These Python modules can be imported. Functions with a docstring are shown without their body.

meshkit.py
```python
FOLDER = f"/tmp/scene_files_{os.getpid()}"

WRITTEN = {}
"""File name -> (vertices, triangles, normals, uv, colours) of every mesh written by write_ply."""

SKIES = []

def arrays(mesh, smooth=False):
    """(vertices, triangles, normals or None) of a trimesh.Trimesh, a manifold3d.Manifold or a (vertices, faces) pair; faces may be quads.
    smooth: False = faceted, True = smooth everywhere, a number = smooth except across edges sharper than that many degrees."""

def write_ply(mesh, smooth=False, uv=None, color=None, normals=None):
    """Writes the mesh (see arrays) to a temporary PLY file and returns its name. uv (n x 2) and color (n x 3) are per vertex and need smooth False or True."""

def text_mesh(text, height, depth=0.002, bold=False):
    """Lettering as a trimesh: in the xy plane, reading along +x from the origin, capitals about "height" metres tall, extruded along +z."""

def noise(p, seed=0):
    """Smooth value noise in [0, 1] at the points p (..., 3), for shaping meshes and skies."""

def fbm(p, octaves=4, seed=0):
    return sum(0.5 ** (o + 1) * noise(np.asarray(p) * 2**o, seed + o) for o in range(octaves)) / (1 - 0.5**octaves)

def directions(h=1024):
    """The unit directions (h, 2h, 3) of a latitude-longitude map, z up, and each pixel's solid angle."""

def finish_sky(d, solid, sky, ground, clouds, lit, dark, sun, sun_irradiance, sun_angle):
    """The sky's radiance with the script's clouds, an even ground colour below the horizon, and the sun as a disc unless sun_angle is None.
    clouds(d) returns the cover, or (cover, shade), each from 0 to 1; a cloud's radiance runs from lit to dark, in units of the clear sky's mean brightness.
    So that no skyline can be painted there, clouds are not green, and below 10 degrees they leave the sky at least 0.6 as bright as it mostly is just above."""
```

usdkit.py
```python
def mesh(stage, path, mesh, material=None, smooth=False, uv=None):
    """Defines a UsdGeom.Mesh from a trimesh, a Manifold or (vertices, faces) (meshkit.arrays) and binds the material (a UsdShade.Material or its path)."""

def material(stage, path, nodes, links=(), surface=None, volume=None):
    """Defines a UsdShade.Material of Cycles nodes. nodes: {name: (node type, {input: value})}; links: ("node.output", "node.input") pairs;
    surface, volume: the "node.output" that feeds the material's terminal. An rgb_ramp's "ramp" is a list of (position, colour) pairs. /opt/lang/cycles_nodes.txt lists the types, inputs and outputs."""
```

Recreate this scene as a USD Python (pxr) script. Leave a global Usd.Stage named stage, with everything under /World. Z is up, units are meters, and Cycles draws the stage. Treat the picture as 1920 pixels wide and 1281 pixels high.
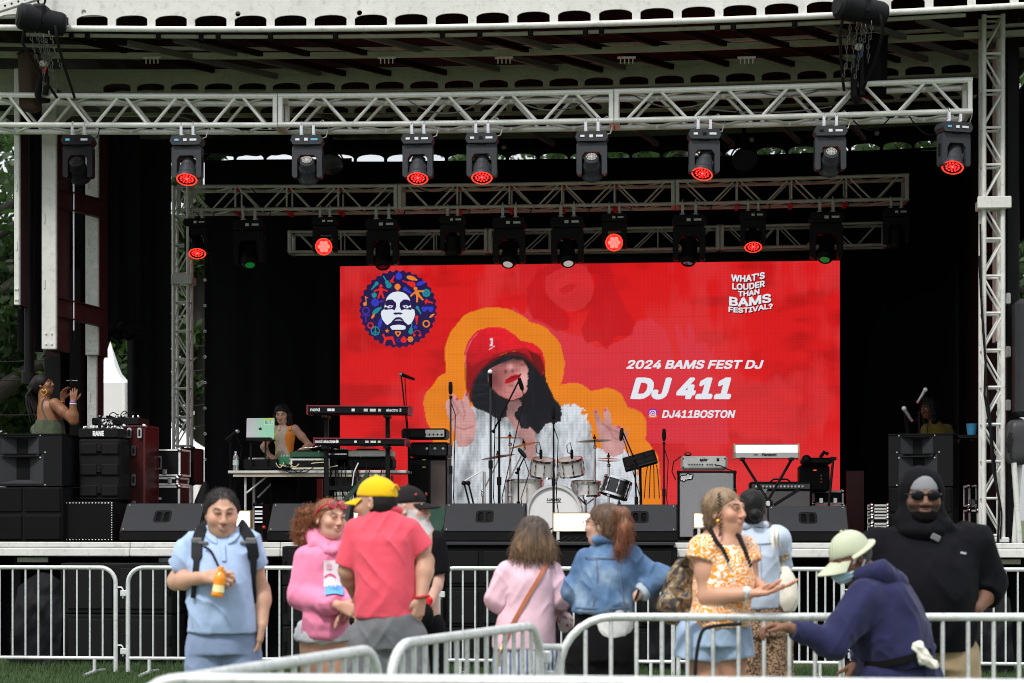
import math,random
import numpy as np
import trimesh,shapely
from shapely import affinity
from shapely.geometry import Polygon,Point,LineString,box as sbox
from shapely.ops import unary_union
from pxr import Usd,UsdGeom,UsdLux,UsdShade,Gf,Sdf,Vt
import usdkit,meshkit
random.seed(7);rng=np.random.default_rng(7)
stage=Usd.Stage.CreateInMemory()
UsdGeom.SetStageUpAxis(stage,'Z');UsdGeom.SetStageMetersPerUnit(stage,1.0)
UsdGeom.Xform.Define(stage,'/World');UsdGeom.Scope.Define(stage,'/World/Looks')
#camera, sky, sun, exposure
YAW,F,EYE,HOR=math.radians(4.8),3500.0,1.6,970.0
EXPOSURE=1.0
cam=UsdGeom.Camera.Define(stage,'/World/camera')
cam.CreateFocalLengthAttr(36.0*F/1920);cam.CreateHorizontalApertureAttr(36.0);cam.CreateVerticalApertureAttr(24.02)
cam.CreateVerticalApertureOffsetAttr((HOR-640.5)/1920*36)
cam.CreateFStopAttr(3.6);cam.CreateFocusDistanceAttr(21.5);cam.CreateExposureAttr(EXPOSURE)
cR,cF,cU=np.array([math.cos(YAW),math.sin(YAW),0]),np.array([-math.sin(YAW),math.cos(YAW),0]),np.array([0,0,1.0])
CP=np.array([0,0,EYE])
cam.AddTransformOp().Set(Gf.Matrix4d(*cR,0,*cU,0,*(-cF),0,*CP,1))
SUN_EL,SUN_AZ=math.radians(52),math.radians(205)
sd=np.array([math.sin(SUN_AZ)*math.cos(SUN_EL),math.cos(SUN_AZ)*math.cos(SUN_EL),math.sin(SUN_EL)])
sun=UsdLux.DistantLight.Define(stage,'/World/sun')
sun.CreateIntensityAttr(0.4);sun.CreateAngleAttr(10.0);sun.CreateColorAttr(Gf.Vec3f(1.0,0.96,0.9));sun.CreateNormalizeAttr(True)
zx=np.cross([0,0,1.0],sd);zx/=np.linalg.norm(zx);zy=np.cross(sd,zx)
sun.AddTransformOp().Set(Gf.Matrix4d(*zx,0,*zy,0,*sd,0,0,0,0,1))
SKY_STRENGTH=0.105
sky=UsdLux.DomeLight.Define(stage,'/World/sky')
skym=usdkit.material(stage,'/World/Looks/sky',{'tc':('texture_coordinate',{}),'mp':('mapping',{'scale':(1,1,2.2)}),'n':('noise_texture',{'scale':2.2,'detail':6,'roughness':0.55}),'r':('rgb_ramp',{'ramp':[(0.2,(4.6,4.85,5.3)),(0.55,(7.0,7.1,7.3)),(0.9,(10.5,10.4,10.2))]}),'s':('sky_texture',{'sky_type':'single_scattering','sun_disc':False,'sun_elevation':SUN_EL,'sun_rotation':SUN_AZ}),'m':('mix_color',{'fac':0.88}),'sz':('separate_xyz',{}),'mr':('map_range',{'from_min':0.0,'from_max':1.0,'to_min':0.42,'to_max':1.4}),'mu':('mix_color',{'blend_type':'multiply','fac':1.0,'use_clamp':False}),'b':('background_shader',{'strength':SKY_STRENGTH})},[('tc.generated','mp.vector'),('mp.vector','n.vector'),('n.fac','r.fac'),('s.color','m.a'),('r.color','m.b'),('tc.generated','sz.vector'),('sz.z','mr.value'),('m.result','mu.a'),('mr.result','mu.b'),('mu.result','b.color')],surface='b.background')
UsdShade.MaterialBindingAPI.Apply(sky.GetPrim()).Bind(skym)
sky.GetPrim().SetCustomDataByKey('kind','structure')
#layout helpers: where a pixel of the photograph lies on a plane of the stage
def ray(u,v):return cF+cR*((u-960)/F)+cU*((HOR-v)/F)
def atY(u,v,Y):
 d=ray(u,v);return CP+d*(Y/d[1])
def atD(u,v,D):return CP+ray(u,v)*D
def atX(u,v,X):
 d=ray(u,v);return CP+d*(X/d[0])
def proj(p):
 q=np.asarray(p,float)-CP;d=q@cF
 return np.stack([960+F*(q@cR)/d,HOR-F*q[...,2]/d],-1)
def sc(u,Y):return F/((atY(u,HOR,Y)-CP)@cF)
#materials
def lin(c):return tuple((x/255/12.92 if x/255<=0.04045 else((x/255+0.055)/1.055)**2.4)for x in c)
_M={}
def mat(name,col=(0.5,0.5,0.5),rough=0.5,metal=0.0,var=0.12,scale=6.0,bump=0.0,bscale=60.0,stretch=(1,1,1),spec=0.5,emit=None,es=0.0,sheen=0.0,trans=0.0,alpha=1.0,sub=0.0,dirt=0.0):
 if name in _M:return _M[name]
 n={'tc':('texture_coordinate',{}),'mp':('mapping',{'scale':stretch}),'n':('noise_texture',{'scale':scale,'detail':5,'roughness':0.6}),'r':('rgb_ramp',{'ramp':[(0.25,tuple(max(0,c*(1-var))for c in col)),(0.75,tuple(min(1,c*(1+var))for c in col))]}),'p':('principled_bsdf',{'roughness':rough,'metallic':metal,'specular_ior_level':spec})}
 l=[('tc.object','mp.vector'),('mp.vector','n.vector'),('n.fac','r.fac')]
 src='r.color'
 if dirt:
  n['n3']=('noise_texture',{'scale':scale*4.3,'detail':6,'roughness':0.7});n['r3']=('rgb_ramp',{'ramp':[(0.52,(1,1,1)),(0.7,(1-dirt,)*3)]})
  n['mx']=('mix_color',{'blend_type':'multiply','fac':1.0})
  l+=[('mp.vector','n3.vector'),('n3.fac','r3.fac'),('r.color','mx.a'),('r3.color','mx.b')];src='mx.result'
 l.append((src,'p.base_color'))
 if rough and not emit:
  n['rr']=('map_range',{'from_min':0.3,'from_max':0.7,'to_min':max(0.03,rough*0.85),'to_max':min(1,rough*1.15)});l+=[('n.fac','rr.value'),('rr.result','p.roughness')]
 if bump:
  n['n2']=('noise_texture',{'scale':bscale,'detail':4,'roughness':0.6});n['b']=('bump',{'strength':bump,'distance':0.01})
  l+=[('mp.vector','n2.vector'),('n2.fac','b.height'),('b.normal','p.normal')]
 if emit:n['p'][1].update({'emission_color':emit,'emission_strength':es})
 if sheen:n['p'][1].update({'sheen_weight':sheen,'sheen_roughness':0.5})
 if trans:n['p'][1].update({'transmission_weight':trans})
 if alpha<1:n['p'][1].update({'alpha':alpha})
 if sub:n['p'][1].update({'subsurface_weight':sub,'subsurface_scale':0.01,'subsurface_radius':(1.0,0.35,0.2)})
 _M[name]=usdkit.material(stage,'/World/Looks/'+name,n,l,surface='p.BSDF')
 return _M[name]
def vmat(name,rough=0.5,emit=0.0,bump=0.0,bscale=200,sub=0.0,spec=0.4,sheen=0.0):
 """colour from the mesh's own 'col' primvar"""
 if name in _M:return _M[name]
 n={'a':('attribute',{'attribute':'col'}),'p':('principled_bsdf',{'roughness':rough,'specular_ior_level':spec})}
 l=[('a.color','p.base_color')]
 if emit:
  n['p']=('principled_bsdf',{'roughness':0.6,'base_color':(0.01,0.01,0.01),'emission_strength':emit});l=[('a.color','p.emission_color')]
 if sub:n['p'][1].update({'subsurface_weight':sub,'subsurface_scale':0.008,'subsurface_radius':(1.0,0.35,0.2)})
 if sheen:n['p'][1].update({'sheen_weight':sheen})
 if bump:
  n['tc']=('texture_coordinate',{});n['n2']=('noise_texture',{'scale':bscale,'detail':4});n['b']=('bump',{'strength':bump,'distance':0.004})
  l+=[('tc.object','n2.vector'),('n2.fac','b.height'),('b.normal','p.normal')]
 _M[name]=usdkit.material(stage,'/World/Looks/'+name,n,l,surface='p.BSDF');return _M[name]
#names, things, parts
_used={}
def numbered(parent,name):
 k=(parent,name);i=_used.get(k,-1)+1;_used[k]=i
 return name if i==0 else f'{name}_{i:03d}'
class Thing:
 def __init__(s,path,M):s.path,s.M,s.Mi=path,M,np.linalg.inv(M)
def rotz(a):
 c,q=math.cos(a),math.sin(a);M=np.eye(4);M[:2,:2]=[[c,-q],[q,c]];return M
def setmeta(prim,label=None,cat=None,group=None,kind=None):
 for k,x in(('label',label),('category',cat),('group',group),('kind',kind)):
  if x:prim.SetCustomDataByKey(k,x)
def thing(name,label,cat,loc=(0,0,0),rz=0.0,group=None,kind=None):
 """an Xform at the thing's base; the parts built under it are given in world coordinates"""
 p='/World/'+numbered('',name);x=UsdGeom.Xform.Define(stage,p)
 x.AddTranslateOp().Set(Gf.Vec3d(*map(float,loc)));x.AddRotateZOp().Set(math.degrees(rz))
 M=rotz(rz);M[:3,3]=loc;setmeta(x.GetPrim(),label,cat,group,kind)
 return Thing(p,M)
def copy_of(t,label,loc,rz=0.0,group=None):
 src=stage.GetPrimAtPath(t.path);cd=src.GetCustomData()
 p='/World/'+numbered('',t.path.split('/')[-1].rstrip('0123456789').rstrip('_'));x=UsdGeom.Xform.Define(stage,p)
 x.GetPrim().GetReferences().AddInternalReference(t.path)
 UsdGeom.XformCommonAPI
 x.ClearXformOpOrder();x.AddTranslateOp().Set(Gf.Vec3d(*map(float,loc)));x.AddRotateZOp().Set(math.degrees(rz))
 setmeta(x.GetPrim(),label,cd.get('category'),group or cd.get('group'));x.GetPrim().SetInstanceable(True)
 return p
def put(name,v,f,m,parent=None,col=None,label=None,cat=None,group=None,kind=None,smooth=True):
 """ONE Mesh prim under parent (a Thing or a path) or under /World; v in world coordinates"""
 base=parent.path if isinstance(parent,Thing)else(parent or '/World')
 th=parent if isinstance(parent,Thing)else _holder.get(parent)
 v=np.asarray(v,float)
 if th is not None:v=v@th.Mi[:3,:3].T+th.Mi[:3,3]
 p=base+'/'+numbered(base if base!='/World' else '',name)
 me=usdkit.mesh(stage,p,(v,f),m,smooth=smooth)
 if col is not None:
  UsdGeom.PrimvarsAPI(me).CreatePrimvar('col',Sdf.ValueTypeNames.Color3fArray,'vertex').Set(Vt.Vec3fArray.FromNumpy(np.asarray(col,np.float32)))
 setmeta(me.GetPrim(),label,cat,group,kind)
 if th is not None:_holder[p]=th
 return p
_holder={}
def perp(d):
 d=np.asarray(d,float);d=d/np.linalg.norm(d)
 a=np.array([0,0,1.0])if abs(d[2])<0.9 else np.array([1.0,0,0])
 x=np.cross(a,d);x/=np.linalg.norm(x);return x,np.cross(d,x),d
def frame(x,y):
 """rotation matrix with columns x, y, x cross y"""
 x=np.asarray(x,float);x=x/np.linalg.norm(x);y=np.asarray(y,float);y=y-x*(x@y);y/=np.linalg.norm(y)
 return np.stack([x,y,np.cross(x,y)],1)
def rot(ax,a):return trimesh.transformations.rotation_matrix(a,ax)[:3,:3]
_cb=None
def _chamfer_topology():
 global _cb
 if _cb is None:
  pts=[]
  for sx in(-1,1):
   for sy in(-1,1):
    for sz in(-1,1):
     for k in range(3):
      q=np.array([sx,sy,sz],float);q*=0.8;q[k]=(sx,sy,sz)[k];pts.append(q)
  pts=np.array(pts);from scipy.spatial import ConvexHull
  h=ConvexHull(pts);f=h.simplices.copy()
  n=np.cross(pts[f[:,1]]-pts[f[:,0]],pts[f[:,2]]-pts[f[:,0]]);fl=(n*pts[f].mean(1)).sum(1)<0
  f[fl]=f[fl][:,::-1];_cb=(pts,f)
 return _cb
BOXV=np.array([[x,y,z]for x in(-.5,.5)for y in(-.5,.5)for z in(-.5,.5)])
BOXF=np.array([[0,1,3],[0,3,2],[4,6,7],[4,7,5],[0,4,5],[0,5,1],[2,3,7],[2,7,6],[0,2,6],[0,6,4],[1,5,7],[1,7,3]])
BOXF2=np.arange(36).reshape(12,3)
class MB:
 def __init__(s):s.v,s.f,s.n=[],[],0
 def add(s,v,f):
  s.v.append(np.asarray(v,float));s.f.append(np.asarray(f,int)+s.n);s.n+=len(v);return s
 def flat(s,v,f):
  v=np.asarray(v,float);f=np.asarray(f,int);return s.add(v[f.ravel()],np.arange(f.size).reshape(-1,3))
 def tm(s,m,R=None,c=(0,0,0),flat=True):
  v=np.array(m.vertices)
  if R is not None:v=v@np.asarray(R).T
  v=v+np.asarray(c);return s.flat(v,m.faces)if flat else s.add(v,m.faces)
 def box(s,c,size,R=None,bev=0.0):
  size=np.asarray(size,float)
  if bev:
   p,f=_chamfer_topology();h=size/2;b=min(bev,h.min()*0.9);v=np.where(np.abs(p)>0.9,np.sign(p)*h,np.sign(p)*(h-b))
   if R is not None:v=v@np.asarray(R).T
   return s.flat(v+np.asarray(c),f)
  v=BOXV*size
  if R is not None:v=v@np.asarray(R).T
  return s.flat(v+np.asarray(c),BOXF)
 def box2(s,lo,hi,bev=0.0):
  lo,hi=np.asarray(lo,float),np.asarray(hi,float);return s.box((lo+hi)/2,np.abs(hi-lo),bev=bev)
 def bar(s,a,b,w,h,up=(0,0,1),bev=0.0):
  a,b=np.asarray(a,float),np.asarray(b,float);d=b-a;L=np.linalg.norm(d)
  if abs(d@np.asarray(up,float))>0.98*L:up=(0,1,0)
  x=d/L;y=np.cross(up,x);y/=np.linalg.norm(y);R=np.stack([x,y,np.cross(x,y)],1)
  return s.box((a+b)/2,(L,w,h),R,bev)
 def rod(s,a,b,r,n=10,r2=None,caps=True):
  a,b=np.asarray(a,float),np.asarray(b,float);x,y,d=perp(b-a);r2=r if r2 is None else r2
  t=np.arange(n)*2*np.pi/n;ring=np.cos(t)[:,None]*x+np.sin(t)[:,None]*y
  v=np.vstack([a+ring*r,b+ring*r2]);i=np.arange(n);j=(i+1)%n
  s.add(v,np.vstack([np.stack([i,j,j+n],1),np.stack([i,j+n,i+n],1)]))
  if caps:
   k=np.arange(1,n-1);s.add(a+ring*r,np.stack([0*k,k+1,k],1));s.add(b+ring*r2,np.stack([0*k,k,k+1],1))
  return s
 def path(s,pts,r,n=8,closed=False):
  p=np.asarray(pts,float);m=len(p)
  if closed:t=np.roll(p,-1,0)-np.roll(p,1,0)
  else:t=np.gradient(p,axis=0)
  t/=np.linalg.norm(t,axis=1)[:,None]
  x,y,_=perp(t[0]);rings=[];a=np.arange(n)*2*np.pi/n
  rr=np.broadcast_to(np.asarray(r,float),(m,))
  for k in range(m):
   x=x-t[k]*(x@t[k]);x/=np.linalg.norm(x);y=np.cross(t[k],x)
   rings.append(p[k]+rr[k]*(np.cos(a)[:,None]*x+np.sin(a)[:,None]*y))
  v=np.vstack(rings);i=np.arange(n);j=(i+1)%n;f=[]
  for k in range(m if closed else m-1):
   q,w=k*n,((k+1)%m)*n;f+=[np.stack([q+i,q+j,w+j],1),np.stack([q+i,w+j,w+i],1)]
  s.add(v,np.vstack(f))
  if not closed:
   k=np.arange(1,n-1);s.add(rings[0],np.stack([0*k,k+1,k],1));s.add(rings[-1],np.stack([0*k,k,k+1],1))
  return s
 def lathe(s,prof,o,axis=(0,0,1),n=24,sharp=True):
  """prof: (radius, height) pairs; sharp: each segment gets its own vertices"""
  x,y,d=perp(axis);o=np.asarray(o,float);t=np.arange(n)*2*np.pi/n;ring=np.cos(t)[:,None]*x+np.sin(t)[:,None]*y
  i=np.arange(n);j=(i+1)%n
  F_=np.vstack([np.stack([i,j,j+n],1),np.stack([i,j+n,i+n],1)])
  if sharp:
   for(r0,h0),(r1,h1)in zip(prof[:-1],prof[1:]):s.add(np.vstack([o+d*h0+ring*r0,o+d*h1+ring*r1]),F_)
  else:
   v=np.vstack([o+d*h+ring*max(r,1e-4)for r,h in prof]);s.add(v,np.vstack([F_+k*n for k in range(len(prof)-1)]))
  return s
 def ball(s,c,r,R=None,sub=2):
  m=trimesh.creation.icosphere(sub,1.0);v=np.array(m.vertices)*np.asarray(r,float)
  if R is not None:v=v@np.asarray(R).T
  return s.add(v+np.asarray(c),m.faces)
 def plate(s,poly,depth,R,o):
  """a shapely polygon in the local xy plane extruded along local z; R columns = local axes"""
  for g in getattr(poly,'geoms',[poly]):
   if g.is_empty or g.geom_type!='Polygon':continue
   m=trimesh.creation.extrude_polygon(g,depth,engine='earcut');s.tm(m,R,o)
  return s
 def build(s,name,m,parent=None,**k):
  return put(name,np.vstack(s.v),np.vstack(s.f),m,parent,**k)
FRONT=np.stack([[1,0,0],[0,0,1],[0,-1.0,0]],1)
def arc(c,r,a0,a1,n=8):return[(c[0]+r*math.cos(a),c[1]+r*math.sin(a))for a in np.linspace(a0,a1,n)]
def rrect(w,h,r,cx=0,cy=0):return sbox(cx-w/2+r,cy-h/2+r,cx+w/2-r,cy+h/2-r).buffer(r,quad_segs=4)
_tc={}
def text_poly(text,height,fat=0.0):
 """the outline of a line of lettering as a shapely shape, capitals about height tall"""
 if text not in _tc:
  m=meshkit.text_mesh(text,70.0,1.0,bold=True);top=np.abs(m.face_normals[:,2]-1)<1e-3
  _tc[text]=unary_union([Polygon(m.vertices[f][:,:2]).buffer(0.05)for f in m.faces[top]]).simplify(0.5)
 g=_tc[text];k=height/70.0
 if fat:g=g.buffer(fat*70)
 return affinity.scale(g,k,k,origin=(0,0))
def fitted(text,u0,v0,u1,v1,fat=0.0,slant=0.0):
 """lettering fitted to a rectangle u0..u1 x v0..v1 (v downwards) as a shape with y up = -v"""
 g=text_poly(text,1.0,fat)
 if slant:g=affinity.skew(g,xs=slant)
 b=g.bounds;g=affinity.translate(g,-b[0],-b[1]);g=affinity.scale(g,(u1-u0)/(b[2]-b[0]),(v1-v0)/(b[3]-b[1]),origin=(0,0))
 return affinity.translate(g,u0,-v1)
#materials of the place
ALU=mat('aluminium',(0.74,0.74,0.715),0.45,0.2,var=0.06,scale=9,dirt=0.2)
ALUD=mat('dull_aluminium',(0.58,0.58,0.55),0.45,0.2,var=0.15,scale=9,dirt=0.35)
WHITE=mat('white_paint',(0.57,0.57,0.545),0.45,var=0.09,scale=3,dirt=0.28)
OLIVE=mat('grey_green_paint',(0.33,0.34,0.28),0.55,spec=.25,var=0.1,scale=3,dirt=0.25)
BLACK=mat('black_paint',(0.0035,0.0035,0.004),0.6,spec=.1,var=0.3,scale=12,bump=0.15,bscale=220)
BLACKS=mat('black_plastic',(0.005,0.005,0.0055),0.5,spec=.14,var=0.2,scale=10)
CAB=mat('textured_black_cabinet',(0.007,0.007,0.008),0.62,spec=.12,var=0.25,scale=25,bump=0.5,bscale=320)
WEDGE=mat('charcoal_grille',(0.034,0.035,0.039),0.65,spec=.12,var=0.12,scale=14,bump=0.4,bscale=420,dirt=0.2)
CURT=mat('black_curtain',(0.005,0.005,0.006),0.85,var=0.25,scale=5,spec=0.08)
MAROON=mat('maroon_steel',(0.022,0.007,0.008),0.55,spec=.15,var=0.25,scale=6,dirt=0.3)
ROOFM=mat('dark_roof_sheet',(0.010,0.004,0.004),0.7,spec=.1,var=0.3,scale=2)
CHROME=mat('chrome',(0.75,0.75,0.76),0.16,1.0,var=0.04)
STEEL=mat('galvanised_steel',(0.60,0.625,0.615),0.42,0.35,var=0.12,scale=9,dirt=0.38)
RUBBER=mat('rubber_cable',(0.006,0.006,0.006),0.55,spec=.15,var=0.2)
DECK=mat('deck_plywood_black',(0.012,0.012,0.012),0.7,spec=.15,var=0.4,scale=8)
CASEB=mat('flight_case_laminate',(0.005,0.005,0.006),0.45,spec=.15,var=0.2,scale=20)
REDCASE=mat('red_case_laminate',(0.034,0.002,0.003),0.45,spec=.2,var=0.2,scale=9)
LABEL=mat('white_label',(0.7,0.72,0.74),0.5,var=0.05)
BLUELAB=mat('blue_label',(0.15,0.42,0.62),0.5,var=0.05)
RUST=mat('rusty_brown_cloth',(0.055,0.028,0.018),0.8,var=0.4,scale=5)
REDTAPE=mat('red_tape',(0.45,0.02,0.025),0.5,var=0.15)
ORANGE=mat('orange_tape',(0.85,0.13,0.02),0.5,var=0.15)
#ground
grassm=usdkit.material(stage,'/World/Looks/grass_ground',{'g':('geometry',{}),'n':('noise_texture',{'scale':1.3,'detail':6}),'n2':('noise_texture',{'scale':45.0,'detail':4}),'r':('rgb_ramp',{'ramp':[(0.3,(0.035,0.06,0.016)),(0.55,(0.06,0.09,0.026)),(0.75,(0.12,0.11,0.055))]}),'r2':('rgb_ramp',{'ramp':[(0.3,(0.55,0.55,0.55)),(0.7,(1.2,1.2,1.1))]}),'m':('mix_color',{'blend_type':'multiply','fac':1.0}),'b':('bump',{'strength':0.7,'distance':0.03}),'p':('principled_bsdf',{'roughness':0.9})},[('g.position','n.vector'),('g.position','n2.vector'),('n.fac','r.fac'),('n2.fac','r2.fac'),('r.color','m.a'),('r2.color','m.b'),('m.result','p.base_color'),('n2.fac','b.height'),('b.normal','p.normal')],surface='p.BSDF')
put('ground',[(-900,-900,0),(900,-900,0),(900,900,0),(-900,900,0)],[[0,1,2,3]],grassm,kind='structure')
bladem=usdkit.material(stage,'/World/Looks/grass_blade',{'g':('geometry',{}),'r':('rgb_ramp',{'ramp':[(0.0,(0.03,0.07,0.012)),(0.6,(0.07,0.13,0.03)),(1.0,(0.17,0.17,0.07))]}),'d':('principled_bsdf',{'roughness':0.6}),'t':('translucent_bsdf',{}),'m':('mix_closure',{'fac':0.3})},[('g.random_per_island','r.fac'),('r.color','d.base_color'),('r.color','t.color'),('d.BSDF','m.closure1'),('t.BSDF','m.closure2')],surface='m.closure')
def grass_patch(n,x0,x1,y0,y1,hmax):
 b=np.stack([rng.uniform(x0,x1,n),rng.uniform(y0,y1,n),np.zeros(n)],1);a=rng.uniform(0,6.28,n);h=rng.uniform(0.3,1,n)*hmax;w=0.004
 d=np.stack([np.cos(a),np.sin(a),0*a],1);le=np.stack([np.sin(a*3),np.cos(a*2),0*a],1)*(h*rng.uniform(0.1,0.6,n))[:,None]
 v=np.stack([b-d*w,b+d*w,b+le+np.array([0,0,1.0])*h[:,None]],1).reshape(-1,3);put('grass',v,np.arange(3*n).reshape(-1,3),bladem,label='short trampled grass along the foot of the far barriers',cat='grass',kind='stuff',smooth=False)
grass_patch(60000,-8.2,4.6,16.6,19.9,0.085)
#stage deck
ZD=EYE-48/sc(900,20.0)
XL,XR=-9.2,4.1
mb=MB().box2((XL,20.03,ZD-0.16),(XR,27.6,ZD));mb.build('stage_deck',DECK,kind='structure')
st=thing('stage_edge','long white ridged aluminium edge along the front of the stage deck','stage edge',(-2.5,20.0,ZD-0.16))
for a,b in((XL,atY(812,1000,20).__getitem__(0)),(atY(1262,1000,20)[0],XR)):
 n=max(1,int(round((b-a)/1.83)));w=(b-a)/n
 for k in range(n):
  x0,x1=a+k*w+0.003,a+(k+1)*w-0.003
  m=MB().box2((x0,19.985,ZD-0.052),(x1,20.028,ZD+0.004),bev=0.006).box2((x0,19.965,ZD-0.15),(x1,20.028,ZD-0.062),bev=0.008).box2((x0,20.0,ZD-0.07),(x1,20.028,ZD-0.045))
  m.build('edge_panel',WHITE,st)
sk=thing('stage_skirt','black cloth skirt hanging under the white stage edge','stage skirt',(-2.5,20.9,0))
nx=420;xs=np.linspace(XL,XR,nx);zs=np.linspace(0.0,ZD-0.17,8)
yy=20.9+0.05*np.sin(xs*9+1.3*np.sin(xs*2.1))+0.03*np.sin(xs*23)
G=np.stack([np.repeat(xs[None],8,0),np.repeat(yy[None],8,0)+0.04*np.sin(zs[:,None]*5+xs[None]*3),np.repeat(zs[:,None],nx,1)],-1).reshape(-1,3)
def gridf(r,c):
 i=np.arange(r*c).reshape(r,c);return np.stack([i[:-1,:-1].ravel(),i[:-1,1:].ravel(),i[1:,1:].ravel(),i[1:,:-1].ravel()],1)
put('cloth',G,gridf(8,nx),CURT,st if False else sk)
for k,u in enumerate((35,300,545,815,1265,1600,1850)):
 p=atY(u,1100,20.35);t=thing('deck_trestle',['leftmost','second','third','fourth','fifth','sixth','rightmost'][k]+' black steel trestle under the stage deck, counted from the left','trestle',(p[0],20.35,0),group='trestles under the stage')
 MB().box2((p[0]-.04,20.31,0.05),(p[0]+.04,20.39,ZD-.165),bev=.006).build('post',BLACKS,t)
 MB().box2((p[0]-.1,20.25,0.0),(p[0]+.1,20.45,0.05)).build('foot_plate',BLACKS,t)
 MB().bar((p[0],20.32,ZD-.2),(p[0]+.35,20.32,ZD-.2),.03,.05).build('bracket',ALUD,t)
#roof
def curve(pts,Y):
 """z as a smooth function of x from pixels along a line that lies in the plane Y"""
 P=np.array([atY(u,v,Y)for u,v in pts]);c=np.polyfit(P[:,0],P[:,2],2 if len(pts)>2 else 1);return lambda x:np.polyval(c,x)
def arch_hole(w,h,rise):
 t=np.linspace(0,math.pi,9);w2=w/2
 return Polygon([(-w2,0),(w2,0),(w2,h-rise)]+[(w2*0.93*math.cos(a),h-rise+rise*math.sin(a)**0.8)for a in t[1:-1]]+[(-w2,h-rise)]).buffer(-0.008).buffer(0.008,quad_segs=3)
def arch_beam(name,label,Y,pts,x0,x1,pitch,hole,zh,H,m,phase=0.0,skip=None,tube=None,holes=(),th=0.02):
 z=curve(pts,Y);t=thing(name,label,'roof beam',(0.5*(x0+x1),Y,float(z(0))),group=None)
 n=int((x1-x0)/pitch)
 for k in range(n):
  a=x0+k*pitch;c=a+pitch/2
  q=sbox(-pitch/2,0,pitch/2,H)
  if not skip or skip(c):q=q.difference(affinity.translate(arch_hole(*hole),0,zh))
  for hx,hz,hr in holes:
   if a+hr<hx<a+pitch-hr:q=q.difference(Point(hx-c,hz).buffer(hr,quad_segs=6))
  MB().plate(q,th,FRONT,(c,Y+th,float(z(c)))).build('web_plate',m,t)
 xx=np.linspace(x0,x1,24)
 m2=MB()
 for a,b in zip(xx[:-1],xx[1:]):m2.bar((a,Y+.03,z(a)+H-.02),(b,Y+.03,z(b)+H-.02),.16,.04)
 m2.build('top_flange',m,t)
 m3=MB()
 for a,b in zip(xx[:-1],xx[1:]):m3.bar((a,Y-.012,z(a)+H*.82),(b,Y-.012,z(b)+H*.82),.022,.022)
 m3.build('stiffener_rib',m,t)
 if tube:MB().path([(x,Y-0.01,z(x)-tube*0.4)for x in xx],tube,14).build('bottom_tube',m,t)
 return t,z
X0,X1=-9.0,4.35
s19=sc(900,19.6)
fb_pts=[(0,50),(640,52),(1280,38.5),(1700,19),(1920,9)]
rb,zfb=arch_beam('roof_beam','white front roof beam with a row of arched cut-outs and a round bottom tube',19.6,fb_pts,X0+0.02,X1,0.432,(0.345,0.118,0.042),0.020,0.5,WHITE,tube=0.032,holes=[(atY(u,0,19.6)[0],(50-v+(u-900)*0)/s19 if u<900 else(44-v)/s19,0.028)for u,v in((157,20),(446,22),(674,22),(1036,15),(1270,8),(1540,2))])
t=thing('lighting_pipe','thin pale pipe with black clamps just behind the white front roof beam','pipe',(0,19.85,float(zfb(0))-.1))
z2=curve([(120,66),(640,69),(1280,54),(1700,35)],19.9);xx=np.linspace(-7,3.1,16)
MB().path([(x,19.9,z2(x))for x in xx],0.022,10).build('tube',OLIVE,t)
for u in(135,165,298,378,410,508,630,830,900,995,1098,1128,1345,1375,1490):
 x=atY(u,60,19.9)[0];MB().box((x,19.9,z2(x)+.01),(.055,.07,.09),bev=.008).build('clamp',BLACKS,t)
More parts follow.
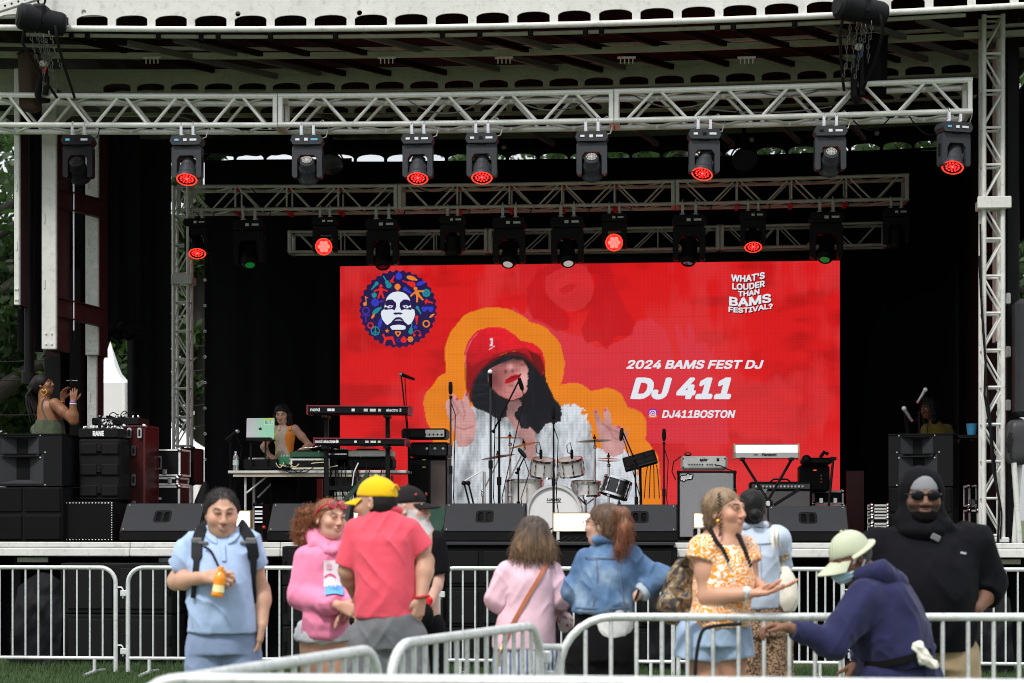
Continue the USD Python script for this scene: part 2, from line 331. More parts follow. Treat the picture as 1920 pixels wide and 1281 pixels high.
arch_beam('roof_beam','grey green second roof beam with stencilled load warning, behind the front beam',21.5,[(120,174),(640,173),(1280,158),(1800,140)],X0+.3,X1-.2,0.405,(0.33,0.105,0.04),0.010,0.265,OLIVE,tube=None,skip=lambda x:x>atY(190,100,21.5)[0])
g=fitted('750# MAX LOAD EVENLY DISTRIBUTED',0,0,0.64,0.033);x0=atY(913,139,21.5);MB().plate(g,0.002,np.stack([[1,0,.008],[0,0,1],[0,-1,0]],1).astype(float),(x0[0],21.494,x0[2]+.033)).build('stencil',BLACK,'/World/roof_beam_001')
arch_beam('roof_beam','third roof beam seen dimly between the chords of the front truss',23.6,[(250,212),(640,214),(1280,201),(1800,184)],X0+.5,X1-.3,0.405,(0.33,0.09,0.05),0.006,0.3,OLIVE,tube=None)
arch_beam('roof_beam','black rear roof beam whose arches let the trees and sky through',26.9,[(420,303),(640,304),(1280,297),(1770,277)],-9.0,4.6,0.445,(0.40,0.115,0.06),0.0,0.32,BLACK,tube=0.02)
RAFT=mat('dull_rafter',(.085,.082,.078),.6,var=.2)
t=thing('roof_frame','dim roof frame of long purlins with skew rafters over the stage','roof frame',(0,22,6.8))
def purl(pts,Y,w,h,m):
 z=curve(pts,Y);q=MB();xs_=np.linspace(X0,X1,14)
 for a,b in zip(xs_[:-1],xs_[1:]):q.bar((a,Y,z(a)),(b,Y,z(b)),w,h)
 q.build('purlin',m,t)
purl([(180,105),(640,103),(1280,91),(1700,73)],20.6,.06,.062,OLIVE)
purl([(250,90),(640,92),(1280,80),(1700,60)],20.9,.05,.03,ALUD)
purl([(300,217),(700,217),(1280,206),(1700,188)],24.4,.05,.035,OLIVE)
purl([(500,286),(900,284),(1280,278),(1700,262)],25.6,.05,.05,BLACK)
for u,v in((115,72),(240,84),(326,78),(375,78),(465,78),(575,76),(680,70),(796,68),(885,70),(930,66),(1025,64),(1135,58),(1265,58),(1385,62),(1475,50),(1530,48),(1610,45),(1720,40)):
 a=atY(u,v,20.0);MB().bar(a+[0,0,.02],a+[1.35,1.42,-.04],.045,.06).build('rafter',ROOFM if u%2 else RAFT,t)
for u,v in((340,215),(480,222),(600,212),(740,222),(860,222),(975,235),(1050,235),(1180,235),(1330,235),(1460,230),(1590,225)):
 a=atY(u,v,24.0);MB().bar(a,a+[.35,1.4,.03],.05,.06).build('rafter',RAFT,t)
for u in(285,725,945,1175,1400):
 a=atY(u,116,20.55);q=MB()
 for k in range(4):q.rod(a+[(k-1.5)*.045,0,-.02],a+[(k-1.5)*.045,0,.05],.008,6)
 q.box(a+[0,0,.045],(.2,.03,.02));q.build('bolt_bracket',ALUD,t)
q=MB();ph=0.0
nxr=90;xs_=np.linspace(X0,X1+.2,nxr);ys_=np.linspace(19.7,28.0,4)
G=np.stack([np.repeat(xs_[None],4,0),np.repeat(ys_[:,None],nxr,1),7.18+0.02*np.repeat((np.arange(nxr)%2)[None],4,0)+(xs_[None]+2)*.02],-1).reshape(-1,3)
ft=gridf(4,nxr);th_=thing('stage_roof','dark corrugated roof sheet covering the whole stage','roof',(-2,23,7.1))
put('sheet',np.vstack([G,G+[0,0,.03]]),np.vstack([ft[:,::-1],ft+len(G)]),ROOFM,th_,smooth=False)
MB().box2((X0-.02,19.62,7.0),(X1+.2,19.7,7.55)).build('fascia',WHITE,th_)
MB().box2((X1+.22,19.7,5.2),(X1+.26,28,7.2)).build('side_panel',BLACK,th_)
#trusses
def box_truss(name,label,Y,W,top,bot,u0,u1,joints,bay,rc,rbz,m,verticals=False,plates=None,tape=False):
 zt,zb=curve(top,Y),curve(bot,Y);xa,xb=atY(u0,200,Y)[0],atY(u1,200,Y)[0]
 t=thing(name,label,'truss',(0.5*(xa+xb),Y+W/2,float(zb(0.5*(xa+xb)))))
 xj=[xa]+[atY(u,200,Y)[0]for u in joints]+[xb];pw=0.10
 for i,(a,b)in enumerate(zip(xj[:-1],xj[1:])):
  a2,b2=a+(0.004 if i else 0),b-0.004
  xx=np.linspace(a2,b2,8)
  for yy in(Y,Y+W):
   for zf in(zt,zb):MB().path([(x,yy,zf(x))for x in xx],rc,12).build('chord',m,t)
  n=max(2,int(round((b-a)/bay)));w=(b2-a2-2*pw)/n
  for k in range(n):
   p,q,r=a2+pw+k*w,a2+pw+(k+.5)*w,a2+pw+(k+1)*w
   for yy,sh in((Y,0),(Y+W,0.03)):
    e=0.03
    if verticals:
     MB().rod((p+e,yy,zt(p)),(q-e,yy,zb(q)),rbz,8,caps=False).build('brace',m,t);MB().rod((q+e,yy,zb(q)),(r-e,yy,zt(r)),rbz,8,caps=False).build('brace',m,t)
     if k:MB().rod((p,yy,zt(p)),(p,yy,zb(p)),rbz,8,caps=False).build('brace',m,t)
    else:
     MB().rod((p+e,yy,zb(p)),(q-e,yy,zt(q)),rbz,8,caps=False).build('brace',m,t);MB().rod((q+e,yy,zt(q)),(r-e,yy,zb(r)),rbz,8,caps=False).build('brace',m,t)
   for zf in(zt,zb):
    MB().rod((p,Y,zf(p)),(q,Y+W,zf(q)),rbz*.9,6,caps=False).build('brace',m,t);MB().rod((q,Y+W,zf(q)),(r,Y,zf(r)),rbz*.9,6,caps=False).build('brace',m,t)
   if tape and k:
    MB().box((p,Y+W*.5,zb(p)-.01),(.05,W*1.1,.075),bev=.01).build('red_clamp',REDTAPE,t)
    MB().box((p+.02,Y+.05,zt(p)-.05),(.06,.03,.035)).build('red_clamp',REDTAPE,t)
  for x,dx in((a2,1),(b2,-1)):
   if(i==0 and dx==1 and u0<0):continue
   xc=x+dx*0.026
   for yy in(Y,Y+W):MB().box((xc,yy,(zt(x)+zb(x))/2),(.05,.05,zt(x)-zb(x)+rc),bev=.006).build('end_plate',m,t)
   MB().box((xc,Y+W/2,zt(x)),(.05,W,.05)).build('end_plate',m,t);MB().box((xc,Y+W/2,zb(x)),(.05,W,.05)).build('end_plate',m,t)
 return t,zt,zb
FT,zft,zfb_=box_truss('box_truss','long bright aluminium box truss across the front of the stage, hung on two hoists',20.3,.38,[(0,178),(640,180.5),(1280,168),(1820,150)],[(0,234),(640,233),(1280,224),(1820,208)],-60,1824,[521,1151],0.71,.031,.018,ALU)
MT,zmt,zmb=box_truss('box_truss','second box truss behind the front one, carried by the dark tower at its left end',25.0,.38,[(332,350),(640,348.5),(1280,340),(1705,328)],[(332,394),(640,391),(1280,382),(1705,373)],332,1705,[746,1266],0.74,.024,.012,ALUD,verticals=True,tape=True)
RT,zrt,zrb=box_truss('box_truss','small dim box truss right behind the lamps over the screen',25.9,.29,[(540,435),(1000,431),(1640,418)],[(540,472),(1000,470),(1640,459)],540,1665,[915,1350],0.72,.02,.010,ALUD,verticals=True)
def tower(name,label,x,y,w,z0,z1,m,collar,rc=.03,step=.36,base=True,dia=True):
 t=thing(name,label,'truss tower',(x,y,z0));h=w/2
 for sx in(-1,1):
  for sy in(-1,1):MB().rod((x+sx*h,y+sy*h,z0),(x+sx*h,y+sy*h,z1),rc,12).build('upright',m,t)
 n=int((z1-z0-.1)/step);st_=(z1-z0-.1)/n
 for k in range(n+1):
  z=z0+.08+k*st_
  for sy in(-1,1):
   MB().rod((x-h,y+sy*h,z),(x+h,y+sy*h,z),rc*.55,8,caps=False).build('rung',m,t)
   if k<n:
    s1=1 if k%2 else-1;MB().rod((x-s1*h,y+sy*h,z+.02),(x+s1*h,y+sy*h,z+st_-.02),rc*.45,8,caps=False).build('brace',m,t)
  for sx in(-1,1):
   MB().rod((x+sx*h,y-h,z),(x+sx*h,y+h,z),rc*.55,8,caps=False).build('rung',m,t)
   if k<n:MB().rod((x+sx*h,y-h,z+.02),(x+sx*h,y+h,z+st_-.02),rc*.45,8,caps=False).build('brace',m,t)
 for zc in collar:MB().box((x,y,zc),(w+.11,w+.11,.1),bev=.01).box((x,y-h-.07,zc),(w+.16,.03,.13),bev=.01).build('joint_collar',m,t)
 if base:MB().box((x,y,z0+.03),(w+.12,w+.12,.06),bev=.01).build('base_plate',m,t)
 return t
pR=atY(1864,1012,20.45);s_=sc(1864,20.45)
tower('truss_tower','white lattice truss tower standing at the right front corner of the stage',pR[0],20.6,.20,ZD,1.6+(970-25)/s_,WHITE,[1.6+(970-380)/s_],rc=.026,step=.38)
pL=atY(337,900,24.9);s_=sc(337,24.9)
tower('truss_tower','slim dark lattice tower at the left end of the second truss',pL[0],25.05,.20,ZD,zmt(pL[0]),ALUD,[1.6+(970-524)/s_],rc=.024,step=.39)
#roof masts, beams and posts at the left
def post(name,label,u0,u1,v0,v1,Y,dep,m,m2=None,cat='post'):
 a,b=atY(u0,v1,Y),atY(u1,v0,Y);t=thing(name,label,cat,((a[0]+b[0])/2,Y+dep/2,a[2]))
 MB().box2((a[0],Y,a[2]),(b[0],Y+.05,b[2]),bev=.008).build('front_face',m,t)
 MB().box2((b[0]-.06,Y+.051,a[2]),(b[0]-.002,Y+dep,b[2])).build('side_face',m2 or m,t)
 MB().box2((a[0]+.002,Y+.051,a[2]),(a[0]+.05,Y+dep,b[2])).build('side_face',m2 or m,t)
 for k in range(2):
  for dx in(.3,.7):MB().lathe([(.012,0),(.012,.012),(0,.014)],(a[0]+(b[0]-a[0])*dx,Y-.001,a[2]+.06+k*.12),(0,-1,0),8).build('bolt',ALUD,t)
 for vz in(.25,.5,.75):MB().box((a[0]+.035,Y-.004,a[2]+(b[2]-a[2])*vz),(.018,.012,.1)).build('hinge',ALUD,t)
 return t
post('roof_mast','thick white painted roof mast ending above the head of the woman with the phone',78,105,165,655,20.9,.5,WHITE,MAROON,'mast')
post('roof_mast','upper grey roof mast section, right of the white mast',160,184,240,666,22.3,.4,ALUD,MAROON,'mast')
post('roof_mast','lower slimmer grey mast section rising from the deck to the upper grey one',163,181,655,1015,22.4,.3,ALUD,MAROON,'mast')
post('side_post','narrow white edge post at the far left with orange tape',26,36,128,572,20.7,.3,WHITE,MAROON)
a=atY(26,578,20.66);MB().bar(a,a+[.2,0,-.03],.08,.02).build('hook',WHITE,'/World/side_post')
q=MB();b=atY(43,562,20.64)
for k in range(7):q.bar(b+rng.normal(0,.02,3),b+[rng.uniform(-.07,.07),-.02,rng.uniform(-.06,.08)],.03,.004)
q.build('orange_tape',ORANGE,'/World/side_post')
q=MB();b=b+[.06,.02,-.03]
for k in range(9):q.ball(b+rng.normal(0,.03,3),.022,sub=1)
q.build('knotted_rope',RUBBER,'/World/side_post')
a=atY(26,495,20.7);MB().rod(a,atY(43,548,20.66),.006,6).build('stay_wire',RUBBER,'/World/side_post')
for i,(v0,v1,l)in enumerate(((352,396,'upper'),(556,596,'lower'))):
 a,b=atY(104,v0+2,20.95),atY(192,v0+24,22.3);t=thing('cross_beam',f'{l} maroon steel cross beam between the two roof masts','steel beam',tuple((a+b)/2))
 MB().bar(a-[0,0,.1],b-[0,0,.1],.02,.19).build('web',MAROON,t);MB().bar(a,b,.09,.014).build('flange',MAROON,t);MB().bar(a-[0,0,.21],b-[0,0,.21],.09,.014).build('flange',MAROON,t)
t=thing('roof_brace','pale gusset plate under the front truss beside the white mast','brace',tuple(atY(120,215,20.95)))
P=[atY(u,v,20.95)for u,v in((106,190),(168,190),(106,240))];MB().plate(Polygon([(p[0],p[2])for p in P]),.02,FRONT,(0,20.97,0)).build('gusset',OLIVE,t)
for k,(u,v0,v1,r)in enumerate(((138,340,620,.014),(40,240,560,.02),(55,240,700,.06))):
 a,b=atY(u,v0,21.4+k*.1),atY(u,v1,21.4+k*.1);q=thing('lift_rod',['thin bright lifting rod','dark hydraulic rod beside the narrow white post','thick black leg between the white post and white mast'][k]+(' right of the white mast' if k==0 else ''),'rod',tuple(b))
 MB().rod(b,a,r,12).build('rod',CHROME if k==0 else BLACKS,q);MB().rod(b,b-[0,0,.12],r*1.5,12).build('end_fitting',BLACKS,q)
a,b=atY(62,655,21.1),atY(120,1012,21.1)
t=thing('hydraulic_leg','tall black hydraulic lift leg behind the woman with the phone','lift leg',(a[0],22.7,ZD))
c=atY(82,900,22.7);d=atY(128,900,22.7)
MB().box2((c[0],22.7,ZD),(c[0]+.22,22.9,3.6),bev=.01).build('outer_column',BLACKS,t);MB().box2((c[0]+.02,22.72,3.6),(c[0]+.2,22.88,5.2)).build('inner_column',MAROON,t)
MB().box2((d[0],22.75,ZD),(d[0]+.14,22.9,4.7)).build('guide_rail',BLACK,t)
#curtains
def curtain(name,label,xa,xb,Y,z0,z1,amp,freq,seed,dy=0.0,gather=0.0):
 n=max(40,int(abs(xb-xa)*45));m=26;s=np.linspace(0,1,n);h=np.linspace(0,1,m)
 r=np.random.default_rng(seed);ph=r.uniform(0,6.28,6);fr=freq*np.array([1,1.7,2.9,.45,4.3,.8])
 am=np.array([1,.6,.35,.8,.15,.5]);L=abs(xb-xa)
 f=sum(a*np.sin(s[None]*L*w+p+.5*np.sin(h[:,None]*2+k))for k,(a,w,p)in enumerate(zip(am,fr,ph)))*amp*(.35+.65*(1-h[:,None]))
 X=xa+(xb-xa)*s[None]+gather*np.sin(h[:,None]*math.pi)*(s[None]-.5);Yv=Y+dy*s[None]+f;Z=z0+(z1-z0)*h[:,None]
 G=np.stack(np.broadcast_arrays(X,Yv,Z),-1).reshape(-1,3);t=thing(name,label,'curtain',((xa+xb)/2,Y,z0))
 put('cloth',G,gridf(m,n),CURT,t);return t
yb=27.0
xl,xr=atY(383,600,yb)[0],atY(1845,600,yb)[0]
t=curtain('backdrop_curtain','tall black backdrop left of the screen with eyelets down its left edge',xl,atY(660,600,yb)[0],yb,ZD,6.85,.03,4.5,3)
for v in range(430,960,24):p=atY(386,v*2-430,yb)if v*2-430<990 else None;(MB().path([(p[0]+.018*math.cos(a),yb-.05,p[2]+.018*math.sin(a))for a in np.arange(8)*.785],.006,6,True).build('eyelet',ALU,t))if p is not None else None
curtain('backdrop_curtain','black backdrop hanging above and behind the lit screen',atY(655,600,yb)[0],atY(1585,600,yb)[0],yb+.05,ZD,6.80,.03,4.0,4)
curtain('backdrop_curtain','black backdrop right of the screen behind the right loudspeaker stack',atY(1575,600,yb)[0],xr,yb,ZD,6.82,.03,4.0,5)
curtain('side_curtain','black curtain at the right wing, running back from the white tower',atY(1835,600,21.2)[0]+.2,4.1,21.2,ZD,6.9,.05,7,8,dy=5.8)
curtain('side_curtain','broad black curtain hanging in folds between the grey mast and the dark tower',atY(238,500,24.2)[0],atY(322,500,24.2)[0],24.2,ZD+.02,6.6,.07,9,6)
t=curtain('side_curtain','gathered black curtain ending above the white tent, right of the grey mast',atY(190,500,23.6)[0],atY(262,500,23.6)[0],23.6,1.6+(970-632)/sc(225,23.6),6.6,.06,10,7)
q=MB();c=atY(228,622,23.5)
for k in range(40):
 q.ball(c+[rng.uniform(-.26,.26),rng.normal(0,.05),rng.normal(0,.04)],(rng.uniform(.05,.1),.06,rng.uniform(.03,.06)),sub=1)
q.build('tied_bundle',CURT,t)
curtain('side_curtain','narrow dark curtain strip between the white post and the thick white mast',atY(37,400,21.8)[0],atY(78,400,21.8)[0],21.8,1.6+(970-660)/sc(60,21.8),6.5,.05,9,9)
curtain('side_curtain','dark curtain behind the maroon cross beams',atY(112,400,23.0)[0],atY(163,400,23.0)[0],23.0,ZD,6.5,.05,9,11)
#the LED screen: 14 x 7 panels of 0.5 m, each a grid of lamps that carry the picture
YS=26.0;s0=atY(637.5,960,YS)[0];s1=atY(1575,960,YS)[0]
zt0=curve([(637,501),(1575,487)],YS);NPX,NPZ,NL=14,7,36
pw=(s1-s0)/NPX;ztop=float(zt0((s0+s1)/2));pwz=pw
def ell(u,v,cu,cv,ru,rv,a=0.0):
 c,s=math.cos(a),math.sin(a);x,y=u-cu,v-cv;return((x*c+y*s)/ru)**2+((-x*s+y*c)/rv)**2
def inside(poly,u,v):shapely.prepare(poly);return shapely.contains_xy(poly,u,v)
def fb(u,v,su,sv,seed,o=4):return meshkit.fbm(np.stack([u*su,v*sv,0*u],-1),o,seed)
hat=Polygon([(876,690),(873,660),(880,640),(895,622),(920,615),(945,617),(962,628),(975,640),(1000,646),(1015,660),(1021,682),(1018,700),(1005,680),(985,662),(965,656),(940,662),(915,676),(900,692),(885,712),(878,735),(876,720)]).buffer(3).buffer(-1)
hatb=Polygon([(870,700),(872,672),(885,690),(905,676),(930,664),(955,656),(985,652),(1012,664),(1021,688),(1016,706),(1000,684),(975,668),(945,668),(920,682),(900,700),(888,725),(884,760),(876,745)])
hair1=Polygon([(884,748),(885,715),(900,692),(925,676),(960,662),(990,664),(950,690),(926,704),(926,722),(936,744),(948,764),(946,778),(930,782),(912,770),(895,764)]).buffer(2)
hair2=Polygon([(990,660),(1018,690),(1021,715),(1035,745),(1050,768),(1048,788),(1022,790),(1008,810),(995,796),(978,800),(970,780),(985,750),(992,710)]).buffer(2)
face=Polygon([(920,694),(940,684),(962,676),(978,678),(988,692),(992,710),(988,728),(976,742),(960,748),(940,740),(924,726),(917,710)]).buffer(3)
neck=Polygon([(936,736),(984,738),(984,772),(1004,815),(1003,852),(992,864),(978,830),(962,800),(946,774)])
coat=Polygon([(838,962),(842,870),(850,840),(862,800),(878,768),(888,757),(915,772),(935,780),(960,786),(985,806),(1010,800),(1035,788),(1052,762),(1075,758),(1095,775),(1108,800),(1112,830),(1122,842),(1150,845),(1180,850),(1196,870),(1200,962)])
handl=Polygon([(835,755),(845,745),(848,738),(856,744),(862,752),(868,748),(872,735),(878,738),(880,757),(890,775),(893,800),(888,828),(875,838),(858,838),(853,815),(846,795),(838,775)])
handr=Polygon([(1113,770),(1120,768),(1128,790),(1133,792),(1132,768),(1138,764),(1144,775),(1148,800),(1158,797),(1165,800),(1170,815),(1178,800),(1174,830),(1168,850),(1150,858),(1132,848),(1124,825)])
halo=unary_union([Polygon(g.exterior).buffer(b)for g,b in((hat,37),(hair1,20),(coat,40),(handl,40),(handr,36))]).buffer(-14).buffer(14)
ghost=affinity.translate(affinity.scale(unary_union([coat,handl,handr]),1.15,1.15,origin=(950,700)),128,-170)
ghair=affinity.translate(affinity.scale(unary_union([hair1,hair2]),1.18,1.18,origin=(950,700)),118,-178)
gface=affinity.translate(affinity.scale(face,1.15,1.15,origin=(950,700)),112,-172)
ghat=affinity.translate(affinity.scale(hat,1.15,1.15,origin=(950,700)),112,-172)
def screen_colour(P):
 """the picture on the screen at points P, as linear light"""
 q=proj(P);u,v=q[:,0],q[:,1];C=np.zeros((len(P),3))
 n1,n2,n3=fb(u,v,.012,.03,1),fb(u,v,.05,.012,2),fb(u,v,.006,.008,3,3)
 red,dark,pink=np.array(lin((228,20,24))),np.array(lin((184,10,14))),np.array(lin((230,58,62)))
 C[:]=red;k=np.clip((n1-.5)*5,0,1)[:,None];C=C*(1-k*.7)+dark*k*.7;k=np.clip((n3-.48)*5+(n2-.5)*2.5,0,1)[:,None]*.55;C=C*(1-k)+pink*k
 k=(np.clip(np.sin(u*.9+3*n2)*.5,0,1)*(n3<.5)*(v<800)*.25)[:,None];C=C*(1-k)+dark*k
 k=np.clip((v-800)/80,0,1)[:,None]*(u>1200)[:,None]*.6;C=C*(1-k)+pink*k
 w=lambda p,col,a=1.0:C.__setitem__(m_:=inside(p,u+5*(n2-.5),v+5*(n1-.5)),C[m_]*(1-a)+np.array(lin(col))*a)
 w(ghost,(226,56,70),.75);w(ghat,(212,14,26),.5);w(ghair,(198,12,26),.7);w(gface,(224,52,58),.6)
 w(affinity.translate(affinity.scale(Polygon([(945,710),(958,701),(970,700),(975,704),(965,712),(952,718)]),1.1,1.1),104,-166),(200,14,24),.6)
 w(halo,(240,134,28));m_=inside(halo,u,v);C[m_]*=(0.9+.25*n1[m_])[:,None]
 j=9*(fb(u,v,.16,.16,5)-.5)*2;m_=inside(coat,u+j,v+9*(fb(u,v,.17,.15,6)-.5)*2)
 t=(.50+.42*fb(u,v,.014,.012,7)+.55*(fb(u,v,.22,.07,17)-.5))[m_]
 for ln,a in((((900,770),(886,850),(862,940)),.3),(((1004,800),(1000,870),(985,950)),.25),(((1108,800),(1104,870),(1120,950)),.3),(((935,785),(960,800),(985,850)),.35)):
  q_=np.array(shapely.distance(LineString(ln),shapely.points(u[m_],v[m_])));t=t-a*np.exp(-(q_/11)**2)
 C[m_]=np.array(lin((226,233,240)))[None]*np.clip(t*1.22,.12,1.0)[:,None]
 sk=lambda p,d=0.0,s=8:(lambda m_:C.__setitem__(m_,np.array(lin((236,176,172)))[None]*np.clip(.62+.8*(fb(u,v,.035,.03,s)[m_]-.3)-d,.25,1.1)[:,None]))(inside(p,u,v))
 sk(neck,.36);sk(handl);sk(handr)
 for pts in(((848,748),(860,772),(846,790)),((866,752),(872,775),(870,790)),((1128,795),(1146,806),(1160,812)),((1138,800),(1150,820),(1165,826)),((852,800),(870,806),(888,800))):
  w(LineString(pts).buffer(1.3),(176,96,100),.7)
 for c in((848,744),(857,748),(876,740),(1117,772),(1135,768),(1160,802)):w(Point(*c).buffer(3),(226,60,110),.9)
 hj=10*(fb(u,v,.07,.05,21)-.5)*2;inh=lambda p:inside(p,u+hj,v+hj*.6);w(unary_union([hair1,hair2,face]).buffer(9).buffer(-8),(30,16,20));C[inh(hair1)]=lin((22,22,29));m_=inside(hair1,u,v);C[m_]+=(np.clip(fb(u,v,.02,.2,11)[m_]-.55,0,1)*.12)[:,None]*np.array([.5,.6,1.0])
 m_=inside(face,u,v);C[m_]=np.array(lin((190,112,110)))
 def blob(cu,cv,r,col,a,rv=None):k=(a*np.exp(-((u-cu)/r)**2-((v-cv)/(rv or r))**2)*m_)[:,None];C[:]=C*(1-k)+np.array(lin(col))*k
 for b_ in((982,712,17,(242,184,178),.95,22),(956,734,13,(222,150,146),.8),(926,712,13,(110,56,58),.9,22),(945,674,24,(44,18,22),.97,11),(975,672,18,(70,28,30),.9,8),(957,688,6,(236,172,166),.9),(948,697,3.6,(84,34,36),.9),(961,696,3.4,(100,42,44),.85),(970,694,5,(170,96,96),.6),(980,684,7,(90,44,46),.7,2.2),(958,723,6,(150,78,78),.7,3),(936,722,8,(140,76,78),.6),(940,700,7,(150,84,84),.5)):blob(*b_)
 C[inh(hair2)]=lin((20,20,27));k=(np.clip(fb(u,v,.09,.016,23)-.56,0,1)*.5*(inh(hair2)|inh(hair1)))[:,None];C[:]=C+k*np.array([.10,.12,.20])
 w(Polygon([(945,718),(956,706),(966,702),(976,700),(974,708),(962,716),(950,721)]),(190,14,30));w(LineString([(950,713),(962,708),(973,705)]).buffer(1.0),(96,4,14));w(LineString([(930,728),(945,736),(962,737)]).buffer(2),(180,104,104),.5)
 m_=inside(hat,u,v);t=np.clip(1.1-(v-615)/200+(fb(u,v,.12,.12,13)-.5)*.4+(u-940)/500,.45,1.15);C[m_]=(np.array(lin((232,24,40)))[None]*t[:,None])[m_]
 w(hatb,(120,8,16),.55);w(Polygon([(990,655),(1013,668),(1020,690),(1015,706),(1006,690)]),(96,6,12),.8)
 w(LineString([(874,690),(874,660),(882,640),(897,624)]).buffer(1.2),(240,100,130),.7)
 w(Polygon([(918,648),(920,640),(918,636),(923,634),(925,640),(923,648),(926,650),(918,650)]),(244,214,220));w(LineString([(917,655),(926,650)]).buffer(.8),(244,200,206))
 fx=((P[:,0]-s0)/pw)%1;fz=((ztop-P[:,2])/pwz)%1
 edge=np.minimum(np.minimum(fx,1-fx),np.minimum(fz,1-fz));C*=(1-.05*(edge<.02))[:,None]
 row=np.floor((ztop-P[:,2])/pwz*NL);C*=(1-.14*((row%3)==0)*(.4+.6*n2))[:,None];C*=(1-.10*((np.floor((P[:,0]-s0)/pw*NL)%4)==0))[:,None]
 return np.clip(C,.001,1)
SCR=thing('led_screen','lit red video screen at the back of the stage showing a woman in red hat','video screen',((s0+s1)/2,YS,ZD))
LEDM=vmat('led_lamps',emit=0.46)
g=np.linspace(0,1,NL+1)
for i in range(NPX):
 for k in range(NPZ):
  gx,gz=np.meshgrid(s0+(i+.0004+g*.9992)*pw,ztop-(k+.0004+g*.9992)*pwz)
  P=np.stack([gx,0*gx+YS,gz],-1).reshape(-1,3)
  put('panel',P,gridf(NL+1,NL+1)[:,::-1],LEDM,SCR,col=screen_colour(P),smooth=False)
MB().box2((s0-.02,YS+.004,ztop-NPZ*pwz),(s1+.02,YS+.12,ztop+.015)).build('cabinet_back',BLACK,SCR)
MB().box2((s0-.03,YS-.01,ztop+.016),(s1+.03,YS+.1,ztop+.09)).build('header_bar',BLACK,SCR)
ll,ls=atY(640,960,YS),None
MB().box2((s0,YS+.01,ZD),(s1,YS+.1,ztop-NPZ*pwz-.002)).build('base',BLACK,SCR)
def em(name,c,k=0.46):return mat(name,(0.01,0.01,0.01),0.6,emit=lin(c),es=k)
EW,EN=em('screen_white',(232,238,246)),em('screen_navy',(34,20,78))
zoff={}
def onscreen(poly,name,m,layer=1,label=None):
 """a shape given in photograph pixels (v negative up) laid on the screen"""
 q=MB();y=YS-.004*layer
 for gg in getattr(poly,'geoms',[poly]):
  if gg.is_empty or gg.geom_type!='Polygon' or gg.area<.3:continue
  gg=gg.segmentize(6);v2,f=trimesh.creation.triangulate_polygon(gg,engine='earcut')
  a=np.array([atY(u,-w_,y)for u,w_ in v2]);n=(a[f[:,1]]-a[f[:,0]])[:,[0,2]];e=(a[f[:,2]]-a[f[:,0]])[:,[0,2]];cr=n[:,0]*e[:,1]-n[:,1]*e[:,0]
  f=np.where((cr<0)[:,None],f[:,::-1],f);q.add(a,f)
 q.build(name,m,SCR,label=label,smooth=False)
def warp(g,fn):return shapely.transform(g.segmentize(2),fn)
onscreen(fitted('2024 BAMS FEST DJ',1174,675,1432,692,.03,14),'lettering',EW)
onscreen(fitted('DJ 411',1182,708,1371,749,.055,14),'lettering',EW)
onscreen(fitted('DJ411BOSTON',1241,769,1379,784,.03,12),'lettering',EW)
for i,(txt,a)in enumerate((("WHAT'S",(1371,513,1434,526)),('LOUDER',(1373,529,1434,541)),('THAN',(1384,543,1424,553)),('BAMS',(1367,555,1446,572)),('FESTIVAL?',(1366,574,1449,584)))):
 gg=fitted(txt,*a,.03)
 wv=lambda p:np.stack([p[:,0],p[:,1]+2.3*np.sin((p[:,0]-1366)/83*5.6+2.6)+(p[:,0]-1405)*.055],1)
 onscreen(affinity.translate(warp(gg,wv),1.8,-2),'lettering_shadow',em('screen_dark_red',(96,6,10)),1);onscreen(warp(gg,wv),'lettering',EW,2)
ig=rrect(17,17,4.5,1224,-775.5);onscreen(ig,'app_icon',em('screen_violet',(148,44,178)),1)
onscreen(rrect(17,7,3.4,1224,-780.5),'app_icon_glow',em('screen_orange_pink',(238,110,60)),2)
onscreen(rrect(12,12,3.4,1224,-775.5).difference(rrect(9.4,9.4,2.4,1224,-775.5)).union(Point(1224,-775.5).buffer(3.1).difference(Point(1224,-775.5).buffer(1.8))).union(Point(1227.6,-779+7).buffer(.8)),'app_icon_glyph',EW,3)
cu,cv=746.5,-579.5
disc=Polygon([(cu+(71.5+1.8*math.sin(a*36))*math.cos(a),cv+(71.5+1.8*math.sin(a*36))*math.sin(a))for a in np.linspace(0,2*math.pi,360,False)])
onscreen(disc,'emblem_disc',EN,1)
K=lambda pts:Polygon([(640+x/6.405,-(480+y/6.405))for x,y in pts])
fc=K([(680,428),(740,436),(785,465),(815,505),(832,560),(840,630),(878,650),(886,700),(868,760),(835,815),(800,828),(770,800),(740,775),(620,775),(590,805),(555,830),(530,815),(490,760),(474,700),(480,665),(512,640),(528,560),(545,505),(575,465),(620,436)]).buffer(1.2).buffer(-1.2)
cuts=[K([(530,545),(560,525),(610,522),(655,560),(660,610),(640,655),(610,640),(520,650),(512,620),(560,610),(525,590)]),K([(830,545),(800,525),(750,522),(705,560),(700,610),(720,655),(760,640),(842,650),(846,620),(800,610),(835,590)]),K([(620,690),(640,680),(680,678),(715,680),(738,690),(715,705),(680,702),(645,708)]),K([(605,785),(650,740),(680,734),(715,738),(758,780),(700,765),(655,768)]),K([(590,810),(690,800),(775,815),(780,850),(760,832),(690,822),(610,832),(580,850)])]
onscreen(fc.difference(unary_union(cuts)).union(K([(583,850),(620,832),(690,826),(745,832),(775,850),(768,880),(740,887),(610,887)])),'emblem_face',EW,2)
for e_,d_ in(([(545,610),(580,590),(625,600),(600,625),(560,628)],[(570,610),(590,600),(605,612),(585,622)]),([(815,610),(780,590),(735,600),(760,625),(800,628)],[(755,612),(775,600),(790,610),(772,622)])):onscreen(K(e_).difference(K(d_)),'emblem_eye',EW,3)
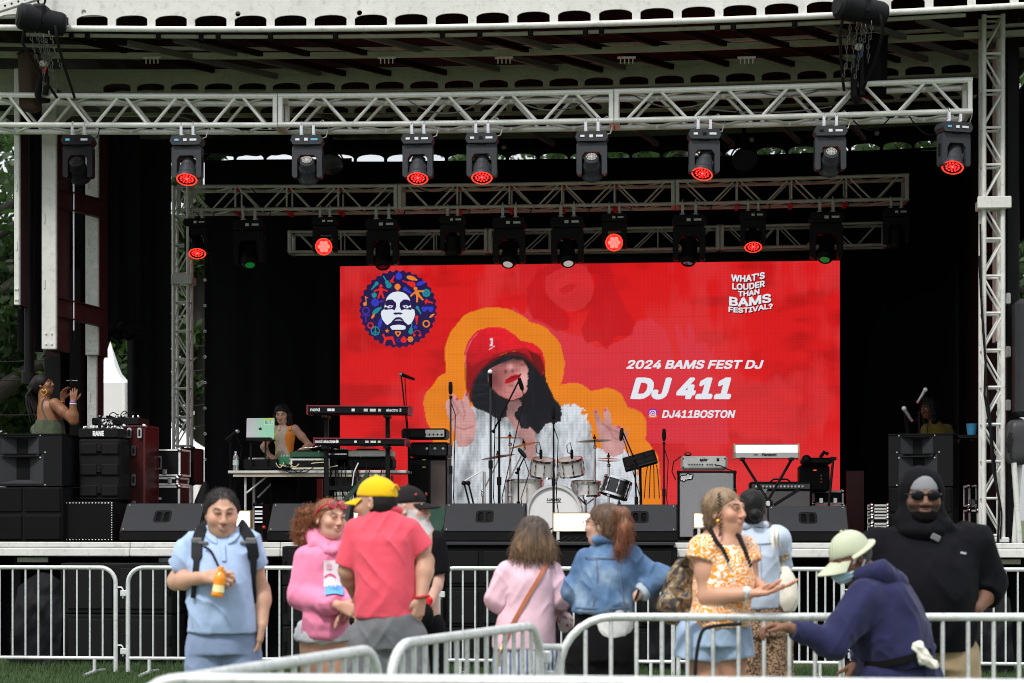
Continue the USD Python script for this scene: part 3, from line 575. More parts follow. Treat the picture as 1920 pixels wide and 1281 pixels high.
_ek={'o':em('screen_orange',(240,130,40)),'r':em('screen_scarlet',(232,36,30)),'b':em('screen_blue',(52,60,200)),'t':em('screen_teal',(30,140,150)),'v':em('screen_violet2',(70,40,150))}
def S(kind,x,y,r=5,a=0.0):
 P0=Point(0,0)
 if kind=='ring':g=P0.buffer(r).difference(P0.buffer(r*.62))
 elif kind=='peace':g=P0.buffer(r).difference(P0.buffer(r*.78)).union(LineString([(0,r),(0,-r)]).buffer(r*.11)).union(LineString([(-r*.7,-r*.7),(0,0),(r*.7,-r*.7)]).buffer(r*.11))
 elif kind=='flower':g=unary_union([Point(r*.65*math.cos(k),r*.65*math.sin(k)).buffer(r*.3)for k in np.arange(8)*.785]+[P0.buffer(r*.3)])
 elif kind=='star':g=Polygon([((r if k%2==0 else r*.45)*math.sin(k*math.pi/5),(r if k%2==0 else r*.45)*math.cos(k*math.pi/5))for k in range(10)])
 elif kind=='ankh':g=Point(0,r*.45).buffer(r*.5).difference(Point(0,r*.45).buffer(r*.3)).union(sbox(-.1*r,-r,.1*r,0)).union(sbox(-.5*r,-.25*r,.5*r,-.05*r))
 elif kind=='note':g=Point(-.3*r,-.6*r).buffer(.4*r).union(sbox(-.05*r,-.6*r,.12*r,r)).union(Polygon([(0,r),(.6*r,.5*r),(.1*r,.5*r)]))
 elif kind=='guitar':g=Point(0,-.5*r).buffer(.45*r).union(Point(0,.05*r).buffer(.32*r)).union(sbox(-.1*r,0,.1*r,1.2*r))
 elif kind=='mic':g=Point(0,.6*r).buffer(.35*r).union(Polygon([(-.25*r,.4*r),(.25*r,.4*r),(.1*r,-r),(-.1*r,-r)]))
 elif kind=='person':g=Point(0,.8*r).buffer(.25*r).union(Polygon([(-.3*r,.5*r),(.3*r,.5*r),(.25*r,-.1*r),(.55*r,-r),(.3*r,-r),(0,-.3*r),(-.3*r,-r),(-.55*r,-r),(-.25*r,-.1*r)])).union(LineString([(-.9*r,.1*r),(0,.45*r),(.9*r,.1*r)]).buffer(.12*r))
 elif kind=='heart':g=Point(-.4*r,.3*r).buffer(.5*r).union(Point(.4*r,.3*r).buffer(.5*r)).union(Polygon([(-.85*r,.1*r),(.85*r,.1*r),(0,-r)])).difference(Point(0,.1*r).buffer(.35*r))
 elif kind=='shades':g=sbox(-r,-.1*r,r,.35*r).union(Point(-.55*r,-.1*r).buffer(.42*r)).union(Point(.55*r,-.1*r).buffer(.42*r))
 elif kind=='phones':g=P0.buffer(r).difference(P0.buffer(r*.8)).difference(sbox(-2*r,-2*r,2*r,-.3*r)).union(Point(-.75*r,-.4*r).buffer(.35*r)).union(Point(.75*r,-.4*r).buffer(.35*r))
 elif kind=='horse':g=Polygon([(-r,.5*r),(-.7*r,.7*r),(-.5*r,.2*r),(.6*r,.3*r),(r,-.9*r),(.7*r,-.9*r),(.45*r,-.2*r),(-.3*r,-.2*r),(-.6*r,-.9*r),(-.8*r,-.8*r),(-.65*r,0)])
 elif kind=='shell':g=P0.buffer(r*.8).union(Polygon([(-.4*r,0),(.4*r,0),(.25*r,-r),(-.25*r,-r)]))
 elif kind=='shoe':g=Polygon([(-r,0),(-.6*r,.6*r),(.2*r,0),(r,-.2*r),(r,-.5*r),(-.5*r,-.3*r),(-.6*r,-.7*r),(-.8*r,-.7*r)])
 else:g=affinity.scale(P0.buffer(r),1,.45).union(sbox(-.1*r,-.3*r,r*1.3,.1*r))
 return affinity.translate(affinity.rotate(g,a,origin=(0,0)),640+x/6.405,-(480+y/6.405))
icons=[('o',[('note',295,540,9,10),('horn',840,265,9,-15),('person',915,460,14,20),('shell',675,370,7,0),('ring',1020,815,7,0),('star',550,900,4.5,0),('heart',680,935,6.5,0),('flower',830,1000,6,0),('horn',380,725,5,60),('horn',1085,720,5,40)]),('r',[('person',475,430,13,0),('guitar',820,330,12,70),('shoe',610,280,7,80),('shoe',1050,545,8,0),('horse',570,990,13,0),('phones',910,935,7,0),('mic',905,770,9,0),('shell',750,1010,7,180),('ring',350,835,6,0)]),('b',[('shell',690,245,8,180),('flower',405,560,8,0),('mic',800,420,11,55),('shades',1035,635,11,0),('horn',950,330,8,20),('horn',465,810,8,80),('star',890,855,5,0)]),('t',[('mic',400,360,10,-40),('guitar',550,320,12,30),('flower',1020,445,8.5,0),('shell',395,470,6,0),('horn',420,660,9,40),('mic',930,650,9,30),('guitar',838,880,10,-8),('peace',408,900,8.5,0)]),('v',[('ankh',295,700,15,0),('ring',690,1010,4,0),('horn',480,545,5,10)])]
for c,L in icons:
 for k in L:onscreen(S(*k),'emblem_symbol',_ek[c],2)
#moving head lamps
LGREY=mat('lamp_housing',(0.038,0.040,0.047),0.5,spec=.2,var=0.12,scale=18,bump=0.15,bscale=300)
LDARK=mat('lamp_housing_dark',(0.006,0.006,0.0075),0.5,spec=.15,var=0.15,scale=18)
LRED=mat('lit_red_lens',(0.05,0.0,0.0),0.3,emit=(1.0,0.008,0.01),es=1.1);LREDH=mat('lit_red_core',(0.05,0.0,0.0),0.3,emit=(1.0,0.10,0.08),es=1.5)
LRING=mat('lit_ring',(0.05,0.0,0.0),0.3,emit=(1.0,0.035,0.015),es=1.2);LGREEN=mat('lit_green_lens',(0,0.02,0),0.3,emit=(0.02,0.45,0.08),es=0.12)
LWHITE=mat('lit_white_lens',(0.3,0.3,0.3),0.2,emit=(1.0,0.95,0.9),es=0.18);LENS=mat('dark_lens',(0.01,0.01,0.012),0.06,spec=0.8)
def moving_head(label,u,Y,ztruss,d,k=1.0,state='red',pan=0.0,group=None,dark=False,lab=('b','w','w'),drop=0.0):
 """hangs by two clamps from the chord at ztruss; d: where the lens points"""
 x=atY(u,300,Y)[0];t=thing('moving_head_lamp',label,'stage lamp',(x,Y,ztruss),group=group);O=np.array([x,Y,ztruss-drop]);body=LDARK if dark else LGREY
 ca,sa=math.cos(pan),math.sin(pan);R=np.array([[ca,-sa,0],[sa,ca,0],[0,0,1.0]])
 w=lambda p:O+(R@np.asarray(p,float))*k
 for sx in(-1,1):
  c=MB().path([w((sx*.067,.034*math.cos(a),.004+.034*math.sin(a)))for a in np.linspace(-.5,4.4,9)],.008*k,6)
  c.box(w((sx*.067,-.03,-.055)),(.03*k,.008*k,.1*k),R);c.rod(w((sx*.067,0,-.12)),w((sx*.067,0,-.02)),.009*k,8).rod(w((sx*.067,0,-.125)),w((sx*.067,0,-.105)),.03*k,10).box(w((sx*.067,-.036,-.06)),(.012*k,.006*k,.04*k),R)
  c.build('clamp',CHROME if not dark else ALUD,t)
 bp=Polygon([(-.15,-.055),(.15,-.055),(.178,-.01),(.155,.05),(-.155,.05),(-.178,-.01)]).buffer(-.008).buffer(.008,quad_segs=2)
 MB().plate(affinity.scale(bp,k,k,origin=(0,0)),.2*k,R@FRONT,w((0,.1,-.18))).build('base',body,t)
 for q,(lx,lw)in enumerate(((-.1,.045),(-.005,.04),(.085,.075))):
  MB().box(w((lx,-.103,-.182)),(lw*k,.006*k,(.022 if q!=1 else .03)*k),R).build('display' if q==1 else 'badge',BLUELAB if lab[q]=='b' else(LABEL if lab[q]=='w' else BLACKS),t)
 MB().rod(w((0,0,-.24)),w((0,0,-.25)),.09*k,20).build('pan_bearing',BLACKS,t)
 yk=Polygon([(-.165,0),(-.165,-.31),(-.15,-.33),(-.115,-.33),(-.108,-.31),(-.108,-.13),(-.075,-.085),(.075,-.085),(.108,-.13),(.108,-.31),(.115,-.33),(.15,-.33),(.165,-.31),(.165,0),(.15,.02),(-.15,.02)])
 MB().plate(affinity.scale(yk.buffer(-.006).buffer(.006,quad_segs=2),k,k,origin=(0,0)),.13*k,R@FRONT,w((0,.065,-.262))).build('yoke',body,t)
 for sx in(-1,1):
  m=MB()
  for j in range(4):m.box(w((sx*.1665,-.02+j*.014,-.42)),(.004*k,.006*k,.14*k),R)
  m.build('yoke_vent',BLACKS,t)
 d=R@np.asarray(d,float);d/=np.linalg.norm(d);c=w((0,0,-.505))-d*.03*k
 hd=t
 MB().lathe([(0,-.125),(.055,-.125),(.078,-.105),(.082,-.03),(.09,0),(.1,.08),(.116,.115),(.116,.148),(.1,.148),(.096,.142)],c,d,28).build('head',body,hd)if k<1.2 else MB().lathe([(0,-.16),(.07,-.16),(.1,-.13),(.105,.05),(.115,.1),(.112,.16),(.09,.2),(.072,.215),(.066,.205)],c,d,28).build('head',body,hd)
 H='%s/head'%t.path
 X,Yv,D=perp(d);fins=MB()
 for a in np.arange(20)*2*math.pi/20:
  r_=X*math.cos(a)+Yv*math.sin(a);B=frame(d,r_);fins.box(c*1+(d*.035+r_*.0925)*(k),(.1*k,.008*k,.007*k),B)
 if k<1.2:fins.build('fin',body,H,kind='stuff')
 g=MB()
 for rr in(.02,.036,.052):g.path([c-d*.129*k+(X*math.cos(a)+Yv*math.sin(a))*rr*k for a in np.arange(16)*.3927],.0028*k,5,True)
 for a in np.arange(8)*.785:g.rod(c-d*.129*k,c-d*.129*k+(X*math.cos(a)+Yv*math.sin(a))*.055*k,.0025*k,5)
 g.build('fan_grille',ALUD if not dark else BLACKS,H)
 zf=.139 if k<1.2 else .2
 if state in('red','off'):
  MB().lathe([(0,zf),(.097,zf)],c,d,28).build('lens_plate',LENS,H)
  MB().lathe([(.099,.149),(.114,.151),(.116,.149)],c,d,32).build('ring',LRING if state=='red' else LDARK,H)
  cells=[(0,0)]+[(.033,a*1.0472)for a in range(6)]+[(.066,a*.5236+.26)for a in range(12)]
  for rr,a in cells:
   o=c+d*(zf+.001)*k+(X*math.cos(a)+Yv*math.sin(a))*rr*k
   if state=='red':MB().lathe([(.0145,0),(.011,.004),(.004,.006),(0,.006)],o,d,10).build('lens',LRED if rr else LREDH,H);MB().lathe([(.006,.0065),(0,.0075)],o,d,8).build('lamp_spark',LREDH,H)
   else:MB().lathe([(.0145,0),(.009,.004),(0,.006)],o,d,10).build('lens',LENS,H)
 elif state=='face':
  MB().lathe([(0,zf),(.097,zf)],c,d,28).build('lens_plate',LRED,H);MB().lathe([(.1,.149),(.114,.151),(.116,.149)],c,d,32).build('ring',LRING,H)
  for rr,a in[(0,0)]+[(.055,a*1.0472)for a in range(6)]:
   o=c+d*(zf+.001)*k+(X*math.cos(a)+Yv*math.sin(a))*rr*k;MB().lathe([(.029,0),(.022,.006),(0,.01)],o,d,12).build('lens',LREDH,H)
 else:
  MB().lathe([(0,zf),(.065,zf)],c,d,24,).build('lens',{'white':LWHITE,'green':LGREEN}.get(state,LENS),H)
  if state=='green':pass
 MB().path([w((.12,.05,-.15)),w((.2,.03,-.13)),w((.23,.02,-.02)),w((.16,.05,.06)),w((.1,.06,.02))],.006*k,6).build('safety_cable',ALUD if not dark else RUBBER,t)
 return t
G1,G2='lamps hung from the front truss','lamps hung from the second truss'
fr=[('leftmost unlit lamp under the front truss, beside the white mast',148,(0,.8,-.55),'off',.05,True,'bkw'),('red lit lamp above the dark lattice tower',352,(.02,-.42,-.9),'red',0,False,'bww'),('unlit lamp between the two leftmost red lamps of the front truss',577,(-.05,.78,-.6),'off',.05,False,'wwb'),('left one of the close pair of red lamps near the middle of the front truss',784,(.02,-.42,-.9),'red',0,False,'www'),('right one of the close pair of red lamps near the middle of the front truss',904,(.02,-.42,-.9),'red',0,False,'wkw'),('unlit lamp just left of the right joint of the front truss',1110,(0,.8,-.58),'off',0,False,'www'),('red lamp leaning to the left, right of the truss joint',1320,(-.22,-.40,-.88),'red',.1,False,'wkw'),('unlit lamp beneath the right chain bag',1556,(0,.8,-.58),'off',.05,False,'kww'),('red lamp leaning left at the right end of the front truss',1788,(-.30,-.36,-.86),'red',.35,False,'bww')]
for l,u,d,st_,pan,dk,lb in fr:
 Y=20.3;z=zfb_(atY(u,300,Y)[0]);moving_head(l,u,Y,z,d,1.0,st_,pan,G1,dk,lb)
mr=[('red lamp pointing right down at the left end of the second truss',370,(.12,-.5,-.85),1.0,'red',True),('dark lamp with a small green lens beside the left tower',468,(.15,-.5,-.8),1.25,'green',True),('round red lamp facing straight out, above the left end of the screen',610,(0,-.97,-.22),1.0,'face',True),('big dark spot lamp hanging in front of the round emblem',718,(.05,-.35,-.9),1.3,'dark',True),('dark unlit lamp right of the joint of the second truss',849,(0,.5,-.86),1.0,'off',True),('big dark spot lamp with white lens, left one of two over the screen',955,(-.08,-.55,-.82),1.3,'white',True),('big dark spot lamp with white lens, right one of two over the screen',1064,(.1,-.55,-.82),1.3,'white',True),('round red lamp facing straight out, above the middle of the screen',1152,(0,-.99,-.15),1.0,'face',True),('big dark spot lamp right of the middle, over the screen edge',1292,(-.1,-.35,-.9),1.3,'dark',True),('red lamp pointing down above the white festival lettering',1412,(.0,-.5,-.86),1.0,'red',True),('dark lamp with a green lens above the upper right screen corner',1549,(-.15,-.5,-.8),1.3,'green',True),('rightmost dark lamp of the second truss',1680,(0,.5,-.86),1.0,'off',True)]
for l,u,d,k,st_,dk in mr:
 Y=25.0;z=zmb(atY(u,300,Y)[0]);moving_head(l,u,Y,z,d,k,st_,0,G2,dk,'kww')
for u,v in((945,277),(1227,269),(1410,262),(1644,250)):
 p=atY(u,v,26.5);t=thing('round_bulb',{945:'leftmost',1227:'second',1410:'third',1644:'rightmost'}[u]+' small pale globe bulb under the rear roof beam','bulb',tuple(p),group='globe bulbs at the rear of the roof')
 MB().ball(p,.035).build('globe',mat('frosted_globe',(.5,.52,.44),.3),t);MB().rod(p+[0,0,.03],p+[0,0,.09],.018,8).build('socket',BLACK,t)
for u,v,n in((620,305,'left of the middle'),(1395,297,'right of the middle'),(165,0,'')):
 if not n:continue
 p=atY(u,v,24.6);t=thing('par_lamp','dark round lamp hanging high under the rear roof, '+n,'stage lamp',tuple(p))
 MB().lathe([(0,-.1),(.09,-.1),(.16,.02),(.19,.1),(.17,.1)],p,(0.1,-.8,-.6),24).build('housing',BLACK,t);MB().lathe([(0,.06),(.17,.06)],p,(0.1,-.8,-.6),24).build('lens',LENS,t)
 MB().path([p+[.17*math.cos(a),0,.17*math.sin(a)]for a in np.linspace(0,math.pi,10)],.012,6).build('yoke',BLACK,t);MB().rod(p+[0,0,.17],p+[0,0,.5],.025,8).build('stem',BLACK,t)
#chain hoists, chain bags, slings
def hoist(side,u0,v0,ub0,ub1,vb0,vb1,bagm,us,sling):
 Y=19.42;c=atY((u0[0]+u0[1])/2,(v0[0]+v0[1])/2,Y);S_=sc(c[0],Y);L=(u0[1]-u0[0])/S_;R_=25/S_
 t=thing('chain_hoist',f'black electric chain hoist hanging at the {side} end of the front truss','chain hoist',tuple(c))
 a=np.array([-L/2,-.12,.03]);b=np.array([L/2,.12,-.03]);ax=(b-a)/np.linalg.norm(b-a);LL=np.linalg.norm(b-a)
 MB().lathe([(0,0),(R_*.7,0),(R_*.95,.03),(R_,.07),(R_,LL*.45),(R_*.9,LL*.47),(R_*.9,LL-.06),(R_*.8,LL-.02),(R_*.5,LL),(0,LL)],c+a,ax,24).build('motor_housing',LDARK,t)
 MB().box(c+[0,0,R_*.3],(L*.35,R_*1.7,R_*1.6),bev=.03).build('gear_case',BLACKS,t)
 h=c+[0,0,R_+.02];MB().path([h+[.04*math.cos(a_),0,.05+.05*math.sin(a_)]for a_ in np.linspace(-1.2,4.3,12)],.012,8).build('hook',BLACKS,t)
 ch=MB()
 for k in range(10):o=h+[0,0,.1+k*.04];ch.path([o+([.014*math.cos(q),0,.026*math.sin(q)]if k%2 else[0,.014*math.cos(q),.026*math.sin(q)])for q in np.arange(8)*.785],.005,5,True)
 for dx,n,z0 in((-.12,12,0),(-.05,11,0),(.0,12,-.02),(.1,9,0),(.04,7,-.03)):
  for k in range(n):
   o=c+[dx+.01*math.sin(k),-.05+k*.05,-R_-.01+z0-k*.036];ch.path([o+([.013*math.cos(q),0,.024*math.sin(q)]if k%2 else[0,.013*math.cos(q),.024*math.sin(q)])for q in np.arange(8)*.785],.005,5,True)
 ch.build('chain',mat('dark_chain',(.12,.12,.115),.45,.5),t,kind='stuff')
 for e in(-1,1):MB().path([c+[e*L*.36,-.05,-R_*.5],c+[e*L*.42,-.06,-R_-.1],c+[e*L*.34,.3,-R_-.3],c+[e*.1,.8,-R_-.5]],.016,8).build('power_cable',RUBBER,t)
 Y=20.36;p0,p1=atY(ub0,vb1,Y+.03),atY(ub1,vb0,Y+.03);tb=thing('chain_bag',f'tall {"rusty brown" if side == "left" else "black"} cloth chain bag hanging below the {side} hoist','chain bag',(float((p0[0]+p1[0])/2),Y+.03,float(p0[2])))
 n,m=28,14;a_=np.linspace(0,2*np.pi,n,False);V=[]
 for j in range(m):
  f=j/(m-1);rx,ry=(p1[0]-p0[0])/2*(.94+.06*f),.1+.03*math.sin(f*3)
  wv=1+.05*np.sin(a_*5+f*2.5)+.03*np.sin(a_*11+f*5);V.append(np.stack([(p0[0]+p1[0])/2+rx*np.cos(a_)*wv,Y+.12+ry*np.sin(a_)*wv,0*a_+p0[2]+(p1[2]-p0[2])*f+.01*np.sin(a_*3)],1))
 V=np.vstack(V);i=np.arange(n);j=(i+1)%n;Fs=np.vstack([np.stack([k*n+i,k*n+j,(k+1)*n+j,(k+1)*n+i],1)for k in range(m-1)])
 V=np.vstack([V,V[:n].mean(0)]);Ft=np.vstack([np.vstack([Fs[:,[0,1,2]],Fs[:,[0,2,3]]]),np.stack([j,i,np.full(n,len(V)-1)],1)])
 put('bag_cloth',V,Ft,bagm,tb);MB().path([V[(m-1)*n+k]+[0,-.004,0]for k in range(n)],.012,6,True).build('rim',BLACKS,tb)
 s0_,s1_=atY(us,vb0+28,20.2),atY(us-6,180,20.27);ts=thing('lifting_sling',f'black lifting sling that ties the front truss to the {side} hoist','sling',tuple(s1_))
 MB().path([s0_,s0_*.5+s1_*.5+[-.03,-.02,0],s1_+[-.02,-.05,.0],s1_+[0,-.04,-.06],s1_+[.05,.1,-.03]],[.028,.035,.04,.04,.03],8).build('strap',BLACKS,ts)
 MB().path([s0_+[.03,0,0],s0_*.5+s1_*.5+[.05,0,0],s1_+[.06,-.03,.0]],[.022,.03,.035],8).build('strap',BLACKS,ts)
 MB().ball(s0_+[0,-.02,.03],(.05,.04,.04)).build('shackle',ALUD,ts);MB().box(s0_+[.02,-.04,-.05],(.03,.02,.09),rot([0,1,0],.3),bev=.004).build('tag',sling,ts)
hoist('left',(38,118),(22,55),30,73,97,205,RUST,83,REDTAPE)
hoist('right',(1569,1660),(5,32),1608,1665,66,178,BLACK,1610,mat('blue_strap',(.02,.05,.25),.6))
t=thing('fly_bar','dark perforated steel bar at the top left corner above the hoist','steel bar',tuple(atY(40,10,19.4)))
a,b=atY(-20,22,19.4),atY(92,-14,19.4);MB().bar(a,b,.05,.09,bev=.01).build('bar',ALUD,t);q=MB()
for k in range(9):c=a+(b-a)*(k+.5)/9;q.rod(c-[0,.028,0],c-[0,.024,0],.012,8)
q.build('hole_row',BLACK,t,kind='stuff')
def sag(a,b,dz,n=14):f=np.linspace(0,1,n)[:,None];return a+(b-a)*f-np.array([0,0,1.0])*dz*4*f*(1-f)
CBL=mat('grey_cable',(.2,.2,.2),.5)
for k,(u0,v0,u1,v1,dz,Y,m)in enumerate(((760,184,910,184,.17,20.5,CBL),(960,184,1120,178,.15,20.5,CBL),(1190,180,1330,190,.1,20.5,CBL),(1300,205,1385,208,.12,20.6,RUBBER),(1420,172,1540,168,.06,20.5,CBL),(1600,226,1670,219,.12,20.5,RUBBER),(1705,218,1765,248,.1,20.45,RUBBER),(420,240,600,236,.04,20.6,RUBBER),(1115,235,1290,230,.06,20.7,CBL),(470,352,560,394,.1,25.1,RUBBER),(640,360,720,395,.08,25.1,RUBBER),(780,352,840,356,.05,25.1,RUBBER),(1330,205,1560,200,.05,20.62,CBL),(370,400,400,505,-.12,24.9,RUBBER))):
 p=MB().path(sag(atY(u0,v0,Y),atY(u1,v1,Y),dz),.008,6);n_=p.build('cable',m,FT if Y<22 else MT)
#gear on the stage
def rect(u0,u1,v0,v1,Y,dep):a,b=atY(u0,v1,Y),atY(u1,v0,Y);return np.array([a[0],Y,a[2]]),np.array([b[0],Y+dep,b[2]])
def onY(Y):s_=sc(960,Y);return 1.6+(HOR-0)/s_
def on_deck(u,Y):return np.array([atY(u,900,Y)[0],Y,ZD])
def pxl(u,Y):return 1/sc(u,Y)
def wedge(label,u0,u1,v0,v1,Y=20.5,rz=0.0,group='floor monitors along the stage edge'):
 a,b=rect(u0,u1,v0,v1,Y,.5);W=b[0]-a[0];c=np.array([(a[0]+b[0])/2,Y,ZD]);H=atY(u0,v0,Y+.25)[2]-ZD;t=thing('floor_monitor',label,'floor monitor',tuple(c),rz,group=group)
 R=rotz(rz)[:3,:3];w=lambda p:c+R@np.asarray(p,float)
 prof=Polygon([(0.02,0),(0,.02),(0,.11),(.30,H-.01),(.33,H),(.44,H*.92),(.50,.05),(.48,0)]);Rs=np.stack([[0,1,0],[0,0,1],[1,0,0]],1).astype(float)
 MB().plate(prof,W,R@Rs,w((-W/2,0,0))).build('cabinet',BLACKS,t)
 up=np.array([0,.30,H-.12]);L=np.linalg.norm(up);up/=L;nrm=np.array([0,-up[2],up[1]]);Rg=R@np.stack([[1,0,0],up,np.cross([1,0,0],up)],1)
 g0=np.array([0,0,.11])+up*L/2
 pl=rrect(W-.02,L-.01,.02);hole=rrect(.06,.14,.028,-.045,.01).union(rrect(.06,.14,.028,.045,.01));hc=rrect(.19,.18,.035,0,.01)
 MB().plate(pl.difference(hc.buffer(.004)),.012,Rg,w(g0+nrm*.004)).build('grille',WEDGE,t)
 MB().plate(hc.difference(hole),.010,Rg,w(g0+nrm*.003)).build('handle_cup',CAB,t)
 MB().plate(hole,.004,Rg,w(g0-nrm*.004)).build('handle_pocket',BLACK,t)
 for sx in(-1,1):
  for sz in(-1,1):MB().rod(w(g0+np.array([sx*(W/2-.04),0,0])+up*sz*(L/2-.03)+nrm*.014),w(g0+np.array([sx*(W/2-.04),0,0])+up*sz*(L/2-.03)+nrm*.019),.006,6).build('screw',ALUD,t)
 return t
wedge('leftmost floor monitor, in front of the flight cases',224,373,944,1006)
wedge('second floor monitor from the left, below the table of the DJ',501,652,944,1004)
wedge('middle floor monitor left of the bright light panel',830,983,944,1008)
wedge('fourth floor monitor, behind the head of the woman in denim',1128,1270,946,1010)
wedge('rightmost floor monitor under the silver keyboard stand',1442,1592,949,1014)
p=on_deck(806,22.0);GREENC=mat('dark_green_case',(.012,.045,.03),.5,var=.2)
t=thing('floor_monitor','dark green tilted monitor behind the old man in the black cap','floor monitor',tuple(p),-.5)
MB().plate(Polygon([(0,0),(0,.12),(.24,.4),(.4,.33),(.45,0)]),.42,rotz(-.5)[:3,:3]@np.stack([[0,1,0],[0,0,1],[1,0,0]],1).astype(float),p-[.21,0,0]).build('cabinet',GREENC,t)
for k in range(4):pp=p+[-.05+k*.05,-.05,.06];MB().path([pp,pp+[.02,-.08,.03],pp+[.08,-.1,.0],pp+[.16,-.05,-.04]],.009,6).build('plug_lead',[mat('yellow_plug',(.6,.4,.02)),REDTAPE,GREENC,RUBBER][k],t)
PANEL=mat('lit_panel',(.8,.78,.7),.4,emit=(1.0,.93,.80),es=1.1)
def light_panel(label,u0,u1,v0,v1,Y=20.3):
 a,b=rect(u0,u1,v0,v1,Y,.1);t=thing('light_panel',label,'light panel',((a[0]+b[0])/2,Y,ZD),group='lit panels between the floor monitors')
 MB().box2(a+[.012,.004,.012],b-[.012,.06,.012]).build('diffuser',PANEL,t)
 for q in((a,(b[0],Y+.1,a[2]+.014)),((a[0],Y,b[2]-.014),b),((a[0],Y,a[2]+.0142),(a[0]+.014,Y+.1,b[2]-.0142)),((b[0]-.014,Y,a[2]+.0142),(b[0],Y+.1,b[2]-.0142))):MB().box2(*q).build('frame',mat('gold_frame',(.35,.25,.12),.4,.5),t)
 MB().box2((a[0],Y+.03,ZD),(b[0],Y+.13,a[2]-.002),bev=.01).build('ballast_box',BLACKS,t)
 for sx in(a[0]+.06,b[0]-.06):MB().box2((sx-.015,Y-.01,ZD),(sx+.015,Y+.03,a[2])).build('bracket',ALUD,t)
 m=MB()
 for k in range(6):x=a[0]+(b[0]-a[0])*(k+.5)/6;m.path([(x,Y-.02,ZD+.012),(x+.05,Y-.05,ZD+.03),(x+.1,Y-.03,ZD+.06),(x+.13,Y+.02,ZD+.03)],.008,5)
 m.build('wiring',RUBBER,t,kind='stuff')
light_panel('wide bright light panel at the middle of the stage edge, before the bass drum',1036,1118,961,997)
light_panel('bright light panel half hidden by the head of the man in light blue',437,470,957,1000)
light_panel('small bright light panel behind the woman in the orange flowered top',1300,1338,961,991)
light_panel('tiny bright light patch beside the shoulder of the man in the coral shirt',662,690,960,1000)
def pa_stack(label,u0,u1,v0,v1,Y,dep,rz):
 a,b=rect(u0,u1,v0,v1,Y,dep);W,H=b[0]-a[0],b[2]-ZD;c=np.array([(a[0]+b[0])/2,Y,ZD]);t=thing('speaker_stack',label,'loudspeaker',tuple(c),rz);R=rotz(rz)[:3,:3];w=lambda p:c+R@np.asarray(p,float)
 zm=H*.52;Bx=lambda lo,hi,bev=0:MB().box(w((np.array(lo)+np.array(hi))/2),np.abs(np.array(hi)-np.array(lo)),R,bev)
 RF=R@FRONT
 body=sbox(-W/2,0,W/2,H-zm);hi=affinity.translate(sbox(-W*.28,-.11,W*.22,.11),-.02,(H-zm)*.77);lo_=affinity.translate(sbox(-W*.34,-.17,W*.26,.17),0,(H-zm)*.34)
 Bx((-W/2,.1,zm),(W/2,dep,H),.01).build('upper_cabinet',CAB,t);MB().plate(body.difference(hi).difference(lo_),.1,RF,w((0,.1,zm))).build('baffle',CAB,t)
 for hole,nm in((hi,'horn'),(lo_,'mid_horn')):
  x0,z0,x1,z1=hole.bounds;m=MB();zz=zm
  P=[w((x0,.002,z0+zz)),w((x1,.002,z0+zz)),w((x1,.002,z1+zz)),w((x0,.002,z1+zz))];k=.30
  cx,cz=(x0+x1)/2,(z0+z1)/2;Q=[w((cx+(x-cx)*k,.098,cz+(z-cz)*.75+zz))for x,z in((x0,z0),(x1,z0),(x1,z1),(x0,z1))]
  m.flat(P+Q,[[0,5,1],[0,4,5],[1,6,2],[1,5,6],[2,7,3],[2,6,7],[3,4,0],[3,7,4]]);m.build(nm+'_flare',WEDGE,t);MB().flat(Q,[[0,2,1],[0,3,2]]).build(nm+'_throat',BLACK,t)
  m=MB()
  for e in(x0-.02,x1+.02):
   for z in(z0-.015,z1+.015):m.rod(w((e,.002,z+zz)),w((e,-.004,z+zz)),.008,6)
  m.build(nm+'_screw',ALUD,t,kind='stuff')
 Bx((-W/2,.004,0),(W/2,dep,zm-.012),.012).build('lower_cabinet',BLACKS,t)
 for i in range(2):
  z0,z1=.02+i*(zm/2),.01+(i+1)*zm/2-.03
  for sx in(-1,1):MB().box(w((sx*W/4,-.004,(z0+z1)/2)),(W/2-.03,.02,z1-z0),R,.012).build('bass_grille',BLACK,t)
 for i in range(4):Bx((-W/2-.006,.0,H*(i*.16+.35)),(-W/2+.07,.01,H*(i*.16+.354))).build('seam_strip',ALUD if i==9 else CAB,t)
 Bx((-W/2-.006,-.01,H),(W/2+.006,dep,H+.012)).build('top_rim',CAB,t)
 return t
pa_stack('black loudspeaker stack at the left edge of the stage, before the woman with the phone',-28,116,815,1014,20.7,.75,.0)
pa_stack('black loudspeaker stack at the right of the stage, behind the big man in black',1666,1786,815,1014,21.2,.8,-.22)
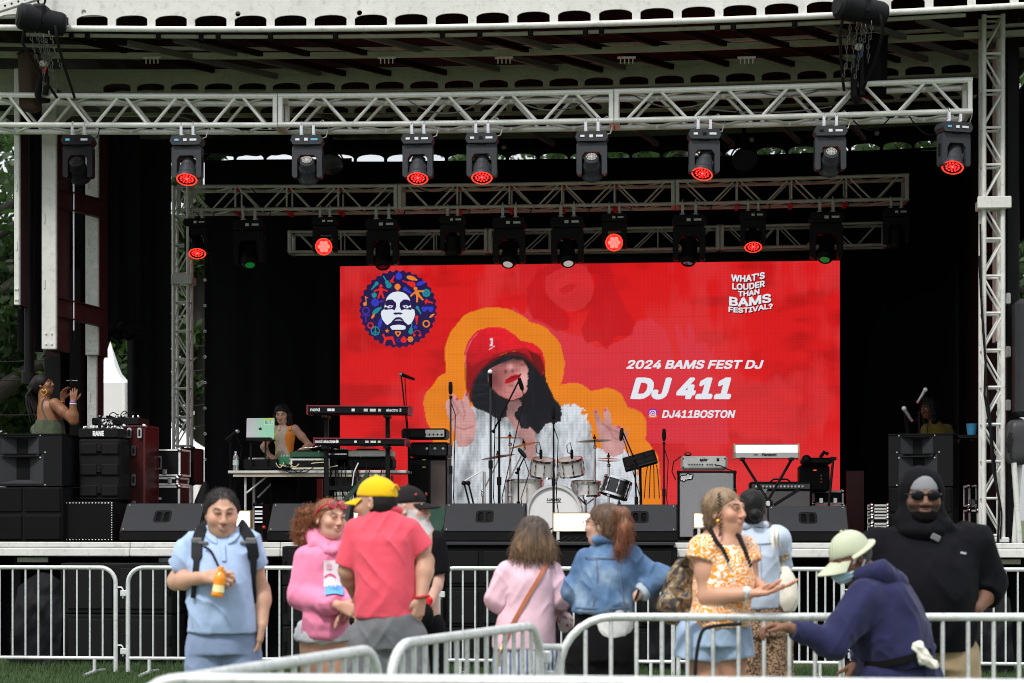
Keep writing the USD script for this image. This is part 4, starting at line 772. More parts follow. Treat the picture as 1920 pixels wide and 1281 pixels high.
def flight_case(label,u0,u1,v0,v1,Y,dep,body,edge=ALU,name='flight_case',group=None,latch=1,handle=True,z0=None):
 a,b=rect(u0,u1,v0,v1,Y,dep)
 if z0 is not None:a[2]=z0
 t=thing(name,label,'flight case',((a[0]+b[0])/2,Y,a[2]),group=group);MB().box2(a+.008,b-.008).build('panel_box',body,t);e=.022
 for x in(a[0],b[0]-e):
  for y in(a[1],b[1]-e):MB().box2((x,y,a[2]+e),(x+e,y+e,b[2]-e)).build('edge_strip',edge,t)
 for z in(a[2],b[2]-e):
  for y in(a[1],b[1]-e):MB().box2((a[0],y,z),(b[0],y+e,z+e)).build('edge_strip',edge,t)
  for x in(a[0],b[0]-e):MB().box2((x,a[1]+e,z),(x+e,b[1]-e,z+e)).build('edge_strip',edge,t)
 for x in(a[0]+.01,b[0]-.01):
  for z in(a[2]+.01,b[2]-.01):MB().ball((x,a[1]+.01,z),.032,sub=1).build('corner_ball',CHROME if edge is not BLACK else BLACK,t)
 cx,cz=(a[0]+b[0])/2,(a[2]+b[2])/2
 if handle:
  hw=min(.055,(b[0]-a[0])*.16);hx=a[0]+(b[0]-a[0])*.28
  m=MB().plate(rrect(hw*2,hw*2.9,.012).difference(rrect(hw*1.5,hw*2.3,.01)),.012,FRONT,(hx,a[1]-.002,cz));m.build('handle_plate',CHROME,t)
  MB().path([(hx-hw*.5,a[1]-.012,cz-hw),(hx-hw*.5,a[1]-.03,cz-hw*.6),(hx-hw*.5,a[1]-.03,cz+hw*.6),(hx-hw*.5,a[1]-.012,cz+hw)],.008,6).build('handle_grip',BLACKS,t)
 for k in range(latch):
  x=a[0]+(b[0]-a[0])*(k+.6)/(latch+.2);MB().box((x,a[1]-.004,a[2]+.05),(.05,.012,.07),bev=.004).box((x,a[1]-.012,a[2]+.05),(.02,.012,.03)).build('latch',CHROME,t)
 return t,a,b
t,a,b=flight_case('tall dark red flight case with chrome handles, right of the black rack',231,272,797,1010,21.4,.6,REDCASE,edge=mat('worn_red_edge',(.07,.008,.01),.4,.2),name='red_flight_case',latch=0,handle=False,z0=ZD)
for i,v in enumerate((812,845,900,950)):
 for u in((243,262)if i==0 else(251,)):p=atY(u,v,21.39);MB().plate(rrect(.05,.12 if i<2 else .14,.015).difference(rrect(.026,.08,.01)),.014,FRONT,p).build('handle_plate',CHROME,t);MB().box(p-[0,.012,0],(.012,.012,.07)).build('handle_grip',BLACKS,t)
def slab_rack(name,label,cat,u0,u1,v0,v1,Y,dep,n,m,z0=None):
 a,b=rect(u0,u1,v0,v1,Y,dep)
 if z0 is not None:a[2]=z0
 t=thing(name,label,cat,((a[0]+b[0])/2,Y,a[2]));MB().box2(a,b,bev=.025).build('shell',m,t)
 for k in range(n):
  z=a[2]+(b[2]-a[2])*(k+.5)/n;h=(b[2]-a[2])/n
  for sx in(.25,.75):MB().box((a[0]+(b[0]-a[0])*sx,Y-.008,z),((b[0]-a[0])*.42,.03,h*.55),bev=.014).build('moulded_rib',m,t)
  MB().box(((a[0]+b[0])/2,Y-.02,z),(.06,.03,h*.3),bev=.01).build('latch',BLACKS,t)
 return t,a,b
slab_rack('moulded_case','tall black moulded case under the front mixer, right of the left loudspeakers','equipment case',147,226,822,940,21.0,.6,3,CAB)
t,a,b=slab_rack('bass_cabinet','square black bass cabinet with dotted rim on the deck at the left','loudspeaker',116,213,940,1013,20.8,.6,0,BLACK,z0=ZD)
m=MB()
for k in range(60):
 f=k/60*4;q=f%1;x,z=((q,0),(1,q),(1-q,1),(0,1-q))[int(f)];m.ball((a[0]+.02+(b[0]-a[0]-.04)*x,20.795,a[2]+.02+(b[2]-a[2]-.04)*z),.006+.003*rng.random(),sub=1)
m.build('rim_rivet',LABEL,t,kind='stuff')
def mixer(label,u0,u1,v0,v1,Y,dep,txt,tu0,tu1):
 a,b=rect(u0,u1,v0,v1,Y,dep);t=thing('dj_mixer',label,'mixer',((a[0]+b[0])/2,Y,a[2]));MB().box2(a,b,bev=.01).build('chassis',BLACKS,t)
 vm=(v0+v1)/2+1;p=atY(tu0,vm+5,Y-.004);q=atY(tu1,vm-5,Y-.004);MB().plate(fitted(txt,0,-(q[2]-p[2]),q[0]-p[0],0,.05),.004,FRONT,(p[0],Y-.001,p[2])).build('lettering',LABEL,t)
 for k in range(14):x=a[0]+(b[0]-a[0])*rng.uniform(.06,.94);MB().rod((x,rng.uniform(a[1]+.03,b[1]-.03),b[2]),(x,a[1]+.1,b[2]+.025),.011,8).build('knob',[ALUD,LABEL,BLACKS][k%3],t)
 m=MB()
 for k in range(5):x=a[0]+(b[0]-a[0])*rng.uniform(.2,.8);m.path(sag(np.array([x,a[1]+.1,b[2]+.02]),np.array([x+rng.uniform(-.25,.25),b[1]-.05,b[2]+.02]),-rng.uniform(.03,.1)),.006,5)
 m.build('lead',RUBBER,t,kind='stuff');return t
mixer('front black mixer with white brand lettering, standing on the moulded case',147,222,803,821,21.0,.5,'RANE',174,195)
mixer('rear black mixer with white brand lettering, on top of the red flight case',172,260,783,797,21.5,.45,'RANE',191,211)
flight_case('upper black flight case with bright aluminium edges, left of the dark tower',279,338,842,893,22.0,.5,CASEB,latch=1)
flight_case('shallow open flight case lid between the two black cases',276,334,895,910,22.0,.5,CASEB,handle=False,latch=2)
t,a,b=flight_case('lower black flight case with a small sticker, standing on the deck',277,337,911,1010,22.0,.5,CASEB,handle=False,latch=0,z0=ZD)
p=atY(296,935,21.99);MB().box(p,(.09,.006,.03)).build('sticker',mat('faded_sticker',(.5,.4,.38)),t)
flight_case('black flight case in the shade just right of the stacked cases',340,363,840,908,22.6,.5,CASEB,edge=BLACK,handle=False)
YEL=mat('yellow_jacket',(.62,.47,.03),.5,var=.2)
a,b=atY(384,940,21.2),atY(371,1000,20.9);t=thing('rolled_banner','yellow banded bundle leaning behind the leftmost floor monitor','bundle',tuple(b))
MB().path([atY(385,905,21.4),atY(380,940,21.3),atY(375,975,21.1),atY(370,1010,21.0)],[.03,.09,.12,.12],10).build('dark_wrap',BLACK,t);MB().path([atY(379,950,21.1),atY(376,975,21.0),atY(371,1005,20.9)],[.02,.04,.03],8).build('yellow_band',YEL,t)
YT=22.3
a,b=rect(427,762,882,891,YT,.75);t=thing('folding_table','long folding table with pale top holding the gear of the DJ','table',((a[0]+b[0])/2,YT,ZD));TOPM=mat('table_edge_wood',(.45,.38,.28),.5,var=.2,scale=4,stretch=(1,6,6))
MB().box2((a[0],YT,b[2]-.035),(b[0],YT+.75,b[2]),bev=.008).build('tabletop',mat('table_grey_top',(.5,.5,.48),.5),t);MB().box2((a[0]+.06,YT+.02,b[2]-.075),(b[0]-.2,YT+.04,b[2]-.036)).build('apron',TOPM,t)
ztop_t=b[2]
for u in(460,476,722,735):p=atY(u,900,YT+(.1 if u in(460,722)else .6));MB().rod((p[0],p[1],ZD),(p[0],p[1],ztop_t-.05),.016,8).build('leg',ALUD,t)
for u,du in((462,40),(724,-40)):p=atY(u,925,YT+.1);q=atY(u+du,892,YT+.15);MB().rod(p,q,.012,8).build('leg_brace',ALUD,t);MB().rod(p+[.05,.4,-.05],q+[.05,.4,0],.012,8).build('leg_brace',ALUD,t)
def tbox(name,label,cat,u0,u1,v0,v1,dy,dep,m,extra=None,bev=.01):
 Y=YT+dy;a,b=rect(u0,u1,v0,v1,Y,dep);t=thing(name,label,cat,((a[0]+b[0])/2,Y,a[2]));MB().box2(a,b,bev=bev).build('body',m,t);return t,a,b
def knobs(t,a,b,n,ms,r=.01):
 for k in range(n):x,y=rng.uniform(a[0]+.03,b[0]-.03),rng.uniform(a[1]+.03,b[1]-.03);MB().rod((x,y,b[2]),(x,y,b[2]+rng.uniform(.012,.03)),r,8).build('knob',ms[k%len(ms)],t)
vt=lambda Y:HOR-(ztop_t-1.6)*sc(600,Y)
t,a,b=tbox('turntable','black record deck on the table under the laptop stand','turntable',456,520,861,879,.12,.4,BLACKS);knobs(t,a,b,9,[ALUD,LABEL,BLACKS]);MB().lathe([(.14,0),(.14,.02),(0,.022)],((a[0]+b[0])/2,YT+.34,b[2]),n=24).build('platter',ALUD,t)
t,a,b=tbox('effects_box','green lit box with loose cables beside the laptop','mixer',519,548,856,872,.2,.3,mat('green_lit_box',(.02,.16,.07),.4));knobs(t,a,b,10,[ALUD,LABEL])
t,a,b=tbox('flight_case_tray','white edged case tray in the middle of the table, under the second deck','flight case',545,618,860,880,.1,.45,CASEB);
for q in(((a[0],a[1]-.006,a[2]),(b[0],a[1]-.001,a[2]+.02)),((a[0],a[1]-.006,b[2]-.02),(b[0],a[1]-.001,b[2])),((a[0],a[1]-.006,a[2]+.021),(a[0]+.02,a[1]-.001,b[2]-.021)),((b[0]-.02,a[1]-.006,a[2]+.021),(b[0],a[1]-.001,b[2]-.021))):MB().box2(*q).build('edge_strip',ALU,t)
t,a,b=tbox('turntable','green tinted record deck raised on the white edged case','turntable',543,612,847,858,.15,.38,mat('green_tinted_deck',(.02,.09,.05),.4));MB().path([atY(562,841,YT+.3),atY(585,840,YT+.3),atY(603,836,YT+.3)],.008,6).build('tonearm',CHROME,t);knobs(t,a,b,6,[LABEL,ALUD])
MB().lathe([(.13,0),(.13,.02),(0,.022)],((a[0]+b[0])/2-.05,YT+.34,b[2]),n=24).build('platter',BLACKS,t)
t,a,b=tbox('dj_mixer','black mixer with many knobs between the two record decks','mixer',615,652,843,858,.12,.35,BLACKS);knobs(t,a,b,14,[LABEL,ALUD,CHROME]);MB().box2((a[0],a[1]+.02,ztop_t),(b[0],b[1],a[2])).build('riser',BLACK,t)
for k in range(12):x=a[0]+.02+k*(b[0]-a[0]-.04)/11;MB().rod((x,a[1]-.012,a[2]+.04),(x,a[1],a[2]+.04),.009,8).build('jack',CHROME,t)
t,a,b=tbox('turntable','silver record deck at the right end of the table under the red keyboards','turntable',652,732,844,856,.15,.4,ALU);MB().path([atY(672,838,YT+.3),atY(700,837,YT+.3),atY(712,832,YT+.3)],.008,6).build('tonearm',CHROME,t);MB().lathe([(.14,0),(.14,.02),(0,.022)],((a[0]+b[0])/2-.05,YT+.35,b[2]),n=24).build('platter',BLACKS,t)
for sx in(a[0],b[0]-.02):MB().box2((sx,a[1]+.05,ztop_t),(sx+.02,b[1],a[2])).build('foot',BLACKS,t)
t,a,b=tbox('black_mixer_case','black lump of padded case on the table below the silver deck','equipment case',628,735,857,880,.14,.4,BLACKS,bev=.03);knobs(t,a,b,6,[ALUD])
p=atY(490,877,YT+.05);t=thing('laptop_stand','thin black laptop stand rising from the table','laptop stand',(p[0],YT+.05,ztop_t))
for u in(470,498):q=atY(u,880,YT+.06);MB().bar((q[0],YT+.06,ztop_t),(q[0],YT+.06,atY(u,825,YT+.06)[2]),.02,.02).build('leg',BLACKS,t)
MB().box2(atY(460,880,YT),atY(515,877,YT+.2)).build('base_bar',BLACKS,t);a=atY(462,826,YT);b=atY(516,822,YT+.3);MB().box2(a,b).build('tray',BLACKS,t)
a,b=atY(462,823,YT+.1),atY(516,784,YT+.16);t=thing('laptop','silver laptop with a sticker and a green glow, screen back to the crowd','laptop',(float((a[0]+b[0])/2),YT+.1,float(a[2])))
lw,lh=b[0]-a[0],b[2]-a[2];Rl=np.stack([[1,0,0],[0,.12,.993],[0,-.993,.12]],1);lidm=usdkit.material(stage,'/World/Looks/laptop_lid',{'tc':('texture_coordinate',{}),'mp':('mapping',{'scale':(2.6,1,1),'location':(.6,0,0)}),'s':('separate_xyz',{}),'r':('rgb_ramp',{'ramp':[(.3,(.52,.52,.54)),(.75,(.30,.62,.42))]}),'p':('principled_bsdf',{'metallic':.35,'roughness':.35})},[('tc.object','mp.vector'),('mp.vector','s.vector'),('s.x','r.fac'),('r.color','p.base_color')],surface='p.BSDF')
MB().plate(rrect(lw,lh,.012,0,lh/2),.008,Rl,((a[0]+b[0])/2,YT+.1,a[2])).build('lid',lidm,t);MB().box(((a[0]+b[0])/2,YT+.24,a[2]-.004),(lw,.26,.014),bev=.004).build('keyboard_base',ALU,t)
fr_=lambda x,z:np.array([(a[0]+b[0])/2,YT+.1,a[2]])+Rl@np.array([x,z,.0085])
leaf=affinity.rotate(affinity.scale(Point(0,0).buffer(.007),.5,1.1),-30,origin=(0,0))
MB().plate(unary_union([Point(-.007,0).buffer(.013),Point(.007,0).buffer(.013),affinity.translate(leaf,.004,.021)]).difference(Point(.024,.003).buffer(.009)),.001,Rl,fr_(0,lh*.47)).build('fruit_emblem',BLACKS,t)
MB().plate(rrect(.12,.085,.004),.001,Rl,fr_(lw*.30,lh*.80)).build('sticker',mat('mint_sticker',(.45,.75,.6)),t);MB().plate(sbox(-.06,-.012,.06,.012),.0012,Rl,fr_(lw*.30,lh*.93)).build('sticker',mat('yellow_sticker',(.62,.6,.1)),t)
MB().plate(fitted('B.T.',-.045,-.02,.045,.02),.0012,Rl,fr_(lw*.30,lh*.79)+Rl@np.array([0,0,.001])).build('sticker_print',mat('green_print',(.03,.2,.12)),t)
p=atY(442,880,YT+.1);t=thing('water_bottle','clear plastic water bottle at the left end of the table','bottle',(p[0],YT+.1,ztop_t));WATER=mat('clear_plastic',(.85,.9,.9),.08,trans=.85,var=.02)
MB().lathe([(0,0),(.03,0),(.035,.01),(.033,.06),(.035,.07),(.033,.12),(.035,.15),(.03,.18),(.013,.205),(.013,.215)],(p[0],YT+.1,ztop_t),n=16,sharp=False).build('bottle',WATER,t);MB().lathe([(.015,.215),(.015,.235),(0,.235)],(p[0],YT+.1,ztop_t),n=12).build('cap',LABEL,t);MB().lathe([(.0358,.07),(.0358,.13)],(p[0],YT+.1,ztop_t),n=16).build('wrapper',mat('bottle_label',(.5,.62,.6),.4),t)
YW=mat('pale_yellow_cable',(.62,.55,.32),.5)
t=thing('cable_tangle','tangle of pale yellow and black cables hanging over the table front','cables',tuple(atY(560,878,YT)))
for k in range(9):
 u0,u1=rng.uniform(510,640,2);a,b=atY(u0,rng.uniform(862,876),YT-.02),atY(u1,rng.uniform(862,880),YT-.03);MB().path(sag(a,b,rng.uniform(-.05,.12))+np.array([0,-.02*(k%3),0]),.006,5).build('lead',YW if k%2 else RUBBER,t)
for k in range(16):
 u0=rng.uniform(615,760);a=atY(u0,rng.uniform(858,882),YT-.03);b=atY(u0+rng.uniform(-30,30),rng.uniform(900,1000),YT-.05);MB().path(sag(a,b,.08),.007,5).build('lead',RUBBER,t)
MB().path([atY(672,868,YT-.04),atY(664,885,YT-.06),atY(660,915,YT-.05),atY(664,940,YT-.05),atY(674,952,YT-.05)],.008,6).build('lead',LABEL,t)
t=thing('red_pillar','narrow red upright panel in the shade under the table','panel',tuple(atY(600,940,23.4)));a,b=rect(594,604,898,940,23.4,.05);MB().box2((a[0],23.4,ZD),b).build('board',mat('red_board',(.35,.01,.015),.5),t)
t,a,b=flight_case('grey patch rack on the deck under the right end of the table',628,668,890,1005,22.9,.4,mat('grey_rack',(.10,.10,.10),.5),edge=BLACK,handle=False,latch=0,z0=ZD)
for k in range(5):p=atY(645,926+k*9,22.35);tt=MB().box(p,(.24,.02,.045),bev=.004);tt.build('rack_unit',ALUD,t)
t,a,b=flight_case('black effect rack beside the light panel under the table, left of the girl',477,493,945,1008,21.8,.4,BLACK,edge=BLACK,handle=False,latch=0,z0=ZD)
for k,v in enumerate((951,959,964,972,979)):p=atY(485,v,21.79);MB().box(p,(.09,.01,.02)).build('display',LABEL,t)
p=atY(495,989,21.79);MB().ball(p,.022).build('red_knob',REDTAPE,t)
NORD=mat('keyboard_red',(.22,.012,.03),.4,var=.1);YK=22.0
def keyboard(label,u0,u1,v0,v1,Y,texts,slope):
 a,b=atY(u0,v1,Y),atY(u1,v0,Y);L=b[0]-a[0];t=thing('stage_keyboard',label,'keyboard',(float((a[0]+b[0])/2),Y,float(a[2])));H=b[2]-a[2]
 R=frame([1,0,slope],[0,1,0]);o=(a+[L/2,0,H*.5]);w=lambda p:o+R@np.asarray(p,float)
 MB().box(w((0,.15,0)),(L,.3,H),R,.012).build('chassis',BLACKS,t);MB().box(w((0,.13,H*.5)),(L+.01,.28,.014),R).build('red_top',NORD,t)
 for sx in(-1,1):MB().box(w((sx*L/2,.15,0)),(.02,.31,H+.02),R,.004).build('end_cheek',NORD,t)
 for(txt,f0,f1,hh)in texts:MB().plate(fitted(txt,0,-H*hh,L*(f1-f0),0,.02),.003,R@FRONT,w((-L/2+L*f0,-.0005,-H*hh*.45))).build('lettering',LABEL,t)
 for f0,f1 in((.2,.235),(.24,.27),(.44,.47),(.56,.6),(.62,.68),(.7,.73)):MB().box(w((-L/2+L*(f0+f1)/2,-.002,.0)),(L*(f1-f0),.004,H*.32),R).build('jack_label',LABEL if f0<.45 else ALUD,t)
 return t
keyboard('upper red backed keyboard on the double keyboard stand',576,766,761,777,YK,(('nord',.03,.125,.42),('electro 3',.78,.93,.36)),-.012)
keyboard('lower red backed keyboard just above the silver record deck',589,760,822,835,YK+.15,(('nord electro 5',.01,.26,.5),),-.008)
t=thing('keyboard_stand','black double tier stand carrying the two red backed keyboards','keyboard stand',(atY(665,1000,YK)[0],YK+.2,ZD))
for u in(612,727):
 p=atY(u,800,YK+.2);MB().bar((p[0],YK+.2,ZD),(p[0],YK+.2,atY(u,782,YK+.2)[2]),.05,.05).build('upright',BLACKS,t)
 for v in(782,840):q=atY(u,v,YK+.2);MB().bar(q-[0,.2,0],q+[0,.15,0],.05,.03).build('arm',BLACKS,t);MB().ball(q+[0,-.06,0],.03,sub=1).build('clamp_knob',BLACKS,t)
 MB().bar((p[0],YK-.1,ZD+.03),(p[0],YK+.5,ZD+.03),.05,.04).build('foot',BLACKS,t)
a,b=atY(612,915,YK+.2),atY(727,915,YK+.2);MB().bar(a,b,.04,.05).build('cross_bar',BLACKS,t);MB().bar(atY(690,890,YK-.05),atY(632,955,YK-.05),.05,.05).build('brace',mat('dark_green_bar',(.01,.035,.022),.5),t)
t,a,b=slab_rack('amp_stack','dark bass amplifier tower with a brown cloth front, left of the drums','amplifier',766,838,858,1008,22.8,.5,0,BLACKS,z0=ZD)
q,r_=rect(806,837,862,1000,22.79,.01);MB().box2(q+[.01,-.008,.02],r_-[.01,.012,.01],bev=.004).build('speaker_cloth',mat('brown_grille_cloth',(.11,.08,.07),.7,var=.2,bump=.4,bscale=300),t)
q,r_=rect(768,804,870,1000,22.79,.01);MB().box2(q+[.01,-.008,.02],r_-[.01,.012,.01],bev=.004).build('speaker_cloth',BLACK,t)
for v in(862,876):p=atY(795,v,22.77);MB().box(p,(.04,.01,.012)).build('badge',mat('brass_badge',(.5,.38,.15),.3,.8),t)
t,a,b=slab_rack('guitar_amplifier','wide black amplifier head lying on top of the amplifier tower','amplifier',752,836,803,823,22.6,.4,0,BLACKS);MB().box2((a[0]+.3,22.59,a[2]+.02),(b[0]-.02,22.598,b[2]-.02)).build('rear_panel',ALUD,t);
for k in range(5):MB().rod((b[0]-.05-k*.05,22.58,a[2]+.05),(b[0]-.05-k*.05,22.595,a[2]+.05),.012,8).build('jack',BLACK,t)
t,a,b=slab_rack('guitar_amplifier','second amplifier box with grey side, below the wide amplifier head','amplifier',768,840,829,857,22.7,.45,0,BLACKS);MB().box2((a[0]+.24,22.69,a[2]+.02),(b[0]-.02,22.698,b[2]-.02)).build('grey_panel',WEDGE,t)
for k in range(3):MB().ball((b[0]-.06-k*.1,22.685,a[2]+.1),.018,sub=1).build('knob',ALUD,t)
MB().bar(atY(752,826,22.5),atY(838,826,22.5),.3,.03).build('support_bar',BLACKS,'/World/guitar_amplifier')
#drum kit
SHELL=mat('white_drum_shell',(.66,.64,.62),.25,var=.08,scale=5,stretch=(3,3,.4));HEAD=mat('drum_skin',(.72,.72,.72),.4,var=.02);HEADD=mat('amber_drum_skin',(.32,.16,.09),.4)
CYM=mat('cymbal_bronze',(.62,.36,.12),.3,.7,var=.1,scale=12);HWR=CHROME
YD=22.6
def drum(name,label,c,R,H,ax,shell=SHELL,top=HEAD,bot=HEADD,lugs=8,text=None,stand=None):
 t=thing(name,label,'drum',tuple(c));X,Yv,d=perp(ax);c=np.asarray(c,float)
 MB().lathe([(R,0),(R,H)],c,d,36).build('shell',shell,t)
 MB().lathe([(R*.985,H+.004),(0,H+.004)],c,d,36).build('drum_skin',top,t);MB().lathe([(0,-.004),(R*.985,-.004)],c,d,36).build('drum_skin',bot,t)
 for h in(-.012,H-.012):MB().lathe([(R+.003,h),(R+.013,h),(R+.013,h+.026),(R-.004,h+.026),(R-.004,h)],c,d,36).build('hoop',HWR,t)
 for k in range(lugs):
  a=k*2*math.pi/lugs+.2;r_=X*math.cos(a)+Yv*math.sin(a);B=frame(d,r_);o=c+r_*(R+.012)
  m=MB()
  for hh in(H*.28,H*.72):m.box(o+d*hh,(.06 if H>.25 else .045,.018,.018),B,.005)
  m.rod(o+d*.0,o+d*H,.0045,6);m.build('lug',HWR,t)
 return t
p=atY(1039,956,YD-.2);tb=1.5708;rk=0.312;c=np.array([p[0],YD-.25,ZD+rk+.03])
KD=(-.0,-1,-.02)
bd=drum('bass_drum','white bass drum facing the crowd with script lettering on its skin',c+np.array([0,.4,0]),rk,.40,KD,bot=HEAD,lugs=10)
for h in(.385,.0):MB().lathe([(rk+.004,h),(rk+.022,h),(rk+.022,h+.045),(rk-.01,h+.045)],c+[0,.4,0],KD,40).build('wooden_hoop',SHELL if h==0 else mat('kick_hoop',(.55,.54,.53),.3),bd)
f0=c-[0,.0085,0];MB().plate(Point(.10,-.10).buffer(.07).difference(Point(.10,-.10).buffer(.052)),.003,FRONT,f0).build('port_ring',LABEL,bd);MB().plate(Point(.10,-.10).buffer(.052),.002,FRONT,f0).build('port_hole',BLACK,bd)
g=affinity.skew(text_poly('Ludwig',.05),xs=18);b=g.bounds;g=affinity.translate(affinity.scale(g,.17/(b[2]-b[0]),.17/(b[2]-b[0]),origin=(b[0],b[1])),-.085-b[0],.12-b[1]);MB().plate(g.union(sbox(-.085,.112,.09,.116)),.002,FRONT,f0).build('script_lettering',BLACKS,bd)
for sx in(-1,1):MB().rod(c+[sx*.22,.1,-.2],c+[sx*.36,-.02,-rk-.02],.01,8).build('spur',HWR,bd)
P_=lambda u,v,Y:atY(u,v,Y)
for u0,u1,v0,v1,l in((995,1036,862,900,'left'),(1050,1094,862,898,'right')):
 a,b=atY(u0,v1,YD),atY(u1,v0,YD);R=(b[0]-a[0])/2;H=(b[2]-a[2])*.8;d=np.array([.12 if l=='left' else-.12,-.25,1]);d/=np.linalg.norm(d)
 t=drum('rack_tom',f'{l} one of two white toms mounted over the bass drum',np.array([(a[0]+b[0])/2,YD+.05,a[2]+.05]),R,H,d);o=np.array([(a[0]+b[0])/2,YD+.1,a[2]+.12])
 MB().path([o+[0,.02,0],o+[(.14 if l=='left' else-.14),.05,.02],c+[0,.25,rk+.02]],.012,8).build('mount_arm',HWR,t)
a,b=atY(949,1000,YD+.2),atY(990,903,YD+.2);t=drum('floor_tom','big white floor tom left of the bass drum',np.array([atY(983,900,YD+.2)[0],YD+.25,atY(950,962,YD)[2]]),.225,.40,(0,-.05,1))
for a_ in(.5,2.3,4.2):o=np.array([atY(983,900,YD+.2)[0]+.24*math.cos(a_),YD+.25+.24*math.sin(a_),ZD]);MB().rod(o,o+[0,0,.45],.009,8).build('leg',HWR,t)
p=atY(1098,928,YD+.15);t=drum('snare_drum','white snare drum on its stand right of the bass drum',np.array([p[0],YD+.2,p[2]]),.17,.16,(.02,-.08,1))
for a_ in(.3,2.4,4.5):MB().rod(np.array([p[0],YD+.2,p[2]-.2]),np.array([p[0]+.2*math.cos(a_),YD+.2+.2*math.sin(a_),ZD]),.01,8).build('stand_leg',HWR,t);MB().rod(np.array([p[0],YD+.2,p[2]-.12]),np.array([p[0]+.15*math.cos(a_),YD+.2+.15*math.sin(a_),p[2]-.01]),.01,6).build('basket_arm',HWR,t)
MB().rod((p[0],YD+.2,p[2]-.25),(p[0],YD+.2,p[2]-.06),.014,8).build('stand_post',HWR,t)
p=atY(1168,920,YD-.1);t=drum('side_snare','shiny black snare drum tilted under the electronic pad',np.array([p[0]-.12,YD-.05,p[2]-.06]),.165,.2,(.30,.12,.95),shell=mat('black_chrome_shell',(.03,.03,.032),.12,.3),top=BLACKS,bot=BLACKS)
for a_ in(.3,2.4,4.5):o=np.array([p[0]-.05,YD,p[2]-.12]);MB().rod(o,np.array([o[0]+.22*math.cos(a_),YD+.22*math.sin(a_),ZD]),.01,8).build('stand_leg',HWR,t)
def tripod(t,x,y,r,h,m,rr=.009):
 for k in range(3):a=k*2.094+.5;MB().rod((x,y,ZD+h),(x+r*math.cos(a),y+r*math.sin(a),ZD+.01),rr,8).build('leg',m,t);MB().rod((x+r*.5*math.cos(a),y+r*.5*math.sin(a),ZD+h*.5),(x,y,ZD+h*.35),rr*.7,6).build('leg_strut',m,t)
def cymbal(label,u,v,w,Y,tilt,boom=None,u_base=None,two=False,m=CYM):
 c=atY(u,v,Y);R=w/2/sc(u,Y);d=np.array([tilt[0],tilt[1],1.0]);d/=np.linalg.norm(d);bx=atY(u_base or u,900,Y)[0];t=thing('cymbal',label,'cymbal',(bx,Y+.05,ZD))
 pr=[(0,R*.11),(R*.1,R*.1),(R*.19,R*.05),(R*.6,R*.02),(R,-R*.03),(R*.995,-R*.036),(R*.19,R*.03),(0,R*.08)]
 MB().lathe(pr,c,d,40,sharp=False).build('plate',m,t)
 if two:MB().lathe([(r,-h-.03)for r,h in pr],c,d,40,sharp=False).build('plate',m,t)
 MB().rod(c-d*.06,c+d*.07,.008,8).lathe([(.02,.02),(.02,.04),(0,.045)],c,d,10).build('wing_nut',BLACKS,t)
 top=np.array([bx,Y+.05,c[2]-.08])if u_base is None else np.array([bx,Y+.05,c[2]-.42])
 MB().rod((bx,Y+.05,ZD+.1),top,.014,8).build('stand_tube',HWR,t);MB().rod(top,c-d*.04,.009,8).build('boom_arm',HWR,t);MB().ball(top,.025,sub=1).build('tilter',HWR,t);MB().box((bx,Y+.05,ZD+.55),(.045,.05,.05),bev=.008).build('clamp',HWR,t)
 tripod(t,bx,Y+.05,.27,.42,HWR);return t
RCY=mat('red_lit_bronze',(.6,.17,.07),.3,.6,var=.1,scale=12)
cymbal('highest cymbal on the left of the drum kit, seen edge on',956,821,62,YD+.3,(.02,-.02))
cymbal('cymbal tilted up to the right, above the left tom',983,834,58,YD,(-.22,-.12),u_base=955)
cymbal('reddish cymbal lowest at the left of the drum kit',934,856,64,YD-.1,(-.16,.02),u_base=905,m=RCY)
cymbal('wide cymbal with a small one above it, right of the toms',1115,826,66,YD+.1,(-.05,.03))
cc=atY(1114,817,YD+.1);MB().lathe([(0,.02),(.06,.01),(.14,-.01),(.06,0),(0,.01)],cc,(0,0,1),30,sharp=False).build('splash_plate',CYM,'/World/cymbal_003')
cymbal('pair of reddish hi hat plates at the right of the drum kit',1141,860,44,YD-.1,(.02,-.05),two=True,m=RCY)
p=atY(1200,864,YD-.3);t=thing('drum_pad','flat black electronic drum pad on a stand, right of the drums','drum pad',(p[0],YD-.2,ZD));Rp=frame([1,.0,.28],[0,.8,.5])
MB().box(p,(.4,.3,.05),Rp,.012).build('pad_body',BLACKS,t)
for i in range(3):
 for k in range(2):MB().box(p+Rp@np.array([-.12+i*.12,-.06+k*.12,.028]),(.1,.1,.012),Rp,.005).build('pad',CAB,t)
MB().rod((p[0]+.02,YD-.2,ZD),p-[0,0,.02],.016,8).build('post',BLACKS,t);tripod(t,p[0]+.02,YD-.2,.25,.35,BLACKS,.011)
for k in range(4):MB().path(sag(p+[.1+k*.03,-.02,-.05],p+[.05+k*.06,.05,-.45],-.1),.006,5).build('lead',RUBBER,t)
p=atY(908,900,YD-.2);t=thing('pedal_stand','small chrome pedal stand with two beaters, left of the drums','stand',(p[0],YD-.2,ZD))
MB().rod((p[0],YD-.2,ZD),(p[0],YD-.2,p[2]+.1),.018,8).build('tube',HWR,t);MB().rod(atY(870,903,YD-.2),atY(905,882,YD-.2),.008,8).build('arm',ALU,t);tripod(t,p[0],YD-.2,.2,.2,HWR)
for du in(-20,-12):q=atY(900+du,945,YD-.3);MB().path([q,q+[-.03,0,.12],q+[-.06,0,.24]],.012,6).ball(q+[-.065,0,.25],.03,sub=1).build('beater',BLACKS,t)
